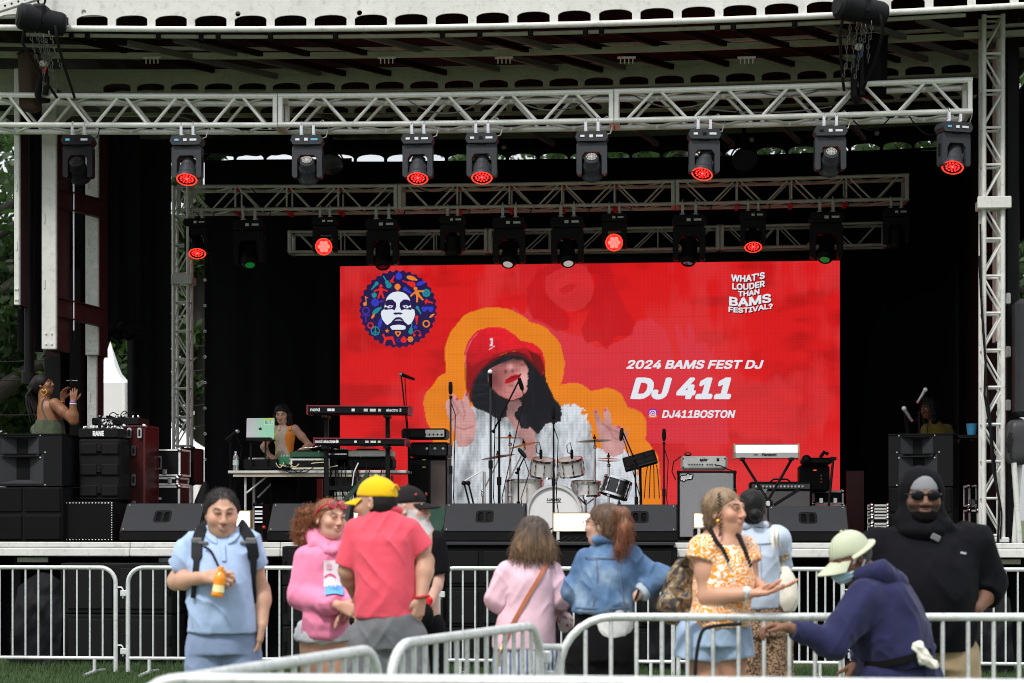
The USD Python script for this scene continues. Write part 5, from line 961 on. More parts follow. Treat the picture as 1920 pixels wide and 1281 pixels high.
#microphones on stands
MICG=mat('mic_grille',(.42,.43,.45),.3,.8);MICB=mat('mic_body_silver',(.45,.46,.5),.3,.7)
def mic(t,c,d,k=1.0,pale=True,body=BLACKS,ring=None):
 d=np.asarray(d,float);d/=np.linalg.norm(d)
 if pale:MB().ball(c,.027*k).build('mic_grille',LABEL if pale==2 else MICG,t);MB().lathe([(.024*k,.015*k),(.022*k,.04*k),(.016*k,.17*k),(.011*k,.18*k),(0,.18*k)],c,d,14).build('mic_body',body,t)
 else:MB().lathe([(0,-.02),(.02*k,-.01),(.024*k,.03*k),(.024*k,.1*k),(.012*k,.13*k),(0,.13*k)],c,d,14).build('mic_body',BLACKS,t)
 if ring:MB().lathe([(.013,.165),(.017,.168),(.017,.182),(0,.184)],c,d,12).build('end_ring',ring,t)
def mic_stand(label,u,vtop,Y,tip=None,md=(.1,.25,-1),pale=True,m=BLACKS,r=.011,k=1.0,base=True,body=BLACKS,ring=None,foot_u=None):
 x=atY(foot_u or u,900,Y)[0];top=atY(u,vtop,Y);t=thing('mic_stand',label,'microphone stand',(x,Y,ZD));mid=np.array([x+(top[0]-x)*.5,Y,ZD+(top[2]-ZD)*.5])
 MB().rod((x,Y,ZD+.02),mid,r*1.35,10).build('lower_tube',m,t);MB().rod(mid,top,r,10).build('upper_tube',m,t);MB().rod(mid-[0,0,.05],mid+[0,0,.04],r*2,10).build('clutch',BLACKS,t)
 if tip:
  q=atY(tip[0],tip[1],Y-.1);e=top+(top-q)*.28;MB().rod(e,q,r*.8,8).build('boom',m,t);MB().ball(top,.024,sub=1).build('swivel',BLACKS,t);MB().rod(e,e+(e-top)*.15,.02,8).build('counterweight',BLACKS,t);c=q
 else:c=top
 md=np.asarray(md,float);md/=np.linalg.norm(md)
 mic(t,c-md*.16*k if tip is None else c,md,k,pale,body,ring);MB().rod(c-[0,0,.02],c+[0,0,.02],.017,8).build('mic_clip',BLACKS,t)
 if base:tripod(t,x,Y,.26,.16,m)
 MB().path([c+md*.05,c+[.05,.03,-.2],np.array([x+.03,Y+.02,ZD+.5]),np.array([x+.1,Y-.05,ZD+.02])],.006,5).build('mic_cable',RUBBER,t);return t
mic_stand('straight microphone stand before the raised left hand on the screen',845,745,21.2,md=(0,.1,-1),pale=False,m=WEDGE)
mic_stand('straight stand with a pale round microphone in front of the face on the screen',920,724,20.9,md=(.02,.2,-1),pale=2,m=WEDGE,r=.013)
mic_stand('tall boom stand whose arm reaches up to the lips on the screen',936,787,21.0,tip=(974,712),md=(.25,.3,-.9),pale=False,r=.013)
mic_stand('thin dark stand before the bass drum, right of its lettering',1038,792,21.4,md=(0,.1,-1),pale=False)
mic_stand('stand at the right of the drum kit with a hanging dark microphone',1190,862,22.0,tip=(1166,806),md=(-.1,0,-1),pale=False,foot_u=1196)
mic_stand('stand with an empty clip left of the grey bass amplifier',1245,832,22.0,md=(0,.2,-1),pale=False)
mic_stand('boom stand rising behind the right end of the upper red keyboard',766,830,22.6,tip=(752,702),md=(.9,0,-.35),pale=True,foot_u=768)
mic_stand('low boom stand with grey microphone left of the laptop',432,826,22.6,tip=(445,809),md=(-.8,0,-.6),pale=True,foot_u=432)
mic_stand('short drum microphone stand over the floor tom',972,880,22.3,tip=(984,856),md=(-.5,.2,.6),pale=False,foot_u=972)
mic_stand('right hand handset on a stand behind the right loudspeakers, higher of the two',1724,775,22.4,tip=(1735,731),md=(-.5,.1,-.85),pale=2,body=MICB,ring=mat('pink_ring',(.6,.08,.18)))
mic_stand('left lower pale microphone on a stand behind the right loudspeakers',1703,830,22.4,tip=(1695,766),md=(.55,.1,-.85),pale=2,body=MICB,ring=mat('pink_ring',(.6,.08,.18)))
for u,v,l in((1014,845,'left'),(1072,845,'right')):
 p=atY(u,v,YD-.1);t=thing('drum_mic',f'small black clip microphone on the {l} tom','microphone',tuple(p));mic(t,p,(0,.2,-1),.8,False);MB().path([p+[0,0,-.05],p+[-.05,0,-.02],p+[-.06,0,.06],p+[-.02,0,.1],p+[0,0,.02]],.006,6).build('gooseneck',BLACKS,t)
#amplifiers, keyboard and cases at the right
YA=22.3;GC=mat('silver_grille_cloth',(.27,.275,.29),.7,var=.08,scale=30,bump=.6,bscale=500)
t,a,b=slab_rack('bass_cabinet','grey fronted bass cabinet with white script logo, right of the drums','loudspeaker',1270,1380,883,1008,YA,.45,0,BLACKS,z0=ZD)
MB().box2((a[0]+.03,YA-.014,a[2]+.04),(b[0]-.03,YA+.004,b[2]-.03),bev=.006).build('grille_cloth',GC,t)
m=MB()
for k in range(36):x=a[0]+.04+k*(b[0]-a[0]-.08)/35;m.box((x,YA-.015,(a[2]+b[2])/2),(.004,.004,b[2]-a[2]-.09))
m.build('cloth_rib',GC,t,kind='stuff')
p,q=atY(1277,903,YA-.016),atY(1300,891,YA-.016);g=affinity.rotate(fitted('aguilar',0,-(q[2]-p[2]),q[0]-p[0],0,.03,12),8,origin=(0,0));MB().plate(g.buffer(.012),.003,FRONT,p).build('logo_border',BLACKS,t);MB().plate(g,.003,FRONT,p-[0,.003,0]).build('logo',LABEL,t)
for x in(a[0],b[0]):
 for z in(a[2],b[2]):MB().box((x+(.015 if x==a[0]else-.015),YA+.01,z+(-.02 if z==b[2]else .02)),(.045,.05,.05),bev=.01).build('corner',BLACKS,t)
t,a,b=slab_rack('bass_amp_head','pale silver bass amplifier head with a row of knobs on the grey cabinet','amplifier',1277,1364,855,881,YA+.02,.38,0,mat('silver_panel',(.55,.55,.54),.35,.5))
p,q=atY(1312,866,YA),atY(1327,859,YA);MB().plate(fitted('aguilar',0,-(q[2]-p[2]),q[0]-p[0],0,.03,12),.003,FRONT,p+[0,.017,0]).build('logo',BLACKS,t)
for u in list(range(1292,1322,5))+[1326,1331,1335,1341]:p=atY(u,871,YA+.02);MB().rod(p,p-[0,.02,0],.0085,8).build('knob',BLACKS,t)
MB().box(atY(1346,862,YA+.018),(.03,.006,.035)).build('switch',BLACKS,t)
for u in(1281,1359):
 for v in(860,876):MB().ball(atY(u,v,YA+.02),.009,sub=1).build('screw',BLACKS,t)
MB().path([atY(1342,872,YA),atY(1352,874,YA-.06),atY(1364,880,YA-.04),atY(1376,884,YA-.02),atY(1381,930,YA)],.008,6).build('lead',RUBBER,t);MB().path([atY(1277,856,YA),atY(1263,866,YA),atY(1260,885,YA),atY(1267,900,YA)],.008,6).build('lead',RUBBER,t)
t,a,b=slab_rack('pedal_tuner','small black tuner box lying on the silver amplifier head','pedal',1283,1297,848,855,YA+.1,.1,0,BLACKS);MB().box(((a[0]+b[0])/2,YA+.097,b[2]-.02),(.05,.004,.02)).build('display',REDTAPE,t)
t,a,b=slab_rack('combo_amp','black guitar combo amplifier with grey cloth behind the keyboard stand','amplifier',1405,1523,903,1008,22.9,.3,0,BLACKS,z0=ZD)
MB().box2((a[0]+.03,22.885,a[2]+.03),(b[0]-.03,22.902,b[2]-.12),bev=.006).build('grille_cloth',mat('taupe_grille_cloth',(.12,.115,.115),.8,var=.12,bump=.5,bscale=400),t);MB().box2((a[0]+.03,22.88,b[2]-.09),(b[0]-.03,22.9,b[2]-.03)).build('control_panel',mat('control_panel',(.05,.05,.055),.35),t)
for k in range(14):x=a[0]+.08+k*(b[0]-a[0]-.2)/13;MB().rod((x,22.88,b[2]-.06),(x,22.86,b[2]-.06),.013,8).build('knob',LABEL if k%4==0 else ALUD,t)
p,q=atY(1414,928,22.88),atY(1440,919,22.88);MB().plate(affinity.rotate(fitted('Fender',0,-(q[2]-p[2]),q[0]-p[0],0,.0,20),10,origin=(0,0)),.003,FRONT,p).build('script_badge',CHROME,t)
MB().path([((a[0]+b[0])/2-.12,23.0,b[2]),((a[0]+b[0])/2-.08,23.0,b[2]+.03),((a[0]+b[0])/2+.08,23.0,b[2]+.03),((a[0]+b[0])/2+.12,23.0,b[2])],.012,6).build('carry_strap',BLACKS,t)
YKB=21.6;a,b=rect(1376,1499,832,859,YKB,.32);t=thing('silver_keyboard','silver synthesizer seen from behind on an X shaped stand','keyboard',((a[0]+b[0])/2,YKB,a[2]));SILV=mat('brushed_silver',(.42,.42,.415),.35,.6,var=.06,scale=3,stretch=(1,8,30))
MB().plate(Polygon([(0,0),(0,.06),(.04,.15),(.09,b[2]-a[2]),(.32,b[2]-a[2]),(.32,0)]),b[0]-a[0]-.03,np.stack([[0,1,0],[0,0,1],[1,0,0]],1).astype(float),(a[0]+.015,YKB,a[2])).build('body',SILV,t)
for x in(a[0],b[0]-.018):MB().plate(Polygon([(-.01,-.01),(-.01,.07),(.03,.16),(.08,b[2]-a[2]+.01),(.33,b[2]-a[2]+.01),(.33,-.01)]),.018,np.stack([[0,1,0],[0,0,1],[1,0,0]],1).astype(float),(x,YKB,a[2])).build('wooden_cheek',mat('walnut_cheek',(.22,.13,.07),.5,var=.2),t)
p,q=atY(1428,855,YKB-.002),atY(1456,849,YKB-.002);MB().plate(fitted('Fantom',0,-(q[2]-p[2])*.8,q[0]-p[0],0,.03,14),.003,FRONT,p+[0,-.001,0]).build('script_badge',BLACKS,t);MB().box(atY(1417,853,YKB),(.05,.004,.012)).build('jack_label',BLACKS,t)
t=thing('keyboard_stand','black X shaped stand under the silver synthesizer','keyboard stand',(atY(1442,1000,YKB)[0],YKB+.1,ZD))
for(u0,v0,u1,v1,dy)in((1392,862,1486,1015,.06),(1484,862,1398,1015,.12)):MB().bar(atY(u0,v0,YKB+dy),atY(u1,min(v1,1012),YKB+dy),.03,.055,up=(0,1,0),bev=.006).build('leg',BLACKS,t)
p=atY(1440,944,YKB+.05);MB().rod(p+[0,-.04,0],p+[0,.12,0],.055,18).build('hub',BLACKS,t);MB().rod(p+[.0,-.06,0],p+[0,-.04,0],.03,12).build('hub_knob',ALUD,t);MB().bar(p+[.07,0,-.02],atY(1500,917,YKB-.1),.025,.03).build('lever',BLACKS,t)
for u in(1392,1484):q=atY(u,861,YKB+.05);MB().bar(q-[0,.15,0],q+[0,.2,0],.05,.03).build('top_pad',BLACKS,t)
MB().path([p+[-.05,-.05,-.02],p+[-.1,-.07,-.2],p+[-.02,-.07,-.32],p+[.05,-.06,-.15],p+[.02,-.05,.02]],.012,6).build('cable_loop',RUBBER,t)
t,a,b=slab_rack('black_amp','black amplifier with an orange pilot light left of the road cases','amplifier',1499,1556,872,922,23.3,.4,0,BLACK);MB().box(atY(1528,882,23.28),(.04,.01,.012)).build('pilot_light',mat('pilot_glow',(.1,.01,0),emit=(1,.12,.03),es=.5),t)
for v in(892,898,904):MB().box(atY(1540,v,23.28),(.012,.01,.02)).build('lamp_dot',mat('amber_dot',(.3,.12,.03)),t)
t,a,b=slab_rack('small_black_amp','flat black box on top of the black amplifier with pilot light','amplifier',1503,1560,858,871,23.2,.35,0,BLACKS);MB().ball(atY(1512,862,23.18),.06,sub=2).build('coiled_cable',RUBBER,t);MB().path([atY(1538,858,23.2),atY(1545,848,23.2),atY(1553,852,23.2)],.025,6).build('clip_arm',BLACKS,t)
t=thing('tablet_stand','slanting black stand pole before the white edged road cases','stand',tuple(atY(1552,1010,22.2)));MB().rod(atY(1548,1012,22.2),atY(1562,862,22.3),.016,8).build('pole',BLACKS,t);MB().box(atY(1562,860,22.3),(.08,.05,.04),bev=.01).build('clamp',BLACKS,t)
flight_case('upper white edged road case behind the rightmost floor monitor',1524,1582,920,946,23.8,.5,CASEB,handle=False,latch=2,group='road cases at the right of the screen')
flight_case('lower white edged road case behind the rightmost floor monitor',1522,1584,947,1006,23.8,.5,mat('grey_case',(.22,.22,.22),.5),handle=False,latch=3,group='road cases at the right of the screen',z0=ZD)
for k,(v0,v1,l)in enumerate(((946,956,'top'),(958,968,'second'),(970,984,'third'),(986,1008,'lowest'))):flight_case(f'{l} of the four shallow white edged cases left of the right loudspeakers',1634,1667,v0,v1,22.6,.5,CASEB,handle=False,latch=0,group='shallow cases beside the right loudspeakers')
flight_case('white edged upright case between the right loudspeakers and the white tower',1816,1832,910,950,22.6,.4,CASEB,handle=False,latch=2)
flight_case('lower small case by the foot of the white tower',1816,1835,956,1006,22.4,.4,CASEB,handle=False,latch=1)
t=thing('red_upright_board','dark red upright board on the deck between the screen and the right loudspeakers','panel',tuple(atY(1602,940,25.0)));a,b=rect(1588,1620,883,945,25.0,.05);MB().box2((a[0],25.0,ZD),b).build('board',mat('dull_red_board',(.06,.004,.006),.5),t)
p=atY(1822,806,22.0);t=thing('paper_cup','blue cup standing behind the right loudspeaker stack','cup',tuple(p));MB().lathe([(0,-.06),(.05,-.06),(.065,.07),(.06,.07)],p,n=16).build('cup',mat('blue_cup',(.02,.16,.30),.5),t);MB().box2(p+[-.2,-.1,-.1],p+[.25,.25,-.062]).build('ledge',BLACKS,t)
COVER=mat('grey_plastic_cover',(.04,.04,.043),.45,spec=.2,var=.15,scale=4);t=thing('covered_lamp','grey plastic covered equipment on a pale stand at the right edge','covered equipment',tuple(atY(1905,1010,20.2)))
a,b=rect(1893,1935,785,872,20.3,.4);v_=trimesh.creation.icosphere(3,1.0);V=np.array(v_.vertices);V=np.sign(V)*np.abs(V)**.45;V*=(1+.06*(meshkit.fbm(V*4,3)[:,None]-.5));MB().add((a+b)/2+V*(b-a)/2*.98,v_.faces).build('cover',COVER,t)
MB().rod(atY(1901,868,20.35),np.append(atY(1912,1010,20.35)[:2],ZD),.03,10).build('leg',WHITE,t);MB().rod(atY(1912,868,20.5),np.append(atY(1902,1010,20.5)[:2],ZD),.03,10).build('leg',WHITE,t);MB().path([atY(1895,812,20.28),atY(1889,830,20.25),atY(1893,850,20.25)],.02,6).build('strap',RUBBER,t)
a,b=rect(1905,1940,560,780,20.6,.3);MB().box2(a,b,bev=.05).build('grey_sheet',WEDGE,t)
t=thing('black_mast','dark roof mast behind the white tower at the right edge','mast',tuple(atY(1895,1010,21.0)));a,b=rect(1888,1912,30,1012,21.0,.3);MB().box2((a[0],21.0,ZD),b,bev=.01).build('column',BLACKS,t);a,b=rect(1868,1885,40,640,20.95,.25);MB().box2(a,b,bev=.008).build('pale_column',WHITE,t)
for v in(560,660,760):MB().box(atY(1890,v,20.95),(.05,.06,.12),bev=.01).build('bracket',ALUD,t)
t=thing('tower_cable','black cables winding down the white lattice tower','cables',tuple(atY(1850,1010,20.5)))
MB().path([atY(u,v,20.42)for u,v in((1836,480),(1842,600),(1848,680),(1846,740),(1856,800),(1862,880),(1874,940),(1872,1000),(1868,1050))],.014,6).build('cable',RUBBER,t);MB().path([atY(u,v,20.44)for u,v in((1838,420),(1840,560),(1846,640),(1850,720),(1860,820),(1868,900),(1878,960),(1876,1010))],.01,6).build('cable',RUBBER,t)
#black bass boxes on the ground under the stage
def sub(label,u0,u1,v0,v1,Y,z0=None,group='black bass boxes under the stage front',rows=1):
 a,b=rect(u0,u1,v0,v1,Y,.55);z0=0.0 if z0 is None else z0;t=thing('subwoofer',label,'loudspeaker',((a[0]+b[0])/2,Y,z0),group=group);H=b[2]-z0;h=H/rows
 for r in range(rows):
  MB().box2((a[0],Y+.02,z0+r*h+.004),(b[0],Y+.55,z0+(r+1)*h-.004),bev=.012).build('cabinet',BLACKS,t)
  for sx in(.27,.73):MB().box((a[0]+(b[0]-a[0])*sx,Y+.012,z0+(r+.5)*h),((b[0]-a[0])*.4,.02,h*.8),bev=.01).build('grille',CAB,t)
  MB().box((a[0]+.03,Y+.005,z0+(r+.5)*h),(.03,.02,.12),bev=.005).box((b[0]-.03,Y+.005,z0+(r+.5)*h),(.03,.02,.12),bev=.005).build('handle',BLACK,t)
 return t
sub('pair of stacked black bass boxes behind the left barrier',112,322,1056,1270,19.7,rows=2)
sub('black bass boxes behind the girl in the pink hoodie',528,690,1024,1270,19.75,rows=3)
sub('left of the bass boxes under the middle of the stage',828,975,1026,1270,19.75,rows=3)
sub('middle of the bass boxes under the middle of the stage',978,1122,1026,1270,19.75,rows=3)
sub('right of the bass boxes under the middle of the stage',1125,1270,1026,1270,19.75,rows=3)
a,b=rect(815,1266,1017,1022,19.72,.3);t=thing('stage_lip','dark grey lip of the stage above the middle bass boxes','stage edge',tuple((a+b)/2));MB().box2(a,b,bev=.004).build('board',WEDGE,t)
for u in(818,828):q,r_=rect(u-2.5,u+2.5,1024,1200,19.7,.06);MB().box2((q[0],19.7,0),r_).build('post',CAB,t)
TARP=mat('black_tarpaulin',(.005,.005,.0065),.6,spec=.08,var=.3,scale=4,bump=.4,bscale=14)
def heap(label,u0,u1,v0,v1,Y,seed):
 a,b=rect(u0,u1,v0,1290,Y,.3);n,m=40,24;t=thing('tarpaulin',label,'tarpaulin',((a[0]+b[0])/2,Y,0));x=np.linspace(a[0],b[0],n);h=np.linspace(0,1,m);top=b[2]*(.85+.15*np.sin(np.linspace(0,3.1,n)))
 X,Hh=np.meshgrid(x,h);Z=Hh*top[None];p=np.stack([X*3,Z*3,0*X+seed],-1);Yv=Y+.25*Hh**2+.22*(meshkit.fbm(p,4,seed)-.5)
 put('sheet',np.stack([X,Yv,Z],-1).reshape(-1,3),gridf(m,n),TARP,t)
heap('crumpled black tarpaulin under the stage behind the leftmost barrier',20,112,1075,1270,19.6,3)
heap('black tarpaulin draped under the stage behind the woman in denim',1215,1310,1070,1270,19.4,5)
heap('black tarpaulin under the right end of the stage behind the big man',1780,1900,1100,1270,19.4,6)
#crowd barriers
def barrier_mesh(A,B,H,t,nb,rt,rb,zb=.17,rc=.16,feet=True,mt=None,hooks=(False,True)):
 A,B=np.array([A[0],A[1],0.0]),np.array([B[0],B[1],0.0]);L=np.linalg.norm(B-A);x=(B-A)/L;w=lambda s,z:A+x*s+np.array([0,0,z]);m=mt or STEEL
 fr=[w(0,.03),w(0,H-rc)]+[w(rc-rc*math.cos(a),H-rc+rc*math.sin(a))for a in np.linspace(.2,1.37,6)]+[w(rc,H),w(L-rc,H)]+[w(L-rc+rc*math.sin(a),H-rc+rc*math.cos(a))for a in np.linspace(.2,1.37,6)]+[w(L,H-rc),w(L,.03)]
 MB().path(fr,rt,14).build('frame_tube',m,t);MB().rod(w(0,zb),w(L,zb),rt*.8,12).build('bottom_rail',m,t)
 for k in range(nb):
  s=L*(k+1)/(nb+1);zt=H-(max(0,rc-min(s,L-s))**2/rc*.9)
  MB().rod(w(s,zb),w(s,zt),rb,8,caps=False).build('upright_bar',m,t)
 y=np.array([-x[1],x[0],0])
 for s in(.22,L-.22):
  if feet:MB().path([w(s,zb),w(s,.03),w(s,.016)],rt*.8,10).build('foot_post',m,t);MB().path([w(s,.02)-y*.33,w(s,.035),w(s,.02)+y*.33],rt*.8,10).build('foot_bar',m,t)
 for e,on in zip((0,L),hooks):
  if on:
   for z in(H*.76,H*.22):s_=1 if e else-1;MB().path([w(e,z+.06),w(e+s_*.06,z+.06),w(e+s_*.075,z+.04),w(e+s_*.075,z-.05)],.0085,6).build('hook',m,t);MB().box(w(e+s_*.085,z),(.07,.04,.06),bev=.006).build('coupling',m,t)
YF=18.55
def far(label,u0,u1,nb,**k):
 a,b=atY(u0,970,YF),atY(u1,970,YF+k.pop('dY',0));t=thing('crowd_barrier',label,'crowd barrier',((a[0]+b[0])/2,YF,0),group='far barriers along the stage');barrier_mesh(a[:2],b[:2],1.09,t,nb,.022,.010,**k)
far('leftmost far barrier, its rounded end left of the man in light blue',-215,217,17)
far('far barrier behind the man in light blue and the girl in pink',240,812,23)
far('far barrier behind the women in pink and denim',822,1262,18)
far('far barrier behind the women in orange and light denim',1272,1580,18)
far('rightmost far barrier beside the big man in black',1750,2160,17)
def near(label,u0,D0,u1,D1,H,nb,rt=.021,rb=.0105,**k):
 a,b=atD(u0,970,D0),atD(u1,970,D1);t=thing('crowd_barrier',label,'crowd barrier',tuple(np.append((a[:2]+b[:2])/2,0)),group='near barriers');barrier_mesh(a[:2],b[:2],H,t,nb,rt,rb,**k)
dz=lambda v,D:EYE-(v-HOR)*D/F
near('nearest right barrier, across the person in the navy hoodie',1050,9.3,2150,9.3,dz(1157,9.3),22,rc=.26)
near('slanting middle near barrier in front of the woman in pink',733,7.6,1012,9.05,1.08,14,rc=.16)
near('slanting left near barrier crossing the legs of the man in light blue',262,5.75,708,7.42,1.08,16,rc=.14)
near('closest barrier along the bottom edge of the picture',240,5.55,2300,5.28,dz(1277,5.5),26,rc=.16)
t=thing('connecting_rail','short pale rail joining the middle and right near barriers','rail',tuple(atD(1030,1220,9.2)));MB().rod(atD(1010,1213,9.1),atD(1050,1213,9.3),.016,10).build('rail',STEEL,t);MB().box(atD(1022,1232,9.1),(.05,.04,.06),bev=.006).build('coupling',STEEL,t)
#behind the stage: white tents, a far roof, trees, wires
TENT=mat('tent_canvas',(.75,.75,.75),.7,var=.03)
def tent(label,u,vpeak,veave,w_px,D,vbase=1000):
 p=atD(u,vpeak,D);k=F/D;h=w_px/k/2;ze=EYE+(HOR-veave)/k;t=thing('canopy_tent',label,'tent',(p[0],p[1],0));B=[p*[1,1,0]+[sx*h,sy*h,0]for sx,sy in((-1,-1),(1,-1),(1,1),(-1,1))];n=6;m=MB()
 for i in range(4):
  a,b=B[i],B[(i+1)%4];rows=[]
  for j in range(n+1):
   f=j/n;z=ze+(p[2]-ze)*(f**1.5);k_=1-f;rows.append([np.array([p[0],p[1],0])+(q-np.array([p[0],p[1],0]))*k_+[0,0,z]for q in(a,(a+b)/2,b)])
  G=np.array(rows).reshape(-1,3);m.add(G,np.vstack([gridf(n+1,3)[:,[0,1,2]],gridf(n+1,3)[:,[0,2,3]]]))
 m.build('roof_canvas',TENT,t);
 for i in range(4):
  a,b=B[i],B[(i+1)%4];MB().flat([a+[0,0,ze],b+[0,0,ze],b+[0,0,0.05],a+[0,0,0.05]],[[0,2,1],[0,3,2]]).build('side_wall',TENT,t);MB().rod(a,a+[0,0,ze],.03,8).build('pole',ALU,t)
 return t
tent('tall pointed white tent seen between the grey mast and black curtain',207,640,745,78,33)
tent('second white tent in front, its slanting roof meeting the pointed one',213,678,720,62,30)
tent('white tent behind the dark lattice tower',330,795,845,120,34)
p=atD(62,684,60);t=thing('far_house_roof','pale pitched roof among the far trees at the left edge','house',(p[0],p[1],0));h=30/(F/60)
MB().flat([p+[-1.1,0,-.9],p+[1.1,0,-.9],p,p+[-1.1,3,-.9],p+[1.1,3,-.9],p+[0,3,0]],[[0,1,2],[0,2,5],[0,5,3],[1,4,5],[1,5,2]]).build('roof',mat('far_roof',(.5,.42,.36),.8,var=.2),t);MB().box2((p[0]-1,p[1]+.1,0),(p[0]+1,p[1]+2.9,p[2]-.92)).build('wall',TENT,t)
leafm=usdkit.material(stage,'/World/Looks/tree_leaf',{'g':('geometry',{}),'n':('noise_texture',{'scale':.45,'detail':3}),'r':('rgb_ramp',{'ramp':[(0.0,(.022,.048,.012)),(.5,(.046,.088,.022)),(1.0,(.10,.15,.042))]}),'r2':('rgb_ramp',{'ramp':[(.3,(.7,.7,.7)),(.7,(1.9,1.9,1.6))]}),'mx':('mix_color',{'blend_type':'multiply','fac':1.0}),'d':('principled_bsdf',{'roughness':.5}),'t':('translucent_bsdf',{}),'m':('mix_closure',{'fac':.5})},[('g.random_per_island','r.fac'),('g.position','n.vector'),('n.fac','r2.fac'),('r.color','mx.a'),('r2.color','mx.b'),('mx.result','d.base_color'),('mx.result','t.color'),('d.BSDF','m.closure1'),('t.BSDF','m.closure2')],surface='m.closure')
BARK=mat('tree_bark',(.025,.021,.017),.9,var=.3,scale=3,bump=.6,bscale=12)
def tree(label,x,y,h,r,seed,n=9000,z0=2.0,leaf=.16):
 R=np.random.default_rng(seed);t=thing('tree',label,'tree',(x,y,0),group='trees behind the stage');m=MB();m.path([(x,y,0),(x+R.normal(0,.15),y,h*.3),(x+R.normal(0,.3),y,h*.6),(x,y,h*.9)],[h*.03,h*.024,h*.016,h*.004],10);cl=[]
 for k in range(26):
  a,f=R.uniform(0,6.28),R.uniform(.25,.95);z=z0+(h-z0)*f;rr=r*(1-abs(f-.45)*1.15)*R.uniform(.45,1);e=np.array([x+rr*math.cos(a),y+rr*math.sin(a),z]);s=np.array([x,y,max(.8,z-rr*.5)]);m.path([s,(s+e)/2+[0,0,.2],e],[h*.010,h*.007,h*.003],6);cl.append((e,r*R.uniform(.22,.42)))
 m.build('trunk',BARK,t);c=R.integers(0,len(cl),n);C=np.array([cl[i][0]for i in c]);S_=np.array([cl[i][1]for i in c]);q=R.normal(0,1,(n,3));q/=np.linalg.norm(q,axis=1)[:,None];P=C+q*(S_*R.uniform(.25,1.05,n)**.7)[:,None]*[1,1,.75]
 u_=R.normal(0,1,(n,3));u_/=np.linalg.norm(u_,axis=1)[:,None];w_=np.cross(u_,R.normal(0,1,(n,3)));w_/=np.linalg.norm(w_,axis=1)[:,None];L=leaf*R.uniform(.6,1.3,n)[:,None]
 V=np.stack([P-u_*L,P+w_*L*.45,P+u_*L,P-w_*L*.45],1).reshape(-1,3);i=np.arange(n)*4;put('crown',V,np.stack([i,i+1,i+2,i+3],1),leafm,t,smooth=False)
for k,(u,D,h,r,l)in enumerate(((-70,42,14,5.5,'big dark tree filling the upper left edge of the picture'),(40,50,9,4.2,'lower tree behind the head of the woman with the phone'),(130,58,17,6,'tall tree behind the left roof masts'),(235,48,9.5,4.0,'tree behind the pointed white tent'),(372,44,12,1.0,'tree seen between the dark tower and the backdrop'),(470,60,13.4,2.0,'leftmost tree showing through the arches of the rear beam'),(960,62,14.6,3.6,'tree behind the middle arches of the rear beam'),(1130,66,15.8,4.5,'tree behind the arches right of the middle'),(1330,60,16.5,6.5,'large tree behind the right arches of the rear beam'),(1560,58,17,6.5,'bright tree behind the arches above the right loudspeakers'),(1760,56,17,6.5,'rightmost tree behind the rear roof beam'),(1990,52,14,6,'tree beyond the right edge of the stage'))):
 p=atD(u,970,D);tree(l,p[0],p[1],h,r,40+k,n=11000 if k<5 else 8000,leaf=.17 if k<5 else .2)
t=thing('overhead_wire','overhead wires crossing the trees at the far left','wire',tuple(atD(40,700,38)))
for v0,v1 in((672,655),(700,702),(766,767),(815,806)):MB().path(sag(atD(-200,v0+6,38),atD(420,v1-12,38),.15),.012,5).build('wire',RUBBER,t)
#people: bodies, clothes and hair as smooth blended volumes
from scipy.interpolate import PchipInterpolator
A3=lambda*p:np.asarray(p,float).ravel()
def smin(a,b,k):
 h=np.clip(.5+.5*(b-a)/k,0,1);return b+(a-b)*h-k*h*(1-h)
def cone(a,b,ra,rb,k=.02,flat=False,op='u',sq=None):
 a,b=np.asarray(a,float),np.asarray(b,float);ba=b-a;L2=max(ba@ba,1e-12);L=math.sqrt(L2);r=max(ra,rb)
 def f(x,y,z):
  px,py,pz=x-a[0],y-a[1],z-a[2];t=(px*ba[0]+py*ba[1]+pz*ba[2])/L2;h=np.clip(t,0,1)
  d=np.sqrt((px-h*ba[0])**2+(py-h*ba[1])**2+(pz-h*ba[2])**2)-(ra+(rb-ra)*h)
  return np.maximum(d,(t-1)*L)if flat else d
 return(f,np.minimum(a,b)-r,np.maximum(a,b)+r,k,op)
def ell(c,r,R=None,k=.02,op='u'):
 c,r=np.asarray(c,float),np.broadcast_to(np.asarray(r,float),(3,));R=np.eye(3)if R is None else np.asarray(R);m=r.max()
 ext=np.sqrt(((R*r)**2).sum(1))
 def f(x,y,z):
  px,py,pz=x-c[0],y-c[1],z-c[2];q=[px*R[0,i]+py*R[1,i]+pz*R[2,i]for i in range(3)]
  k0=np.sqrt(sum((q[i]/r[i])**2 for i in range(3)));k1=np.sqrt(sum((q[i]/r[i]**2)**2 for i in range(3)))
  return k0*(k0-1)/np.maximum(k1,1e-6)
 return(f,c-ext,c+ext,k,op)
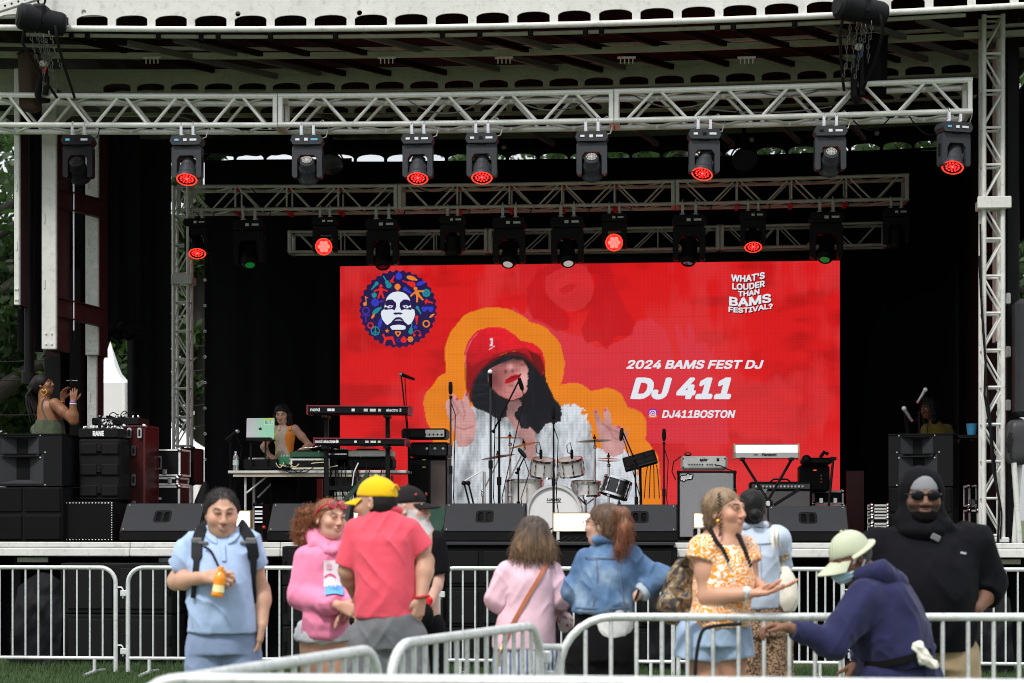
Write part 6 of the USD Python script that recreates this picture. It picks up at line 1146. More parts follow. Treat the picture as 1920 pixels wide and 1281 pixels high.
def loft(secs,k=.03,yaw=0.0,op='u',p=2.3):
 """a stack of rounded cross-sections (x, y, z, half width, half depth) from the bottom up"""
 S=np.array(sorted(secs,key=lambda q:q[2]),float);I=[PchipInterpolator(S[:,2],S[:,i])for i in(0,1,3,4)];c,s_=math.cos(yaw),math.sin(yaw);m=S[:,3:].max()
 z0,z1=S[0,2],S[-1,2]
 def f(x,y,z):
  zz=np.clip(z,z0,z1);zl=zz.ravel();cx,cy,w,d=[i(zl).reshape(zz.shape)for i in I];px,py=x-cx,y-cy;qx,qy=px*c+py*s_,-px*s_+py*c
  r=(np.abs(qx/w)**p+np.abs(qy/d)**p)**(1/p);e=(r-1)*np.minimum(w,d);dz=np.maximum(z0-z,z-z1)
  return np.where(dz>0,np.sqrt(np.maximum(e,0)**2+dz**2)*(e>-9)+np.minimum(np.maximum(e,dz),0),np.maximum(e,dz))
 lo=np.array([(S[:,0]).min()-m,S[:,1].min()-m,z0]);hi=np.array([S[:,0].max()+m,S[:,1].max()+m,z1]);return(f,lo,hi,k,op)
def half(n,c,k=.004):
 """keeps the side where n.p < c"""
 n=np.asarray(n,float);n=n/np.linalg.norm(n);return(lambda x,y,z:n[0]*x+n[1]*y+n[2]*z-c,None,None,k,'i')
def polygonise(prims,h):
 lo=np.min([p[1]for p in prims if p[1]is not None and p[4]=='u'],0)-4*h;hi=np.max([p[2]for p in prims if p[2]is not None and p[4]=='u'],0)+4*h
 n=np.ceil((hi-lo)/h).astype(int)+1;D=np.full(n,.5,np.float32);ax=[(lo[i]+np.arange(n[i])*h)for i in range(3)]
 for f,a,b,k,op in prims:
  m=k+4*h
  if a is None:sl=[slice(0,n[i])for i in range(3)]
  else:sl=[slice(max(0,int((a[i]-m-lo[i])/h)),min(n[i],int((b[i]+m-lo[i])/h)+2))for i in range(3)]
  if any(q.stop<=q.start for q in sl):continue
  X=ax[0][sl[0]][:,None,None];Y=ax[1][sl[1]][None,:,None];Z=ax[2][sl[2]][None,None,:];d=f(X,Y,Z).astype(np.float32);B=D[sl[0],sl[1],sl[2]]
  if op=='u':B[...]=smin(B,d,k)
  elif op=='s':B[...]=-smin(-B,d,k)
  else:B[...]=-smin(-B,-d,k)
 ins=D<0;C=ins[:-1,:-1,:-1].astype(np.int8)
 cnt=sum(ins[i:n[0]-1+i,j:n[1]-1+j,l:n[2]-1+l].astype(np.int8)for i in(0,1)for j in(0,1)for l in(0,1))
 idx=np.argwhere((cnt>0)&(cnt<8));ids=np.full(cnt.shape,-1,np.int64);ids[tuple(idx.T)]=np.arange(len(idx))
 cor=np.array([[i,j,l]for i in(0,1)for j in(0,1)for l in(0,1)]);val=np.stack([D[tuple((idx+c).T)]for c in cor],1);acc=np.zeros((len(idx),3));num=np.zeros(len(idx))
 for i in range(8):
  for j in range(i+1,8):
   if np.abs(cor[i]-cor[j]).sum()!=1:continue
   x=(val[:,i]<0)!=(val[:,j]<0);t=np.where(x,val[:,i]/np.where(x,val[:,i]-val[:,j],1),0)
   acc+=np.where(x[:,None],cor[i]+(cor[j]-cor[i])*t[:,None],0);num+=x
 V=lo+(idx+acc/num[:,None])*h;Fq=[]
 for a in range(3):
  s0=[slice(0,None)]*3;s1=[slice(0,None)]*3;s0[a]=slice(0,-1);s1[a]=slice(1,None);e=np.argwhere(ins[tuple(s0)]!=ins[tuple(s1)]);b,c=(a+1)%3,(a+2)%3
  e=e[(e[:,b]>0)&(e[:,c]>0)&(e[:,b]<cnt.shape[b])&(e[:,c]<cnt.shape[c])];flip=ins[tuple(e.T)]
  g=lambda db,dc:ids[tuple((e-np.eye(3,dtype=int)[b]*db-np.eye(3,dtype=int)[c]*dc).T)]
  q=np.stack([g(1,1),g(0,1),g(0,0),g(1,0)],1);q[~flip]=q[~flip][:,::-1];Fq.append(q)
 Fq=np.vstack(Fq);Fq=Fq[(Fq>=0).all(1)];Ft=np.vstack([Fq[:,[0,1,2]],Fq[:,[0,2,3]]])
 for it in range(2):
  s=np.zeros_like(V);w=np.zeros(len(V))
  for i in range(4):np.add.at(s,Fq[:,i],V[Fq[:,(i+1)%4]]);np.add.at(w,Fq[:,i],1)
  V=V+(.5 if it==0 else-.35)*(s/np.maximum(w,1)[:,None]-V)
 return V,Ft
def vnorm(v,f):
 n=np.zeros_like(v);c=np.cross(v[f[:,1]]-v[f[:,0]],v[f[:,2]]-v[f[:,0]])
 for k in range(3):np.add.at(n,f[:,k],c)
 return n/np.maximum(np.linalg.norm(n,axis=1),1e-12)[:,None]
def folds(amp=.009,sx=7,sz=4.5,seed=0):
 """broad soft dents, two families of long slanting creases, and fine rumples"""
 def d(v,n):
  a=meshkit.fbm(v*[sx*.8,sx*.8,sz*.8]+seed*3.7,2,seed);out=.9*(a-.5)
  for k,(sl,f)in enumerate(((.75,1.0),(-.6,1.15),(.1,.8))):
   ac=np.stack([v[:,0]+v[:,2]*sl,v[:,1],(v[:,2]-v[:,0]*sl)*.22],1)*sx*1.9*f+.9*a[:,None]+seed+k*7.3;r=1-np.abs(2*meshkit.noise(ac,seed+5+k)-1);g=np.clip(meshkit.noise(v*5+k*3+seed,seed+20+k)*2-.7,0,1);out=out+.75*g*(r**3-.25)
  return amp*1.5*out+amp*.12*(meshkit.noise(v*42+seed,seed+9)-.5)
 return d
def strands(amp=.006,fx=60,fz=7,seed=0):
 def d(v,n):w=meshkit.noise(v*[5,5,5]+seed,seed)*3;return amp*(meshkit.noise(np.stack([v[:,0]*fx+w,v[:,1]*fx+w,v[:,2]*fz],1),seed+2)-.5)+amp*1.5*(meshkit.noise(v*[22,22,6]+seed,seed+4)-.5)
 return d
def curls(amp=.012,fr=55,seed=0):return lambda v,n:amp*(meshkit.fbm(v*fr+seed,2,seed)-.5)*2
def cloth(name,col,rough=.9,var=.1,bump=.25,bscale=240,**k):return mat(name,col,rough,var=var,scale=7,bump=bump,bscale=bscale,sheen=.1 if max(col)>.05 else 0,spec=.12,**k)
def euler(yaw,pitch=0,roll=0):return rot([0,0,1],math.radians(yaw))@rot([1,0,0],math.radians(-pitch))@rot([0,1,0],math.radians(roll))
SKIN=vmat('skin',rough=.5,sub=.12,spec=.35,bump=.08,bscale=260)
class Fig:
 def __init__(s,label,u0,sc_,z0=0.0,h=.0062):
  s.u0,s.D,s.z0,s.h=u0,F/sc_,z0,h;b=atD(u0,HOR,s.D);b[2]=z0;s.t=thing('person',label,'person',tuple(b),YAW);s.prims=[];s.cols=[];s.surf={}
  s.o=b
 def pt(s,u,v,dy=0.0):
  k=F/(s.D+dy);c=(s.u0-960)/F*s.D;return np.array([(u-960)/k-c,dy,EYE-s.z0+(HOR-v)/k])
 def sec(s,ul,ur,v,dy,dep):a,b=s.pt(ul,v,dy),s.pt(ur,v,dy);return(*((a+b)/2),(b[0]-a[0])/2,dep/2)
 def secs(s,rows):return[s.sec(*r)for r in rows]
 def world(s,v):return np.asarray(v)@s.t.M[:3,:3].T+s.t.M[:3,3]
 def put(s,name,v,f,m,col=None,parent=None,smooth=True,label=None,kind=None):return put(name,s.world(v),f,m,parent or s.t,col=col,smooth=smooth,label=label,kind=kind)
 def mesh(s,name,prims,m,h=None,disp=None,col=None,parent=None,label=None):
  V,Fc=polygonise(prims,h or s.h*1.15);n=vnorm(V,Fc)
  if disp is not None:V=V+n*np.asarray(disp(V,n))[:,None]
  s.surf[name]=(V,n);return s.put(name,V,Fc,m,None if col is None else col(V,n),parent,label=label)
 def on(s,name,u,v,side=-1,off=.004,dy=0.0):
  """the point of the surface NAME behind the pixel (side -1 faces the camera)"""
  V,n=s.surf[name];p=s.pt(u,v,dy)
  for it in range(2):
   d=(V[:,0]-p[0])**2+(V[:,2]-p[2])**2;c=V[d<max(.012**2,d.min()*1.2)];y=(c[:,1]*side).max()*side;p=s.pt(u,v,y)
  return np.array([p[0],y+side*off,p[2]])
 def mb(s,mb,name,m,parent=None,label=None,kind=None):return s.put(name,np.vstack(mb.v),np.vstack(mb.f),m,parent=parent,label=label,kind=kind)
 def head(s,u,v,dy,yaw,pitch,roll,hh=.232,tone=(.5,.3,.2),fem=False,brow=(.03,.02,.015),lip=None,beard=None,jaw=1.0,stub=None,open_=True,hair=None,nose=1.0,wide=1.0):
  c=s.pt(u,v,dy);R=euler(yaw,pitch,roll);k=hh/.232;s.hc,s.hR,s.hk=c,R,k;q=lambda*p:c+R@(np.asarray(p,float)*k*[wide,1,1])
  E=lambda p,r,kk=.015,op='u',RR=None:s.prims.append(ell(q(*p),np.asarray(r,float)*k*[wide,1,1],R if RR is None else R@RR,kk*k,op));Cn=lambda a,b,ra,rb,kk=.012:s.prims.append(cone(q(*a),q(*b),ra*k,rb*k,kk*k))
  E((0,.014,.032),(.0745,.095,.084));E((0,-.022,-.03),(.064*jaw,.068,.082),.03);E((0,-.05,-.088),(.034*jaw,.032,.026),.03);E((0,-.02,-.075),(.052*jaw,.05,.03),.03)
  for x in(-1,1):E((x*.042,-.062,-.022),(.026,.026,.026),.02);Cn((x*.014,-.091,.028),(x*.05,-.078,.026),.0085,.007)
  for x in(-1,1):E((x*.031,-.103,.009),(.019,.015,.0115),.012,'s')
  for x in(-1,1):E((x*.031,-.0805,.008),(.0135,.0135,.0125),.003)
  if not fem or True:
   for x in(-1,1):Cn((x*.016,-.093,.017),(x*.045,-.082,.016),.0042,.0035,.004)
  Cn((0,-.092,.02),(0,-.106,-.024),.0075,.011*nose);E((0,-.1075,-.029),(.0125*nose,.011,.010),.008)
  for x in(-1,1):E((x*.0125*nose,-.099,-.033),(.0095*nose,.011,.0085),.007)
  E((0,-.0905,-.053),(.026,.0095,.0055),.008);E((0,-.0915,-.064),(.023,.010,.0062),.008);E((0,-.104,-.0588),(.024,.009,.0014),.002,'s')
  for x in(-1,1):E((x*.0775,.012,-.004),(.0085,.019,.031),.008,RR=rot([0,0,1],x*.35));E((x*.084,.006,.0),(.006,.009,.016),.005,'s')
  lip=lip or tuple(np.array(tone)*[.9,.66,.64]);tone=np.array(tone,float)
  def colour(V,col):
   w=((V-c)@R)/k/[wide,1,1];x,y,z=w.T;near=(np.abs(w)<[.095,.13,.135]).all(1);front=near&(y<-.03)
   def blend(m,cc):col[:]=col*(1-m[:,None])+np.asarray(cc,float)*m[:,None]
   sm=lambda e,a=.15:np.clip((1+a-e)/(2*a),0,1)
   blend(front*sm(((np.abs(x)-.042)/.028)**2+((z+.022)/.024)**2,.6)*.22,tone*[1.2,.78,.72])
   if beard is not None:
    bm=front*np.clip((-.028-z)/.012,0,1)*np.clip((np.abs(x)*1.2+np.maximum(0,-.06-z)*1.5+.012-.030+.03*(z<-.04))/.012,0,1)*(((x/.025)**2+((z+.058)/.011)**2)>1)*(y<.03);bm=np.maximum(bm,near*(y<.02)*(z<-.078));bm=np.maximum(bm,near*(np.abs(x)>.055)*(z<.0)*(y<.0)*(y>-.06));blend(bm*.92,beard)
   if stub is not None:blend(near*(y<.0)*np.clip((-.03-z)/.02,0,1)*.45,stub)
   if hair is not None:hc_,off=hair;blend(near*np.clip((.68*y+.73*z+off+.022*(meshkit.fbm(w*45,2,2)-.5))/.012,0,1)*np.clip((z+.05)/.015,0,1)*.95,hc_)
   for sx in(-1,1):
    blend(front*sm(((x-sx*.031)/.024)**2+((z-.006)/.015)**2,.8)*.2,tone*[.62,.5,.48])
    blend(front*sm(((x-sx*.031)/(.0135 if open_ else .016))**2+((z-.0065)/(.0046 if open_ else .0032))**2,.35),(.40,.37,.35)if open_ else tone*.22)
    blend(front*sm(((x-sx*.031)/.0062)**2+((z-.0065)/.0062)**2,.3)*(1 if open_ else 0),(.02,.013,.01))
    blend(front*sm(((x-sx*.031)/.0150)**2+((z-.0135)/.0022)**2,.5)*.9,(.02,.014,.012))
    blend(front*sm(((x-sx*.033)/.0205)**2+((z-.0265-.004*(1-((np.abs(x)-.036)/.02)**2))/.0060)**2,.4)*.95,brow)
    blend(front*sm(((x-sx*.0085)/.004)**2+((z+.0385)/.0028)**2,.5)*.7,tone*.25)
   blend(front*sm((x/.0265)**2+((z+.0585)/.0098)**2,.3)*(.85 if fem else .55),lip);blend(front*sm((x/.025)**2+((z+.0588)/.0014)**2,.7)*.8,tone*.2)
  s.cols.append(colour);return c,R
 def hq(s,*p):return s.hc+s.hR@(np.asarray(p,float)*s.hk)
 def hell(s,p,r,k=.015,op='u',RR=None):return ell(s.hq(*p),np.asarray(r,float)*s.hk,s.hR if RR is None else s.hR@RR,k*s.hk,op)
 def hcone(s,a,b,ra,rb,k=.015):return cone(s.hq(*a),s.hq(*b),ra*s.hk,rb*s.hk,k)
 def hhalf(s,n,c,k=.006):w=s.hR@(np.asarray(n,float)/np.linalg.norm(n));return half(w,w@s.hc+c*s.hk,k)
 def limb(s,pts,rs,k=.03):
  for a,b,ra,rb in zip(pts[:-1],pts[1:],rs[:-1],rs[1:]):s.prims.append(cone(a,b,ra,rb,k))
 def arm(s,S,E,W,k=1.0):
  S,E,W=map(np.asarray,(S,E,W));m=S+(E-S)*.45;f=E+(W-E)*.3;s.limb([S,m,E],[.054*k,.047*k,.038*k]);s.limb([E,f,W],[.038*k,.041*k,.026*k])
 def leg(s,H,K,A,k=1.0):
  H,K,A=map(np.asarray,(H,K,A));s.limb([H,K],[.088*k,.056*k],.04);c=K+(A-K)*.3+[0,.015,0];s.limb([K,c,A],[.052*k,.054*k,.036*k]);s.limb([A,A+[0,-.16,-.04]],[.04,.03],.03)
 def hand(s,W,d,pn,thumb=1,curl=(.35,.5,.35),spread=.10,k=1.0,tcurl=.4,tdir=None):
  """wrist, direction of the fingers, palm normal (the way the fingers close), side of the thumb along d x pn"""
  W,d,pn=np.asarray(W,float),np.asarray(d,float),np.asarray(pn,float);d=d/np.linalg.norm(d);pn=pn-d*(pn@d);pn/=np.linalg.norm(pn);sd_=np.cross(d,pn)*thumb
  for i,(L,r)in enumerate(((.88,.0092),(1.0,.0094),(.94,.009),(.74,.0078))):
   off=.029-.0195*i;b=W+d*(.083-.004*abs(i-1))*k+sd_*off*k;s.prims.append(cone(W+sd_*off*.6*k+d*.008*k,b,.0145*k,.0125*k,.014*k));a=spread*(1.2-i*.8);dd=d*math.cos(a)+sd_*math.sin(a);p=b;ang=0
   for j,l in enumerate((.044,.028,.022)):
    ang+=curl[j]*(1+.06*i);e=p+(dd*math.cos(ang)+pn*math.sin(ang))*l*L*k;s.prims.append(cone(p,e,r*k*(1-.07*j),r*k*(.95-.09*j),.004*k));p=e
  t0=W+d*.022*k+sd_*.026*k+pn*.008;td=(d*.72+sd_*.68+pn*.25)if tdir is None else np.asarray(tdir,float);td=td/np.linalg.norm(td);t1=t0+td*.042*k;t2=t1+(td+d*tcurl+pn*tcurl*.7)/np.linalg.norm(td+d*tcurl+pn*tcurl*.7)*.032*k;t3=t2+(td+d*tcurl*2+pn*tcurl)/np.linalg.norm(td+d*tcurl*2+pn*tcurl)*.024*k
  s.prims+=[cone(t0,t1,.0155*k,.0115*k,.012*k),cone(t1,t2,.0112*k,.0102*k,.005*k),cone(t2,t3,.0102*k,.0078*k,.005*k)]
 def body(s,tone,extra=None):
  tone=np.array(tone,float)
  def col(V,n):
   c=tone[None]*(.9+.22*meshkit.fbm(V*16,3,3))[:,None]
   for f in s.cols:f(V,c)
   return np.clip(c,0,1)
  s.mesh('body',s.prims,SKIN,h=s.h*.9,col=col)
 def ribbon(s,name,pts,w,th,m,nrm=(0,-1,0),parent=None,label=None):
  p=np.asarray(pts,float);
  if len(p)>2:
   tt=np.linspace(0,1,len(p));t2=np.linspace(0,1,max(12,len(p)*4));p=np.stack([PchipInterpolator(tt,p[:,i])(t2)for i in range(3)],1)
  t=np.gradient(p,axis=0);t/=np.linalg.norm(t,axis=1)[:,None];N=np.broadcast_to(np.asarray(nrm,float),p.shape);sd_=np.cross(t,N);sd_/=np.linalg.norm(sd_,axis=1)[:,None];N=np.cross(sd_,t);ww=np.broadcast_to(np.asarray(w,float),(len(p),))[:,None]/2
  ring=np.stack([p+sd_*ww+N*th*.2,p+sd_*ww*.9+N*th,p-sd_*ww*.9+N*th,p-sd_*ww+N*th*.2,p-sd_*ww-N*th*.4,p+sd_*ww-N*th*.4],1);n=6;V=ring.reshape(-1,3);i=np.arange(n);j=(i+1)%n
  Fc=np.vstack([np.stack([k*n+i,k*n+j,(k+1)*n+j,(k+1)*n+i],1)for k in range(len(p)-1)]);Ft=np.vstack([Fc[:,[0,2,1]],Fc[:,[0,3,2]]]);e=np.array([[0,1,2],[0,2,3],[0,3,4],[0,4,5]]);b=(len(p)-1)*n;Ft=np.vstack([Ft,e[:,::-1],e+b])
  return s.put(name,V[Ft.ravel()],np.arange(Ft.size).reshape(-1,3),m,parent=parent,label=label)
 def tube(s,name,pts,r,m,n=8,parent=None,label=None):
  p=np.asarray(pts,float)
  if len(p)>2:tt=np.linspace(0,1,len(p));t2=np.linspace(0,1,len(p)*4);r=np.interp(t2,tt,np.broadcast_to(np.asarray(r,float),(len(p),)));p=np.stack([PchipInterpolator(tt,p[:,i])(t2)for i in range(3)],1)
  q=MB().path(p,r,n);return s.mb(q,name,m,parent,label)
 def cap(s,name,dome,brim_dir,m,brim_len=.075,brim_w=.085,z=.045,tilt=-.25,rim=.0,mb_=None,r0=.088,dome_off=0.0,drop=.012):
  """a cap: a domed crown over the skull and a curved peak"""
  P=[s.hell((0,.012,.035+dome_off),(.083,.104,.094*dome),.01),s.hhalf((0,-.10,-1),-z)]
  pth=s.mesh(name,P,m,h=s.h,disp=lambda v,n:.0025*(meshkit.fbm(v*30,3,4)-.5))
  a=np.linspace(-1.05,1.05,21);f=np.linspace(0,1,8);ba=math.radians(brim_dir);V=[]
  for t_ in f:
   x=np.sin(a)*(r0*.95+(brim_w-r0*.95)*t_*.35);y=-np.cos(a)*r0*1.14-t_*brim_len*np.cos(a*1.05);zz=z+.004+tilt*t_*brim_len-drop*(np.abs(np.sin(a))**2)*(1+.5*t_);V.append(np.stack([x*math.cos(ba)-(y+.0)*math.sin(ba),x*math.sin(ba)+y*math.cos(ba)+.012,zz],1))
  V=np.array(V);T=V.reshape(-1,3);B=T-[0,0,.005];g_=gridf(8,21);W=s.hc+(np.vstack([T,B])*s.hk)@s.hR.T;edge=[];idx=np.arange(8*21).reshape(8,21);loop=np.concatenate([idx[0],idx[1:,-1],idx[-1,-2::-1],idx[-2:0:-1,0]]);l2=np.roll(loop,-1);N=8*21
  Fc=np.vstack([g_,g_[:,::-1]+N,np.stack([loop,loop+N,l2+N,l2],1)]);s.put('peak',W,np.vstack([Fc[:,[0,1,2]],Fc[:,[0,2,3]]]),mb_ or m,parent=pth)
  s.mb(MB().ball(s.hq(0,.012,.035+dome_off+.094*dome),.009*s.hk),'button',m,parent=pth);return pth
 def strands(s,base,surf,n,L,m,down=1.0,w=.0016,seed=0,spread=.35):
  """loose hairs that leave the hair mass"""
  R=np.random.default_rng(seed);V,N=s.surf[surf];i=R.integers(0,len(V),n);p=V[i];d=N[i]*(spread*R.uniform(.4,1.4,n))[:,None]+np.array([0,0,-down])+R.normal(0,.18,(n,3));d/=np.linalg.norm(d,axis=1)[:,None];l=L*R.uniform(.4,1.2,n)[:,None]
  P=np.stack([p-N[i]*.004,p+d*l*.33,p+d*l*.66+R.normal(0,.003,(n,3)),p+d*l+np.array([0,0,-.15])*l+R.normal(0,.006,(n,3))],1).reshape(-1,3);P=s.world(P)@s.t.Mi[:3,:3].T+s.t.Mi[:3,3]
  c=UsdGeom.BasisCurves.Define(stage,base+'/loose_hair');c.CreateTypeAttr('linear');c.CreatePointsAttr(Vt.Vec3fArray.FromNumpy(P.astype(np.float32)));c.CreateCurveVertexCountsAttr(Vt.IntArray.FromNumpy(np.full(n,4,np.int32)));c.CreateWidthsAttr(Vt.FloatArray.FromNumpy(np.tile([w,w,w*.8,w*.3],n).astype(np.float32)));c.SetWidthsInterpolation('vertex')
  UsdShade.MaterialBindingAPI.Apply(c.GetPrim()).Bind(m);c.GetPrim().SetCustomDataByKey('kind','stuff')
 def shoes(s,pts,m):
  for p in pts:s.mesh('shoe',[cone(p+[0,.05,-.02],p+[0,-.17,-.03],.045,.038,.03),half((0,0,-1),-.004)],m,h=.009)
BRN,TAN,MED,DRK,LIGHT=(.20,.095,.055),(.47,.27,.18),(.36,.19,.12),(.085,.042,.028),(.58,.37,.29)
NO=lambda v:None
g=Fig('man in a light blue polo shirt with backpack straps, holding an orange juice bottle',415,370)
T=(.50,.29,.20);g.head(416,963,-.04,14,-6,0,.246,T,brow=(.04,.03,.025),stub=(.22,.15,.12),jaw=1.2,wide=.92,hair=((.035,.03,.028),-.002),open_=False)
P=g.pt;g.prims+=[cone(P(418,990,.02),P(418,1025,.03),.062,.075,.04),cone(P(416,1050,.03),P(416,1175,.02),.12,.12,.05)]
g.leg(P(388,1200),P(386,1385),P(386,1535,.02));g.leg(P(452,1200),P(456,1385),P(458,1535,.02))
g.arm(P(366,1026),P(331,1090,.0),P(384,1083,-.25),1.1);g.arm(P(462,1026),P(490,1108,.04),P(492,1168,-.03),1.05)
g.hand(P(386,1082,-.25),(1,-.06,.02),(.0,.75,-.55),1,(.5,.95,.6),.05,1.08,.5,(.8,-.45,.1));g.hand(P(492,1170,-.03),(-.15,0,-1),(-1,0,0),1,(.1,.2,.2),.03,1.05);g.body(T)
BLUE=cloth('pale_blue_pique',(.36,.48,.70),bscale=420,bump=.3)
g.mesh('polo_shirt',[loft(g.secs([(352,484,1186,0,.31),(354,480,1150,-.01,.33),(356,475,1100,-.02,.33),(356,474,1050,-.01,.29),(359,472,1025,.0,.24),(372,464,1002,.02,.19),(390,446,988,.03,.145)]),.03),cone(P(370,1024),P(338,1068,.01),.080,.070,.022,True),cone(P(460,1024),P(482,1066,.02),.080,.066,.022,True)],BLUE,disp=folds(.015,6,4,1))
g.mesh('shorts',[loft(g.secs([(356,482,1225,0,.27),(356,482,1205,0,.27),(360,478,1178,0,.25)]),.04),cone(P(390,1205),P(381,1365,0),.102,.118,.015,True),cone(P(450,1205),P(461,1365,0),.102,.118,.015,True)],cloth('grey_blue_shorts',(.19,.25,.38),.85),disp=folds(.012,7,5,2))
g.mesh('hair',[g.hell((0,.018,.034),(.0765,.097,.0845),.01),g.hhalf((0,-.68,-.73),.0),g.hhalf((0,0,-1),.014),g.hcone((-.076,-.0,.0),(-.076,.0,.03),.006,.008),g.hcone((.076,-.0,.0),(.076,.0,.03),.006,.008)],mat('dark_grey_hair',(.032,.029,.028),.65,spec=.15,var=.4,scale=40),h=.005,disp=strands(.005,90,40,3))
for sx in(-1,1):g.ribbon('collar_flap',[P(417+sx*29,990,.03),P(417+sx*24,1002,-.075),P(417+sx*11,1020,-.118)],[.03,.03,.032,.036,.04,.044,.046,.044,.04,.034,.024,.008],.007,BLUE,(0,-.8,.6))
g.ribbon('placket',[g.on('polo_shirt',418,1022),g.on('polo_shirt',419,1036),g.on('polo_shirt',420,1052)],.022,.003,mat('blue_placket',(.32,.43,.66),.85))
STR=mat('backpack_webbing',(.012,.013,.016),.7,spec=.15,var=.2)
for sx,pts in((-1,((390,984),(377,996),(370,1020),(369,1050),(366,1080),(362,1120))),(1,((452,984),(461,998),(472,1020),(476,1050),(476,1085),(478,1130)))):
 g.ribbon('backpack_strap',[P(pts[0][0],pts[0][1],.06)]+[g.on('polo_shirt',u,v)for u,v in pts[1:]],np.concatenate([np.full(14,.058),np.full(4,.03),np.full(6,.022)]),.014,STR,label=None)
 g.mb(MB().box(g.on('polo_shirt',pts[2][0],pts[2][1]-6,off=.02),(.055,.014,.03),bev=.005).box(g.on('polo_shirt',pts[2][0]-sx*12,pts[2][1]-2,off=.01),(.05,.012,.016),bev=.004),'strap_buckle',mat('grey_buckle',(.12,.12,.125),.4))
g.tube('drinking_tube',[g.on('polo_shirt',384,1026,off=.012),g.on('polo_shirt',396,1033,off=.02),g.on('polo_shirt',406,1052,off=.02),g.on('polo_shirt',413,1066,off=.03)],.006,STR)
g.mesh('backpack',[loft(g.secs([(372,462,1170,.30,.20),(366,470,1090,.31,.24),(376,458,1010,.29,.16)]),.04)],STR,h=.01)
JU=MB();c=P(411,1091,-.275);JU.lathe([(0,-.075),(.028,-.075),(.03,-.06),(.026,-.02),(.03,.01),(.028,.03),(.013,.05),(.013,.055)],c,(.16,0,1),18,sharp=False)
bt=thing('juice_bottle','orange juice bottle in the hand of the man in light blue','bottle',tuple(g.world(c+[0,0,-.075])))
put('bottle',g.world(np.vstack(JU.v)),np.vstack(JU.f),mat('orange_juice',(.80,.28,.02),.25,var=.1),bt);q=MB().lathe([(.0305,-.05),(.0285,-.03),(.0275,-.015)],c,(.12,0,1),18);put('label',g.world(np.vstack(q.v)),np.vstack(q.f),mat('juice_label',(.75,.7,.35),.4),bt);q=MB().lathe([(.0155,.055),(.0155,.075),(0,.075)],c,(.12,0,1),12);put('cap',g.world(np.vstack(q.v)),np.vstack(q.f),mat('orange_cap',(.85,.33,.02),.35),bt)
g.strands(g.t.path+'/hair','hair',2600,.004,mat('dark_grey_hair',()),.2,.0018,1,.8)
g=Fig('girl in a pink hoodie with red sunglasses pushed up into her curly red hair',610,350);P=g.pt
T=(.55,.32,.23);g.head(619,973,-.02,38,0,2,.215,T,fem=True,brow=(.10,.05,.03),lip=(.45,.16,.15),nose=.9,jaw=.9,hair=((.19,.065,.02),.006),open_=False)
g.prims+=[cone(P(614,995,.02),P(610,1022,.05),.045,.045,.03),cone(P(608,1055,.02),P(606,1175,.02),.08,.095,.05)]
g.leg(P(590,1195),P(590,1365),P(592,1500,.02),.95);g.leg(P(625,1195),P(628,1365),P(630,1500,.02),.95);g.arm(P(583,1048),P(578,1116,-.05),P(634,1135,-.23),.9);g.arm(P(645,1045),P(662,1115,.02),P(655,1140,-.17),.9)
g.hand(P(637,1136,-.23),(1,-.05,-.38),(.1,.9,-.35),1,(.25,.3,.2),.06,.92);g.hand(P(664,1138,-.16),(-.8,-.15,-.45),(0,-.3,-.9),-1,(.3,.4,.3),.06,.9);g.body(T)
PINK=cloth('pink_fleece',(.82,.25,.41),.9,bscale=180,var=.05)
g.mesh('hoodie',[loft(g.secs([(570,648,1194,0,.24),(566,652,1186,0,.26),(568,652,1165,-.02,.25),(570,650,1110,-.01,.22),(570,648,1070,0,.21),(570,646,1040,.0,.2),(580,636,1020,.02,.16)]),.03),cone(P(574,1045),P(569,1118,-.02),.066,.066,.02),cone(P(569,1118,-.03),P(630,1134,-.2),.076,.05,.022,True),cone(P(644,1045),P(660,1112,.03),.07,.068,.05),cone(P(660,1112,.03),P(660,1132,-.14),.06,.05,.04),],PINK,disp=folds(.015,6.5,5,3))
g.mesh('hood',[cone(P(588,1004,.07),P(638,1002,.08),.054,.054,.03),cone(P(584,1001,.05),P(614,1033,-.09),.040,.022,.02),cone(P(644,1002,.05),P(625,1033,-.09),.038,.022,.02),cone(P(596,1020,-.02),P(636,1020,-.02),.04,.04,.03)],PINK,disp=folds(.010,14,12,4))
ct=lambda pts,name,m,off=.004:g.put(name,np.array([g.on('hoodie',u,v,off=off)for u,v in pts]),gridf(7,7),m)
gr=lambda u0,u1,v0,v1,bow=0:[(u,v+bow*math.sin((u-u0)/(u1-u0)*3.1))for v in np.linspace(v0,v1,7)for u in np.linspace(u0,u1,7)]
ct(gr(607,641,1051,1100),'chest_print',mat('print_white',(.78,.74,.78),.7));ct(gr(609,644,1100,1116,-3),'chest_print',mat('print_blue',(.12,.38,.70),.7));ct(gr(608,630,1081,1085,-6),'chest_print',mat('print_pink',(.72,.10,.26),.7),.008);ct(gr(613,622,1058,1068),'chest_print',mat('print_rose',(.70,.35,.45),.7),.008)
g.mesh('shorts',[loft(g.secs([(568,650,1199,0,.23),(570,648,1180,0,.23)]),.02),cone(P(589,1190),P(588,1202),.10,.1,.02,True),cone(P(627,1190),P(629,1202),.10,.1,.02,True)],cloth('white_denim',(.6,.62,.66)),disp=folds(.006,14,20,5))
CURL=mat('auburn_curls',(.19,.065,.02),.6,var=.5,scale=30)
g.mesh('hair',[g.hell((0,.02,.03),(.08,.1,.088),.01),g.hhalf((0,-.72,-.69),.010)],CURL,h=.005,disp=strands(.006,70,20,6));g.strands(g.t.path+'/hair','hair',700,.02,CURL,.5,.0014,2,.6)
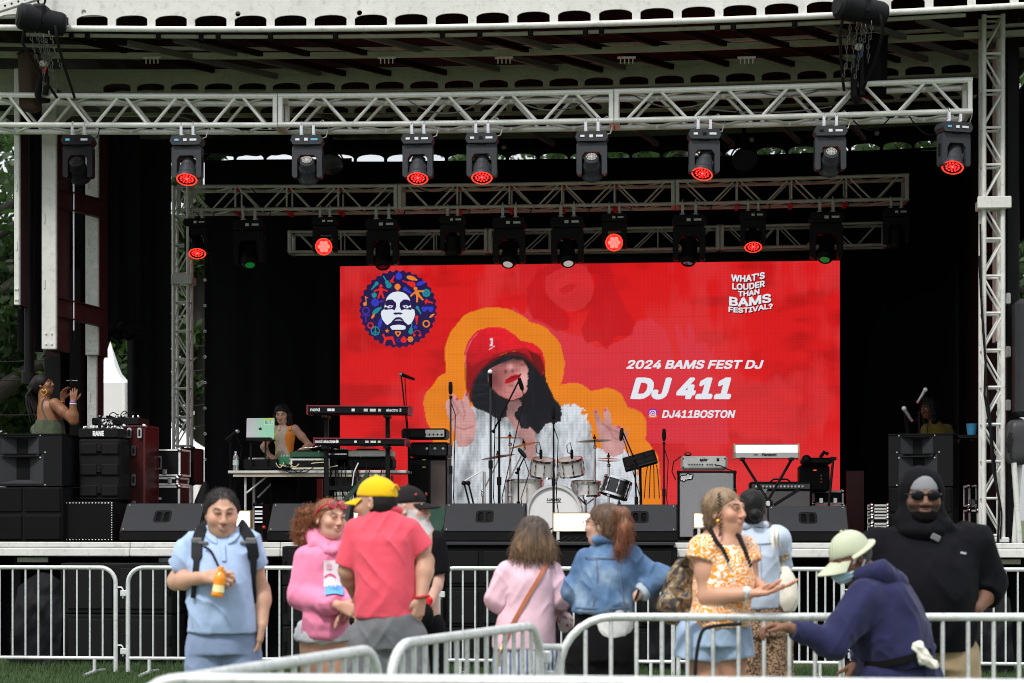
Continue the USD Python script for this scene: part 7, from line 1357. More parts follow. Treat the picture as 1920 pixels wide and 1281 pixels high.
g.mesh('curly_ponytail',[ell(P(586,968,.06),(.045,.05,.045),k=.04),ell(P(573,985,.07),(.055,.06,.085),k=.04),ell(P(570,1006,.06),(.04,.05,.05),k=.04)],CURL,h=.006,disp=curls(.02,48,2));g.strands(g.t.path+'/curly_ponytail','curly_ponytail',2200,.030,CURL,.4,.0018,3,.8);g.mb(MB().ball(P(590,968,.05),(.022,.03,.026)),'hair_tie',BLACKS)
RF=mat('red_sunglass_frame',(.55,.01,.03),.25);sg=None
for sx in(-1,1):g.mb(MB().path([g.hq(sx*.036+.024*math.cos(a),-.075+.012*math.sin(a),.082+.022*math.sin(a))for a in np.arange(14)*.4488],.0045,6,True),'sunglass_rim',RF);g.mb(MB().ball(g.hq(sx*.036,-.073,.082),np.array([.023,.006,.021]),g.hR),'sunglass_lens',mat('amber_lens',(.30,.13,.13),.15));g.tube('sunglass_arm',[g.hq(sx*.062,-.07,.085),g.hq(sx*.082,-.02,.06),g.hq(sx*.085,.03,.02)],.0045,RF)
g.mb(MB().rod(g.hq(-.012,-.085,.086),g.hq(.012,-.085,.086),.004,6),'sunglass_bridge',RF)
g=Fig('man in a coral polo shirt and yellow cap, standing with his back turned',718,372);P=g.pt
T=(.46,.26,.18);g.head(704,943,0,-112,-4,0,.24,T,brow=(.03,.02,.015),stub=(.2,.14,.11))
g.prims+=[cone(P(712,955,.03),P(716,982,.06),.056,.05,.03),cone(P(718,1015,.04),P(722,1160,.02),.105,.12,.05)];g.leg(P(697,1170),P(694,1350),P(692,1520,.02));g.leg(P(754,1170),P(757,1350),P(760,1520,.02))
g.arm(P(672,1000),P(651,1070,.0),P(668,1120,.22),1.08);g.arm(P(765,996),P(797,1052,.02),P(790,1120,-.06),1.08);g.hand(P(789,1122,-.06),(-.2,.1,-1),(-.7,.6,0),-1,(.2,.35,.3),.05,1.05);g.hand(P(670,1122,.23),(.6,.6,-.3),(.3,.2,-.8),1,(.3,.3,.3),.05,1.0);g.body(T)
CORAL=cloth('coral_pique',(.72,.085,.125),.85,bscale=420,var=.05)
g.mesh('polo_shirt',[loft(g.secs([(667,779,1157,0,.30),(666,777,1120,0,.31),(664,776,1060,.0,.31),(661,778,1015,.0,.29),(663,778,994,.01,.25),(675,766,974,.01,.20),(684,742,955,.01,.15)]),.03),cone(P(673,1001),P(651,1064,.0),.074,.068,.022,True),cone(P(765,997),P(791,1032,.02),.074,.072,.022,True)],CORAL,disp=folds(.014,6,4,7))
g.mesh('collar',[cone(P(*a),P(*b),.017,.017,.008)for a,b in zip([(716+33*math.cos(t),957-5*math.sin(t),.02-.078*math.sin(t))for t in np.linspace(-.5,3.64,9)],[(716+33*math.cos(t),957-5*math.sin(t),.02-.078*math.sin(t))for t in np.linspace(-.5,3.64,9)][1:])],CORAL,h=.006)
g.mesh('shorts',[loft(g.secs([(672,786,1215,0,.29),(671,785,1180,0,.31),(673,782,1150,0,.28)]),.04),cone(P(698,1200),P(694,1335,0),.125,.118,.022,True),cone(P(756,1200),P(760,1335,0),.125,.118,.022,True)],cloth('grey_cotton',(.14,.145,.155),.85),disp=folds(.013,7,5,8))
YC=cloth('yellow_cap_cotton',(.72,.44,.008),.8,var=.06);g.mesh('hair',[g.hell((0,.022,.0),(.0785,.092,.082),.01),g.hhalf((0,-.9,.3),-.008)],mat('short_black_hair',(.014,.012,.011),.7,spec=.15,var=.3,scale=50),h=.0055,disp=strands(.004,90,60,4))
cp=g.cap('cap',1.0,0,YC,.075,.085,.030,-.30);a=[g.hq(.037*math.cos(t),.1135,.052+.026*math.sin(t))for t in np.linspace(0.1,3.04,12)];g.mb(MB().path(a,.005,6),'strap_gap_edge',YC,cp);g.mb(MB().ball(g.hq(0,.1,.055),np.array([.03,.012,.02]),g.hR),'strap_gap',mat('short_black_hair',()),cp)
g.mb(MB().path([P(790,1119,-.06)+[.036*math.cos(t),.036*math.sin(t),.004*math.cos(t)]for t in np.arange(14)*.4488],.0085,6,True),'wristband',REDTAPE)
g=Fig('old man with grey beard, black cap and black shirt, behind the man in coral',772,335,h=.007);P=g.pt
T=(.50,.30,.23);g.head(768,955,0,78,-2,0,.24,T,brow=(.3,.29,.28),beard=(.50,.49,.48),jaw=1.05);g.prims+=[cone(P(764,975,.02),P(766,1010,.02),.062,.08,.04),cone(P(772,1020,.02),P(774,1170,.02),.15,.15,.05)]
g.leg(P(755,1175),P(754,1340),P(752,1475,.02));g.leg(P(798,1175),P(800,1340),P(802,1475,.02));g.arm(P(812,1020),P(818,1085,.0),P(806,1130,-.15));g.arm(P(728,1020),P(722,1090),P(735,1140,-.1));g.hand(P(805,1132,-.15),(-.4,-.2,-.9),(-1,0,.3),1,(.6,.9,.6),.04,1.0);g.hand(P(735,1142,-.1),(.2,0,-1),(1,0,0),1);g.body(T)
BT=cloth('black_cotton',(.005,.005,.006),.9,var=.2);g.mesh('shirt',[loft(g.secs([(730,815,1180,0,.28),(727,815,1110,0,.30),(727,816,1050,0,.27),(735,812,1012,0,.2),(750,785,996,0,.14)]),.03),cone(P(810,1018),P(820,1076),.075,.068,.022,True),cone(P(730,1018),P(722,1076),.075,.068,.022,True)],BT,disp=folds(.012,6,4,9))
g.mesh('trousers',[cone(P(757,1180),P(754,1470,0),.12,.09,.05),cone(P(796,1180),P(800,1470,0),.12,.09,.05)],BT,h=.009);g.mesh('hair',[g.hell((0,.022,.0),(.0785,.094,.075),.01),g.hhalf((0,-.9,.35),-.01)],mat('grey_hair',(.32,.32,.33),.7,var=.3,scale=60),h=.006,disp=strands(.006,80,40,5))
g.mesh('beard',[g.hell((0,-.062,-.085),(.045,.04,.035),.02),g.hell((0,-.045,-.06),(.062,.05,.04),.02),g.hell((0,-.11,-.045),(.04,.03,.014),.01,'s')],mat('grey_hair',()),h=.006,disp=curls(.008,90,6))
cp=g.cap('cap',1.0,0,cloth('black_cap',(.014,.012,.013),.8),.085,.09,.034,-.22);g.mb(MB().ball(g.hq(.03,-.082,.085),np.array([.014,.004,.01]),g.hR).ball(g.hq(-.066,-.05,.08),np.array([.004,.009,.008]),g.hR),'cap_emblem',mat('red_emblem',(.25,.03,.04),.6),cp)
p_=P(801,1132,-.19);q=MB().box(p_,(.045,.03,.085),rot([0,1,0],.4),bev=.012);bt=thing('red_pouch','small bright red object held at the hip of the old man in black','pouch',tuple(g.world(p_)));put('pouch',g.world(np.vstack(q.v)),np.vstack(q.f),mat('bright_red_plastic',(.65,.01,.02),.4),bt)
V_,F_=polygonise([ell(P(793,1155,-.2),(.06,.05,.075),k=.03)],.008);put('bag_body',g.world(V_),F_,BT,thing('hip_bag','black bag hanging beside the hip of the man in coral','bag',tuple(g.world(P(793,1155,-.2)))))
g=Fig('woman with a short brown bob and pale pink cardigan, seen from behind',1000,350);P=g.pt
T=(.50,.31,.23);g.head(1000,1010,0,176,-3,0,.225,T,fem=True);g.prims+=[cone(P(1000,1035,.02),P(998,1062,.02),.05,.065,.04),cone(P(995,1095,.02),P(990,1210,.02),.10,.12,.05)];g.leg(P(968,1225),P(966,1385),P(966,1505,.02),.9);g.leg(P(1012,1225),P(1014,1385),P(1014,1505,.02),.9)
g.arm(P(957,1080),P(933,1128,.02),P(952,1140,.22),.95);g.arm(P(1030,1080),P(1054,1128,.02),P(1040,1142,.22),.95);g.hand(P(952,1140,.23),(.8,.5,.1),(.5,-.5,.2),1);g.hand(P(1042,1142,.22),(-.2,.3,-.9),(-1,0,0),1,(.6,.8,.5));g.body(T)
CARD=cloth('pale_pink_knit',(.70,.48,.56),.9,bscale=300,var=.05)
g.mesh('cardigan',[loft(g.secs([(924,1040,1216,0,.30),(930,1042,1180,0,.31),(948,1038,1130,0,.28),(950,1038,1085,0,.26),(947,1041,1068,.01,.23),(962,1030,1050,.02,.18),(976,1024,1038,.02,.14)]),.03),cone(P(954,1074),P(931,1124,.0),.064,.056,.018),cone(P(931,1124,.0),P(946,1138,.18),.056,.048,.02),cone(P(1033,1074),P(1053,1122,.0),.064,.056,.018),cone(P(1053,1122,.0),P(1044,1140,.18),.056,.048,.02)],CARD,disp=folds(.012,6,4,11))
STRIPE=usdkit.material(stage,'/World/Looks/striped_cotton',{'tc':('texture_coordinate',{}),'w':('wave_texture',{'scale':14.0,'distortion':1.2,'detail':1}),'r':('rgb_ramp',{'ramp':[(.35,(.58,.60,.62)),(.55,(.12,.16,.30))]}),'p':('principled_bsdf',{'roughness':.85})},[('tc.object','w.vector'),('w.fac','r.fac'),('r.color','p.base_color')],surface='p.BSDF')
g.mesh('trousers',[loft(g.secs([(938,1036,1260,0,.27),(936,1038,1205,0,.28)]),.04),cone(P(965,1240),P(963,1480),.12,.1,.022,True),cone(P(1012,1240),P(1015,1480),.12,.1,.022,True)],STRIPE,disp=folds(.014,8,3,12))
def ombre(a,b,z0,z1,seed):return lambda V,n:np.clip((np.array(a)[None]+(np.array(b)-np.array(a))[None]*np.clip((z0-V[:,2])/(z0-z1)+1.1*(meshkit.noise(np.stack([V[:,0]*55,V[:,1]*55,V[:,2]*5],1),seed)-.5),0,1)[:,None])*(.55+.9*meshkit.noise(np.stack([V[:,0]*120,V[:,1]*120,V[:,2]*6],1),seed+1))[:,None],0,1)
HAIRV=vmat('streaked_hair',rough=.5,spec=.25)
g.mesh('hair',[g.hell((0,.012,.03),(.088,.105,.095),.01),g.hell((0,.035,-.045),(.108,.092,.085),.05),g.hell((-.07,.0,-.055),(.042,.07,.075),.04),g.hell((.07,.0,-.055),(.042,.07,.075),.04),g.hell((0,-.12,-.02),(.058,.09,.09),.02,'s'),half((0,0,-1),-(P(0,1052)[2]),.02)],HAIRV,h=.0052,disp=strands(.012,75,7,8),col=ombre((.055,.038,.03),(.30,.19,.10),P(0,1000)[2],P(0,1045)[2],3))
HSB=mat('brown_strands',(.16,.10,.06),.5,var=.6,scale=60,spec=.25);g.strands(g.t.path+'/hair','hair',2200,.09,HSB,1.0,.0016,4,.12)
g.ribbon('bag_strap',[P(1034,1048,.06),g.on('cardigan',1026,1056),g.on('cardigan',1010,1085),g.on('cardigan',990,1118),g.on('cardigan',972,1150),g.on('cardigan',956,1180),g.on('cardigan',944,1206,off=.01)],.022,.006,mat('tan_leather',(.42,.13,.05),.5));g.tube('bag_chain',[g.on('cardigan',944,1206,off=.012),P(938,1222,-.17),P(936,1250,-.17)],.006,mat('gold_chain',(.6,.45,.2),.3,.8))
fl=usdkit.material(stage,'/World/Looks/floral_cloth',{'tc':('texture_coordinate',{}),'v':('voronoi_texture',{'scale':32.0}),'r':('rgb_ramp',{'ramp':[(.18,(.50,.03,.12)),(.3,(.62,.25,.35)),(.42,(.62,.58,.58))]}),'p':('principled_bsdf',{'roughness':.8})},[('tc.object','v.vector'),('v.distance','r.fac'),('r.color','p.base_color')],surface='p.BSDF')
V_,F_=polygonise([ell(P(1060,1166,.12),(.042,.05,.055),k=.03)],.007);n_=vnorm(V_,F_);V_=V_+n_*(folds(.014,12,10,4)(V_,n_))[:,None];put('cloth',g.world(V_),F_,fl,thing('flowered_bag','white cloth bag with red flowers held by the woman in pink','bag',tuple(g.world(P(1060,1166,.12)))))
g=Fig('woman in a blue denim jacket with reddish ponytail, hand on hip',1135,358);P=g.pt
T=(.56,.34,.26);g.head(1133,984,0,-118,2,0,.225,T,fem=True,brow=(.06,.04,.03),lip=(.42,.14,.13),hair=((.08,.05,.03),.010));g.prims+=[cone(P(1139,1000,.02),P(1141,1032,.05),.048,.05,.03),cone(P(1138,1075,.02),P(1135,1190,.02),.095,.11,.05)];g.leg(P(1102,1200),P(1100,1370),P(1100,1520,.02));g.leg(P(1153,1200),P(1155,1370),P(1156,1520,.02))
g.arm(P(1106,1060),P(1077,1112,.02),P(1092,1140,.24),.95);g.arm(P(1174,1057),P(1232,1084,.02),P(1192,1118,-.05),.95);g.hand(P(1192,1117,-.05),(-.95,.25,-.15),(.0,1,0),-1,(.1,.15,.1),.10,.95);g.hand(P(1092,1140,.24),(.5,.6,-.2),(.2,0,-1),1);g.body(T)
DEN=usdkit.material(stage,'/World/Looks/blue_denim',{'tc':('texture_coordinate',{}),'n':('noise_texture',{'scale':5.0,'detail':5,'roughness':.6}),'n2':('noise_texture',{'scale':260.0,'detail':2}),'r':('rgb_ramp',{'ramp':[(.30,(.035,.085,.19)),(.50,(.075,.155,.29)),(.72,(.24,.33,.44))]}),'b':('bump',{'strength':.3,'distance':.004}),'p':('principled_bsdf',{'roughness':.8})},[('tc.object','n.vector'),('tc.object','n2.vector'),('n.fac','r.fac'),('r.color','p.base_color'),('n2.fac','b.height'),('b.normal','p.normal')],surface='p.BSDF')
g.mesh('jacket',[loft(g.secs([(1072,1184,1146,0,.28),(1078,1186,1120,0,.29),(1084,1192,1085,0,.29),(1088,1194,1062,.0,.27),(1096,1186,1042,.01,.22),(1110,1170,1022,.02,.17),(1120,1162,1008,.02,.13)]),.03),cone(P(1102,1051),P(1075,1106,.02),.068,.060,.018),cone(P(1075,1106,.02),P(1090,1138,.2),.062,.05,.04),cone(P(1178,1049),P(1233,1082,.02),.068,.060,.02),cone(P(1236,1080,.02),P(1207,1106,-.02),.062,.056,.022,True)],DEN,disp=folds(.016,6.5,5,13))
g.mesh('jacket_cuff',[cone(P(1212,1101,-.018),P(1198,1114,-.038),.054,.05,.01,True)],cloth('pale_denim',(.42,.48,.55)),h=.008,disp=folds(.008,12,12,3));g.mesh('collar',[cone(P(1118,1012,-.05),P(1166,1012,-.05),.02,.02,.02),cone(P(1116,1010,.03),P(1118,1012,-.05),.02,.02,.02),cone(P(1166,1010,.03),P(1166,1012,-.05),.02,.02,.02)],DEN,h=.007)
for pts in([(1096,1044),(1120,1047),(1150,1047),(1184,1042)],[(1118,1048),(1120,1090),(1112,1136)],[(1162,1046),(1164,1090),(1172,1136)],[(1076,1138),(1110,1141),(1150,1141),(1182,1138)]):g.ribbon('seam',[g.on('jacket',u,v,off=.001)for u,v in pts],.006,.003,mat('denim_seam',(.10,.13,.20),.8))
g.mesh('shirt_tail',[loft(g.secs([(1112,1172,1200,0,.25),(1098,1186,1176,0,.27),(1094,1185,1140,0,.26)]),.03)],cloth('white_linen',(.68,.68,.68)),disp=folds(.009,9,5,14));g.mesh('trousers',[loft(g.secs([(1074,1180,1235,0,.27),(1080,1176,1150,0,.25)]),.04),cone(P(1102,1215),P(1099,1510),.12,.065,.05),cone(P(1154,1215),P(1158,1510),.12,.065,.05)],BT,disp=folds(.008,8,4,15))
g.mesh('hair',[g.hell((0,.018,.032),(.083,.102,.09),.01),g.hhalf((0,-.70,-.71),.014),g.hell((0,.05,-.03),(.07,.06,.07),.03)],HAIRV,h=.0052,disp=strands(.007,80,10,9),col=ombre((.075,.045,.03),(.12,.06,.035),P(0,960)[2],P(0,1020)[2],4))
g.mesh('ponytail',[cone(P(1150,960,-.05),P(1170,963,-.08),.028,.03,.03),cone(P(1170,963,-.08),P(1172,990,-.10),.03,.034,.03),cone(P(1172,990,-.10),P(1160,1030,-.12),.033,.02,.03)],HAIRV,h=.0052,disp=strands(.010,80,7,10),col=ombre((.12,.055,.03),(.20,.07,.035),P(0,960)[2],P(0,1020)[2],5));g.strands(g.t.path+'/ponytail','ponytail',900,.08,mat('red_brown_strands',(.14,.05,.025),.5,var=.5,scale=60,spec=.25),1.0,.0016,5,.15);g.strands(g.t.path+'/hair','hair',700,.04,HSB,.6,.0014,6,.3);g.mb(MB().ball(P(1157,961,-.06),(.018,.022,.03)),'hair_tie',BLACKS)
for sx in(-1,1):g.mb(MB().path([g.hq(sx*.033+.021*math.cos(a),-.102,.006+.017*math.sin(a))for a in np.arange(12)*.5236],.003,5,True),'spectacle_rim',mat('tortoise',(.15,.07,.03),.3));g.tube('spectacle_arm',[g.hq(sx*.055,-.1,.012),g.hq(sx*.078,-.04,.012),g.hq(sx*.083,.0,.01)],.003,mat('tortoise',()))
g.mb(MB().path([P(1194,1115,-.045)+[.01*math.cos(t),.034*math.sin(t),.03*math.cos(t)]for t in np.arange(12)*.5236],.006,6,True),'watch_strap',BLACKS)
g=Fig('woman with two dark braids in an orange and white flowered top, palms up',1350,370);P=g.pt
T=(.50,.27,.18);g.head(1359,959,-.02,50,4,-3,.238,T,fem=True,brow=(.06,.035,.025),lip=(.46,.16,.15),jaw=.98,hair=((.14,.09,.055),.010),open_=False);g.prims+=[cone(P(1352,985,.02),P(1350,1016,.02),.054,.07,.04),cone(P(1352,1040,.02),P(1348,1180,.02),.14,.14,.05)];g.leg(P(1325,1190),P(1326,1370),P(1326,1535,.02),1.12);g.leg(P(1366,1190),P(1370,1370),P(1372,1535,.02),1.12)
g.arm(P(1322,1034,-.1),P(1326,1118,-.12),P(1404,1113,-.22),1.12);g.arm(P(1394,1036,.08),P(1412,1100,.05),P(1436,1108,-.1),1.0);g.hand(P(1407,1113,-.22),(1,-.05,.02),(-.15,.1,1),-1,(.25,.25,.2),.14,1.0,.1,(.6,-.65,.4));g.hand(P(1438,1106,-.1),(.85,-.3,.15),(0,0,1),1,(.15,.2,.15),.16,.95);g.body(T)
FLOW=usdkit.material(stage,'/World/Looks/orange_flower_print',{'tc':('texture_coordinate',{}),'v':('voronoi_texture',{'scale':12.0,'randomness':.9}),'v2':('voronoi_texture',{'scale':46.0}),'m1':('math',{'math_type':'multiply','value2':34.0}),'si':('math',{'math_type':'sine'}),'n':('noise_texture',{'scale':22.0,'detail':3}),'wp':('vector_math',{'math_type':'multiply_add','vector2':(.07,.07,.07)}),'ad':('math',{'math_type':'add'}),'r':('rgb_ramp',{'ramp':[(.2,(.80,.30,.02)),(.70,(.78,.24,.01)),(.76,(.80,.70,.55)),(1.0,(.82,.77,.68))]}),'mr':('map_range',{'from_min':-1.4,'from_max':1.6}),'p':('principled_bsdf',{'roughness':.8})},[('tc.object','n.vector'),('n.color','wp.vector1'),('tc.object','wp.vector3'),('wp.vector','v.vector'),('tc.object','v2.vector'),('v.distance','m1.value1'),('m1.value','si.value1'),('si.value','ad.value1'),('v2.distance','ad.value2'),('ad.value','mr.value'),('mr.result','r.fac'),('r.color','p.base_color')],surface='p.BSDF')
g.mesh('flowered_top',[loft(g.secs([(1287,1404,1174,0,.33),(1296,1408,1134,0,.33),(1301,1415,1090,-.01,.35),(1303,1408,1055,-.01,.32),(1306,1400,1030,0,.26),(1322,1384,1012,.02,.19),(1336,1372,1004,.02,.14)]),.03),cone(P(1320,1032,-.09),P(1315,1052,-.10),.085,.082,.022,True),cone(P(1394,1034,.08),P(1406,1058,.06),.078,.07,.022,True)],FLOW,disp=folds(.013,7,5,16))
g.mesh('denim_shorts',[loft(g.secs([(1284,1390,1210,0,.31),(1286,1392,1165,0,.31)]),.03),cone(P(1314,1190),P(1309,1236),.125,.124,.022,True),cone(P(1367,1190),P(1372,1234),.118,.116,.022,True)],cloth('washed_denim',(.33,.44,.60),.85,var=.2),disp=folds(.006,9,7,17))
g.mesh('hair',[g.hell((0,.018,.032),(.082,.102,.09),.01),g.hhalf((0,-.70,-.71),.014),g.hell((0,.06,-.045),(.075,.055,.07),.03)],HAIRV,h=.0052,disp=strands(.006,70,10,12),col=ombre((.22,.15,.09),(.10,.065,.04),P(0,940)[2],P(0,1000)[2],7))
g.strands(g.t.path+'/hair','hair',900,.04,HSB,.6,.0014,7,.25)
BRD=mat('dark_braid',(.008,.006,.006),.6,spec=.2,var=.4,scale=50)
for nm,pts in(('braid',((1328,985,.0),(1340,1010,-.15),(1355,1030,-.19),(1366,1053,-.22))),('braid',((1376,990,.02),(1388,1012,-.12),(1398,1035,-.17),(1408,1062,-.16))),('braid',((1348,925,-.09),(1349,950,-.12),(1351,985,-.11),(1350,1005,-.12)))):
 q=MB();pp=np.array([P(*a)for a in pts]);tt=np.linspace(0,1,len(pp));t2=np.linspace(0,1,26);pp=np.stack([PchipInterpolator(tt,pp[:,i])(t2)for i in range(3)],1)
 for i,p_ in enumerate(pp):rr=.0105*(1-.4*i/26)if pts[0][1]>950 else .0045;q.ball(p_+[.004*(-1)**i,0,0],(rr,rr,rr*1.3),sub=1)
 g.mb(q,nm,BRD)
g.mb(MB().ball(g.hq(-.082,-.01,-.045),.012),'earring',mat('gold_ball',(.8,.5,.08),.25,.9));g.mb(MB().lathe([(.034,-.009),(.037,0),(.034,.009)],P(1399,1113,-.215),(1,-.1,.05),16),'wrist_watch',mat('pale_watch',(.6,.56,.52),.3,.3));g.mb(MB().ball(P(1401,1107,-.25),(.02,.006,.02)),'watch_face',LABEL)
CAMO=usdkit.material(stage,'/World/Looks/mottled_canvas',{'tc':('texture_coordinate',{}),'n':('noise_texture',{'scale':16.0,'detail':3,'distortion':1.0}),'r':('rgb_ramp',{'ramp':[(.36,(.012,.012,.015)),(.46,(.11,.065,.03)),(.56,(.30,.22,.11)),(.64,(.05,.06,.10))],'interpolate':False}),'p':('principled_bsdf',{'roughness':.7})},[('tc.object','n.vector'),('n.fac','r.fac'),('r.color','p.base_color')],surface='p.BSDF')
g.mesh('backpack',[loft(g.secs([(1244,1312,1166,.16,.26),(1240,1312,1130,.17,.30),(1250,1314,1085,.17,.28),(1272,1318,1050,.15,.18)]),.04),ell(P(1256,1136,.05),(.07,.09,.07),k=.04)],CAMO,h=.008,disp=folds(.018,9,7,18));g.ribbon('backpack_strap',[P(1282,1058,.06),P(1298,1036,-.08),P(1310,1018,-.05),P(1322,1010,.05)],.04,.012,CAMO)
g.tube('hanging_strap',[P(1390,1170,-.25),P(1340,1174,-.26),P(1320,1180,-.26),P(1310,1205,-.26),P(1304,1250,-.26),P(1303,1280,-.26)],.009,STR)
g=Fig('woman with low dark bun, pale denim shirt and leopard print trousers, from behind',1422,330);P=g.pt
T=DRK;g.head(1410,954,0,172,-4,0,.22,T,fem=True);g.prims+=[cone(P(1412,970,.02),P(1416,996,.05),.047,.05,.03),cone(P(1422,1010,.02),P(1428,1140,.02),.11,.12,.05)];g.leg(P(1408,1150),P(1406,1330),P(1404,1475,.02),.95);g.leg(P(1450,1150),P(1452,1330),P(1454,1475,.02),.95);g.arm(P(1384,1012),P(1378,1080,.02),P(1396,1118,.15),.9);g.arm(P(1460,1008),P(1468,1075,.04),P(1455,1120,.1),.9);g.hand(P(1396,1120,.15),(.1,.2,-1),(1,0,0),1);g.hand(P(1455,1122,.1),(-.1,0,-1),(-1,0,0),1);g.body(T)
LD=cloth('pale_blue_chambray',(.46,.53,.64),.85,bscale=420)
g.mesh('shirt',[loft(g.secs([(1392,1462,1140,0,.25),(1388,1464,1115,0,.27),(1385,1460,1060,0,.27),(1384,1458,1020,.0,.24),(1390,1452,1000,.01,.2),(1400,1436,984,.02,.14)]),.03),cone(P(1390,1008),P(1378,1070,.02),.066,.06,.022,True),ell(P(1455,1010,.0),(.075,.08,.075),k=.04),cone(P(1458,1010),P(1468,1068,.04),.07,.055,.022,True)],LD,disp=folds(.014,7,4,19));g.mesh('collar',[cone(P(1396,985,-.05),P(1434,985,-.05),.02,.02,.02),cone(P(1396,984,.03),P(1396,985,-.05),.018,.02,.02),cone(P(1436,984,.03),P(1434,985,-.05),.018,.02,.02)],LD,h=.007)
for pts in([(1390,1018),(1420,1020),(1452,1017)],[(1419,1021),(1420,1060),(1421,1110)],[(1425,1021),(1427,1060),(1428,1110)]):g.ribbon('seam',[g.on('shirt',u,v,off=.001)for u,v in pts],.005,.003,mat('chambray_seam',(.30,.36,.46),.8))
LEO=usdkit.material(stage,'/World/Looks/leopard_print',{'tc':('texture_coordinate',{}),'v':('voronoi_texture',{'scale':95.0}),'n':('noise_texture',{'scale':70.0,'detail':2}),'ad':('math',{'math_type':'add'}),'r':('rgb_ramp',{'ramp':[(.62,(.16,.07,.03)),(.74,(.02,.012,.01)),(.98,(.02,.012,.01)),(1.0,(.30,.19,.11))]}),'p':('principled_bsdf',{'roughness':.8})},[('tc.object','v.vector'),('tc.object','n.vector'),('v.distance','ad.value1'),('n.fac','ad.value2'),('ad.value','r.fac'),('r.color','p.base_color')],surface='p.BSDF')
g.mesh('leopard_trousers',[loft(g.secs([(1384,1472,1190,0,.27),(1390,1462,1128,0,.24)]),.04),cone(P(1408,1175),P(1402,1470),.115,.12,.022,True),cone(P(1448,1175),P(1454,1470),.115,.12,.022,True)],LEO,disp=folds(.012,8,3,20));HB=mat('black_hair',(.007,.006,.006),.6,spec=.2,var=.4,scale=40)
g.mesh('hair',[g.hell((0,.016,.03),(.083,.1,.088),.01),g.hhalf((0,-.68,-.73),.02),g.hell((0,.06,-.04),(.07,.05,.06),.03)],HB,h=.0055,disp=strands(.005,80,30,13));g.mesh('hair_bun',[ell(P(1416,966,-.12),(.034,.034,.036),k=.02)],HB,h=.005,disp=strands(.006,90,60,3))
CREAM=mat('cream_leather',(.68,.65,.55),.45,var=.05,bump=.2,bscale=60);c=P(1474,1100,-.02);V_,F_=polygonise([loft(g.secs([(1462,1488,1146,-.02,.10),(1452,1497,1125,-.02,.14),(1453,1492,1090,-.02,.12),(1457,1478,1062,-.02,.06)]),.03)],.007);n_=vnorm(V_,F_);V_=V_+n_*folds(.010,10,7,6)(V_,n_)[:,None]
bt=thing('shoulder_bag','cream leather shoulder bag with a chain, hanging from the woman in pale denim','bag',tuple(g.world(c)));put('bag_body',g.world(V_),F_,CREAM,bt)
for pts in([(1462,1072,-.06),(1452,1040,-.10),(1448,1010,-.12),(1450,992,-.05),(1454,990,.04)],[(1470,1070,-.02),(1464,1040,-.02),(1458,1012,-.12),(1456,994,-.06),(1458,990,.04)]):q=MB().path(np.array([P(*a)for a in pts]),.012,8);put('strap',g.world(np.vstack(q.v)),np.vstack(q.f),CREAM,bt)
q=MB()
for k in range(6):q.path([P(1464+k*2.5,1046+3*math.sin(k),-.06)+[.012*math.cos(a),.004*k,.012*math.sin(a)]for a in np.arange(8)*.785],.003,5,True)
put('chain',g.world(np.vstack(q.v)),np.vstack(q.f),mat('dark_gold',(.35,.27,.15),.3,.9),bt)
g=Fig('person in a navy hoodie, pale green cap and blue face mask, leaning forward',1675,385);P=g.pt
T=(.17,.08,.045);g.head(1594,1046,0,-72,-26,0,.235,T,brow=(.02,.015,.012));g.prims+=[cone(P(1606,1058,.02),P(1640,1095,.03),.056,.075,.04),cone(P(1650,1110,.03),P(1690,1240,.03),.13,.14,.05)];g.leg(P(1665,1260,-.05),P(1650,1420,-.05),P(1680,1570,-.05));g.leg(P(1715,1260,.1),P(1720,1420,.1),P(1735,1570,.1))
g.arm(P(1618,1125,-.14),P(1556,1205,-.2),P(1478,1177,-.26));g.arm(P(1655,1115,.16),P(1640,1200,.18),P(1610,1240,.1));g.hand(P(1476,1177,-.26),(-1,-.05,.12),(0,-.2,-1),1,(.55,.8,.5),.05,1.0);g.hand(P(1608,1242,.1),(-.5,0,-.8),(-.8,0,.4),1);g.body(T)
NAVY=cloth('navy_fleece',(.020,.021,.066),.9,bscale=180,var=.08)
g.mesh('hoodie',[loft(g.secs([(1612,1750,1246,0,.36),(1606,1748,1225,0,.37),(1592,1742,1180,0,.37),(1585,1728,1140,0,.36),(1594,1712,1110,.0,.34),(1606,1696,1086,.01,.29),(1616,1672,1068,.02,.2)]),.03),cone(P(1622,1125,-.13),P(1560,1204,-.2),.088,.078,.06),cone(P(1560,1204,-.2),P(1486,1179,-.26),.072,.05,.022,True),cone(P(1655,1115,.15),P(1640,1200,.18),.085,.07,.05),cone(P(1640,1200,.18),P(1616,1236,.12),.065,.05,.05)],NAVY,disp=folds(.018,6,5,21))
g.mesh('hood',[cone(P(1612,1078,-.09),P(1650,1072,-.12),.030,.046,.04),cone(P(1650,1072,-.12),P(1678,1094,-.05),.05,.05,.04),cone(P(1678,1094,-.05),P(1672,1088,.08),.05,.045,.04),cone(P(1672,1088,.08),P(1622,1072,.11),.045,.03,.04),ell(P(1676,1104,-.06),(.055,.06,.05),k=.04)],NAVY,disp=folds(.012,11,11,22))
g.mesh('trousers',[loft(g.secs([(1610,1756,1290,.02,.36),(1614,1752,1235,.02,.34)]),.04),cone(P(1662,1280,-.06),P(1652,1560,-.05),.14,.09,.05),cone(P(1718,1280,.1),P(1730,1560,.1),.14,.09,.05)],NAVY,disp=folds(.012,7,5,23));g.ribbon('belt',[g.on('hoodie',u,v,off=.006)for u,v in((1622,1246),(1650,1246),(1690,1238),(1725,1228),(1744,1222))],.035,.008,BT)
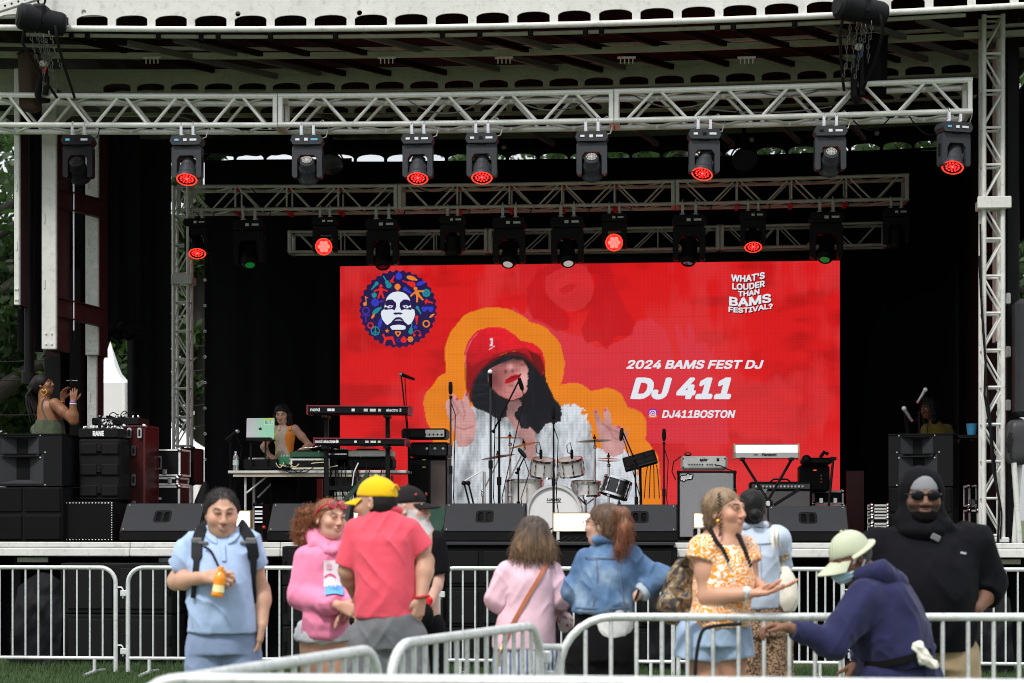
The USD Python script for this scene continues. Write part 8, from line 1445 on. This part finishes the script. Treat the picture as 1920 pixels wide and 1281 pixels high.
PLG=usdkit.material(stage,'/World/Looks/pale_green_check',{'tc':('texture_coordinate',{}),'w':('wave_texture',{'scale':30.0,'bands_direction':'x'}),'w2':('wave_texture',{'scale':30.0,'bands_direction':'z'}),'m':('math',{'math_type':'multiply'}),'r':('rgb_ramp',{'ramp':[(.1,(.36,.40,.27)),(.6,(.58,.60,.48))]}),'p':('principled_bsdf',{'roughness':.8})},[('tc.object','w.vector'),('tc.object','w2.vector'),('w.fac','m.value1'),('w2.fac','m.value2'),('m.value','r.fac'),('r.color','p.base_color')],surface='p.BSDF')
cp=g.cap('cap',1.02,0,PLG,.105,.105,.022,-.24,mb_=PLG,r0=.09,drop=.028);a_=np.linspace(1.2,5.08,30);rows=[]
for f_ in np.linspace(0,1,5):rows.append(np.stack([np.sin(a_)*(.083+.03*f_),.012-np.cos(a_)*(.103+.032*f_),.028-.010*f_+0*a_+.02*(np.cos(a_)*-.5)],1))
rr_=np.array(rows).reshape(-1,3);Wv=g.hc+(np.vstack([rr_,rr_-[0,0,.004]])*g.hk)@g.hR.T;gf=gridf(5,30);g.put('rear_rim',Wv,np.vstack([gf[:,::-1][:,[0,1,2]],gf[:,::-1][:,[0,2,3]],gf[:,[0,1,2]]+150,gf[:,[0,2,3]]+150]),PLG,parent=cp)
g.mesh('hair',[g.hell((0,.022,.0),(.0785,.093,.07),.01),g.hhalf((0,-.9,.35),-.012)],mat('grey_black_hair',(.05,.045,.042),.7,var=.3,scale=60),h=.006,disp=curls(.004,160,5))
MASK=mat('pale_blue_mask',(.42,.62,.70),.75,var=.04);mk=g.mesh('face_mask',[g.hell((0,-.058,-.05),(.064,.066,.052),.02),g.hhalf((0,1,0),-.012)],MASK,h=.0055,disp=lambda v,n:.0022*np.sin(((v-g.hc)@g.hR)[:,2]*330))
for sx in(-1,1):g.ribbon('ear_loop',[g.hq(sx*.062,-.03,-.02),g.hq(sx*.078,-.005,.005),g.hq(sx*.086,.022,.022)],.008,.003,LABEL,nrm=g.hR@np.array([sx,0,0.]),parent=mk);g.ribbon('ear_loop',[g.hq(sx*.060,-.025,-.075),g.hq(sx*.076,.0,-.05),g.hq(sx*.084,.028,-.02)],.008,.003,LABEL,nrm=g.hR@np.array([sx,0,0.]),parent=mk)
c=P(1738,1230,-.08);V_,F_=polygonise([cone(P(1722,1214,-.19),P(1734,1234,-.19),.025,.03,.02),cone(P(1734,1234,-.19),P(1752,1248,-.19),.026,.022,.02),ell(P(1726,1226,-.18),(.02,.03,.04),k=.02)],.006);n_=vnorm(V_,F_);V_=V_+n_*folds(.012,20,20,3)(V_,n_)[:,None];put('cloth',g.world(V_),F_,mat('off_white_cloth',(.68,.66,.58),.8),thing('white_cloth','crumpled off white cloth tucked at the hip of the person in navy','cloth',tuple(g.world(c))))
g=Fig('big man in a black hoodie with hood up, grey head wrap and dark sunglasses',1735,352);P=g.pt
T=(.15,.075,.048);g.head(1729,932,-.05,-3,-2,0,.262,T,brow=(.012,.01,.01),beard=(.012,.01,.01),lip=(.26,.12,.10),jaw=1.2,wide=1.08,nose=1.25,stub=(.06,.035,.025));g.prims+=[cone(P(1730,960,.03),P(1732,1000,.05),.075,.08,.03),cone(P(1735,1045,.03),P(1735,1190,.03),.15,.17,.05)];g.leg(P(1700,1210),P(1696,1370),P(1696,1505,.02),1.25);g.leg(P(1780,1210),P(1784,1370),P(1786,1505,.02),1.25)
g.arm(P(1650,1030),P(1618,1110,.02),P(1640,1170,-.1),1.5);g.arm(P(1822,1030),P(1856,1100,.04),P(1830,1140,-.12),1.5);g.hand(P(1829,1142,-.12),(-.35,.2,-.9),(-.8,.5,.2),1,(.3,.4,.3),.05,1.2);g.hand(P(1640,1172,-.1),(.2,0,-1),(1,0,0),1,k=1.2);g.body(T)
BH=cloth('black_fleece',(.004,.0042,.006),.95,bscale=180,var=.2)
g.mesh('hoodie',[loft(g.secs([(1648,1815,1218,0,.46),(1640,1822,1170,-.02,.52),(1634,1828,1110,-.03,.54),(1634,1830,1060,-.02,.48),(1640,1826,1025,.0,.38),(1660,1804,998,.02,.29),(1684,1778,980,.0,.29),(1696,1766,966,.02,.24)]),.04),cone(P(1650,1028),P(1630,1112,.02),.12,.105,.04),cone(P(1820,1026),P(1850,1092,.03),.13,.11,.04),cone(P(1850,1092,.03),P(1845,1118,-.04),.105,.085,.022,True),cone(P(1630,1112,.02),P(1640,1160,-.08),.1,.07,.05)],BH,h=.009,disp=folds(.018,4.5,3.5,24))
g.mesh('hood',[g.hell((0,.03,.02),(.108,.12,.125),.02),g.hell((0,.03,-.10),(.125,.12,.08),.04),g.hell((0,-.02,-.155),(.118,.105,.055),.04),g.hell((0,-.12,-.012),(.083,.13,.112),.015,'s'),g.hell((0,.0,.0),(.078,.1,.10),.01,'s')],BH,h=.0065,disp=folds(.005,7,7,25))
g.mesh('head_wrap',[g.hell((0,.008,.034),(.0835,.100,.0915),.01),g.hhalf((0,.12,-1),-.040)],cloth('grey_jersey',(.20,.205,.22),.8,var=.06),h=.005,disp=lambda v,n:.0016*(meshkit.noise(((v-g.hc)@g.hR)*[9,9,60],3)-.5))
g.mesh('beard',[g.hell((0,-.054,-.092),(.064,.050,.044),.02),g.hell((-.058,-.025,-.05),(.016,.035,.04),.02),g.hell((.058,-.025,-.05),(.016,.035,.04),.02),g.hell((0,-.115,-.050),(.028,.035,.014),.008,'s')],mat('black_beard',(.004,.0035,.0035),.8,spec=.05,var=.3,scale=60),h=.0055,disp=curls(.006,120,7))
SG=mat('black_sunglasses',(.004,.004,.005),.25,spec=.15)
for sx in(-1,1):g.mesh('sunglass_lens',[g.hell((sx*.037,-.098,.009),(.032,.0085,.0225),.008)],SG,h=.004);g.tube('sunglass_arm',[g.hq(sx*.066,-.092,.014),g.hq(sx*.084,-.04,.014),g.hq(sx*.09,.0,.01)],.0045,SG)
g.mb(MB().rod(g.hq(-.012,-.105,.014),g.hq(.012,-.105,.014),.0045,6),'sunglass_bridge',SG);c=g.on('hoodie',1752,1008,off=.03);g.mb(MB().box(c,(.05,.012,.034),rot([0,1,0],.45),bev=.004),'clip_badge',mat('grey_badge',(.12,.125,.13),.4));g.mb(MB().box(g.on('hoodie',1806,1037,off=.003),(.03,.004,.010),rot([0,1,0],.2)),'chest_mark',mat('pale_thread',(.4,.42,.5),.7))
g.mesh('trousers',[loft(g.secs([(1668,1812,1250,0,.38),(1672,1808,1205,0,.36)]),.04),cone(P(1702,1235),P(1698,1500),.17,.12,.05),cone(P(1778,1235),P(1782,1500),.17,.12,.05)],cloth('khaki_twill',(.33,.25,.145),.85),h=.009,disp=folds(.014,6,4,26))
g=Fig('DJ with shoulder length black hair in a beige and orange top behind the laptop',532,151,ZD,.0075);P=g.pt
T=(.50,.29,.20);g.head(529,777,-.02,-8,-14,2,.225,T,fem=True,brow=(.02,.015,.012),lip=(.40,.05,.05),hair=((.01,.008,.008),.008));g.prims+=[cone(P(532,788,.02),P(533,802,.02),.046,.06,.04),loft(g.secs([(516,551,870,.02,.2),(518,549,840,.02,.19),(514,553,815,.01,.2),(513,555,803,.02,.17),(522,545,798,.02,.12)]),.03)];g.leg(P(523,885),P(522,945),P(522,1005,.02));g.leg(P(543,885),P(544,945),P(545,1005,.02));g.arm(P(515,804),P(494,838,.02),P(505,853,-.28),.92);g.arm(P(553,804),P(581,836,.05),P(556,850,-.25),.95);g.hand(P(505,853,-.28),(.45,-.7,-.25),(0,0,-1),-1,(.3,.4,.3));g.hand(P(556,850,-.25),(-.5,-.7,-.2),(0,0,-1),1,(.3,.4,.3));g.body(T)
g.mesh('top',[loft(g.secs([(515,552,872,.02,.235),(517,550,842,.02,.215),(513,553,818,.01,.235),(518,548,803,.02,.19)]),.02)],vmat('two_tone_knit',rough=.85),disp=folds(.006,12,9,27),col=lambda V,n:np.where((V[:,0]>P(540,0,0)[0]+.03*np.sin(V[:,2]*14))[:,None],(.80,.24,.03),np.where((V[:,0]<P(519,0,0)[0])[:,None],(.62,.55,.10),(.52,.42,.34)))*(1-.0*n[:,:1]))
for sx,u in((-1,524),(1,543)):g.ribbon('shoulder_strap',[g.on('top',u,807,off=.004),P(u+sx*1.5,799,-.03),P(u+sx*2,797,.06)],.03,.006,mat('orange_knit',(.80,.24,.03),.85)if sx>0 else mat('beige_knit',(.52,.42,.34),.85))
g.mesh('trousers',[loft(g.secs([(514,552,895,.02,.22),(515,551,866,.02,.21)]),.03),cone(P(523,885,.02),P(522,1008,.02),.108,.085,.04),cone(P(544,885,.02),P(545,1008,.02),.108,.085,.04)],BT,h=.01)
HB2=HB;g.mesh('hair',[g.hell((0,.018,.032),(.088,.102,.092),.01),g.hhalf((0,-.66,-.75),.010),g.hell((-.085,.01,-.06),(.035,.05,.09),.03),g.hell((.088,.01,-.07),(.038,.05,.1),.03),g.hell((0,.06,-.06),(.09,.05,.1),.03),g.hell((-.075,-.02,-.12),(.032,.035,.04),.03),g.hell((.085,-.02,-.135),(.036,.035,.04),.03)],HB,h=.006,disp=curls(.016,30,4))
for sx in(-1,1):g.mb(MB().lathe([(0,-.012),(.032,-.012),(.036,0),(.03,.014),(0,.014)],g.hq(sx*.092,.008,.0),g.hR@np.array([sx,0,0.]),16),'headphone_cup',BLACKS)
g.mb(MB().path([g.hq(.096*math.cos(a),.01,.03+.098*math.sin(a))for a in np.linspace(-.1,3.24,16)],.008,6),'headphone_band',BLACKS);g.mb(MB().ball(g.hq(.082,-.015,-.05),.01).ball(g.hq(-.082,-.015,-.05),.01),'earring',mat('gold_ball',()))
g=Fig('woman with long braids and gold heart earrings filming the stage with a phone',92,160,ZD,.0072);P=g.pt
T=(.20,.085,.042);g.head(82,722,0,82,14,0,.245,T,fem=True,brow=(.02,.014,.012),lip=(.22,.06,.05),nose=1.15);g.prims+=[cone(P(80,736,.02),P(84,754,.02),.056,.075,.04),loft(g.secs([(70,122,840,0,.30),(66,118,812,0,.28),(70,116,790,0,.25),(70,114,768,.0,.24),(76,108,752,.01,.18)]),.03)]
g.leg(P(88,890),P(88,950),P(88,1005,.02),1.15);g.leg(P(108,890),P(108,950),P(108,1005,.02),1.15);g.arm(P(103,758,-.15),P(138,789,-.2),P(137,755,-.24),1.3);g.arm(P(92,758,.15),P(112,780,.22),P(117,750,.1),1.15);g.hand(P(137,753,-.24),(.05,.1,1),(-.25,.8,.1),-1,(.25,.4,.3),.09,1.05);g.hand(P(117,748,.1),(.25,-.25,.95),(.7,-.5,0),1,(.3,.45,.3),.08,1.05);g.body(T)
OLV=cloth('olive_jersey',(.055,.068,.042),.8);g.mesh('dress',[loft(g.secs([(76,124,960,.0,.36),(68,128,880,0,.40),(66,128,840,0,.36),(63,122,815,0,.31),(66,119,797,0,.285),(70,115,788,.0,.26)]),.03),ell(P(70,806,.1),(.07,.1,.07),k=.05)],OLV,h=.009,disp=folds(.010,8,7,28))
g.ribbon('strap',[g.on('body',90,790,off=.003),g.on('body',82,775,off=.003),g.on('body',78,762,off=.004),g.on('body',82,749,off=.004)],.014,.005,OLV)
g.mesh('hair',[g.hell((0,.022,.034),(.086,.108,.094),.01),g.hhalf((0,-.72,-.69),.03),g.hell((0,.10,.0),(.075,.06,.075),.03)],HB,h=.006,disp=strands(.008,50,20,15));RB=np.random.default_rng(5)
for k in range(16):
 a=RB.uniform(-1,1);p0=g.hq(a*.06,.11,.0);L=RB.uniform(.28,.42);q=MB().path([p0,p0+[a*.02-.04,.03*a-.03,-.10],p0+[.0+.05*a,-.06+.05*a,-.2],p0+[.05+.05*a,-.06+.04*a,-L]],[.011,.011,.010,.006],6);g.mb(q,'braid',BRD)
hp=[(16*math.sin(t)**3,13*math.cos(t)-5*math.cos(2*t)-2*math.cos(3*t)-math.cos(4*t))for t in np.linspace(0,2*math.pi,26,False)];c=P(82,736,-.11);g.mb(MB().path([c+[x*.0024,0,y*.0024]for x,y in hp],.0055,6,True),'heart_earring',mat('gold_hoop',(.85,.5,.12),.25,.95));NO(0)
g.mb(MB().path([P(137,758,-.24)+[.034*math.cos(t),.034*math.sin(t),.003]for t in np.arange(12)*.5236],.008,6,True),'bracelet',mat('pale_beads',(.7,.66,.66),.4));g.mb(MB().path([P(137,755,-.24)+[.033*math.cos(t),.033*math.sin(t),.003]for t in np.arange(12)*.5236],.007,6,True),'bracelet',mat('violet_band',(.2,.12,.5),.5));g.mb(MB().path([P(116,754,.1)+[.032*math.cos(t),.032*math.sin(t),.006*math.cos(t)]for t in np.arange(12)*.5236],.006,6,True),'bracelet',mat('gold_hoop',()))
c=P(135,721,-.12);bt=thing('mobile_phone','black mobile phone with a pale rim held up by the woman with braids','phone',tuple(g.world(c)),YAW);q=MB().box(g.world(c),(.085,.15,.012),g.t.M[:3,:3]@rot([0,1,0],1.45)@rot([0,0,1],-.5),.006);q.build('phone_body',BLACKS,bt);MB().rod(g.world(c+[-.05,-.05,.042]),g.world(c+[.055,.03,.046]),.005,6).build('pale_rim',LABEL,bt)
g=Fig('person with dreadlocks and mustard top in the dark behind the right loudspeakers',1752,152,ZD,.009);P=g.pt
T=(.10,.045,.025);g.head(1742,766,0,-62,-8,0,.24,T,brow=(.01,.01,.01));g.prims+=[cone(P(1748,780,.02),P(1754,796,.02),.055,.075,.04),cone(P(1755,812,.02),P(1756,880,.02),.13,.13,.05)];g.leg(P(1748,890),P(1748,950),P(1748,1005,.02));g.leg(P(1764,890),P(1764,950),P(1764,1005,.02));g.arm(P(1738,805,-.05),P(1728,840),P(1715,850,-.2));g.arm(P(1775,806),P(1790,838),P(1800,822,-.2));g.hand(P(1715,850,-.2),(-.5,-.5,0),(0,0,-1));g.hand(P(1800,821,-.2),(.9,-.2,.1),(0,0,-1));g.body(T)
g.mesh('shirt',[loft(g.secs([(1735,1775,890,0,.27),(1734,1778,840,0,.28),(1734,1780,812,0,.25),(1740,1772,798,.0,.18),(1748,1762,792,.0,.13)]),.03),cone(P(1738,806,-.03),P(1729,832),.075,.07,.022,True),cone(P(1775,806),P(1787,830),.075,.07,.022,True)],cloth('mustard_jersey',(.14,.10,.02),.85),h=.011);g.mesh('trousers',[cone(P(1748,885),P(1748,1003,.02),.11,.07,.04),cone(P(1764,885),P(1764,1003,.02),.11,.07,.04)],BT,h=.012)
g.mesh('hair',[g.hell((0,.02,.034),(.09,.11,.1),.01),g.hhalf((0,-.68,-.73),.02),g.hell((0,.08,-.08),(.09,.06,.14),.04),g.hell((.08,.0,-.1),(.03,.05,.12),.03),g.hell((-.08,.0,-.1),(.03,.05,.12),.03)],HB,h=.009,disp=curls(.02,40,8))
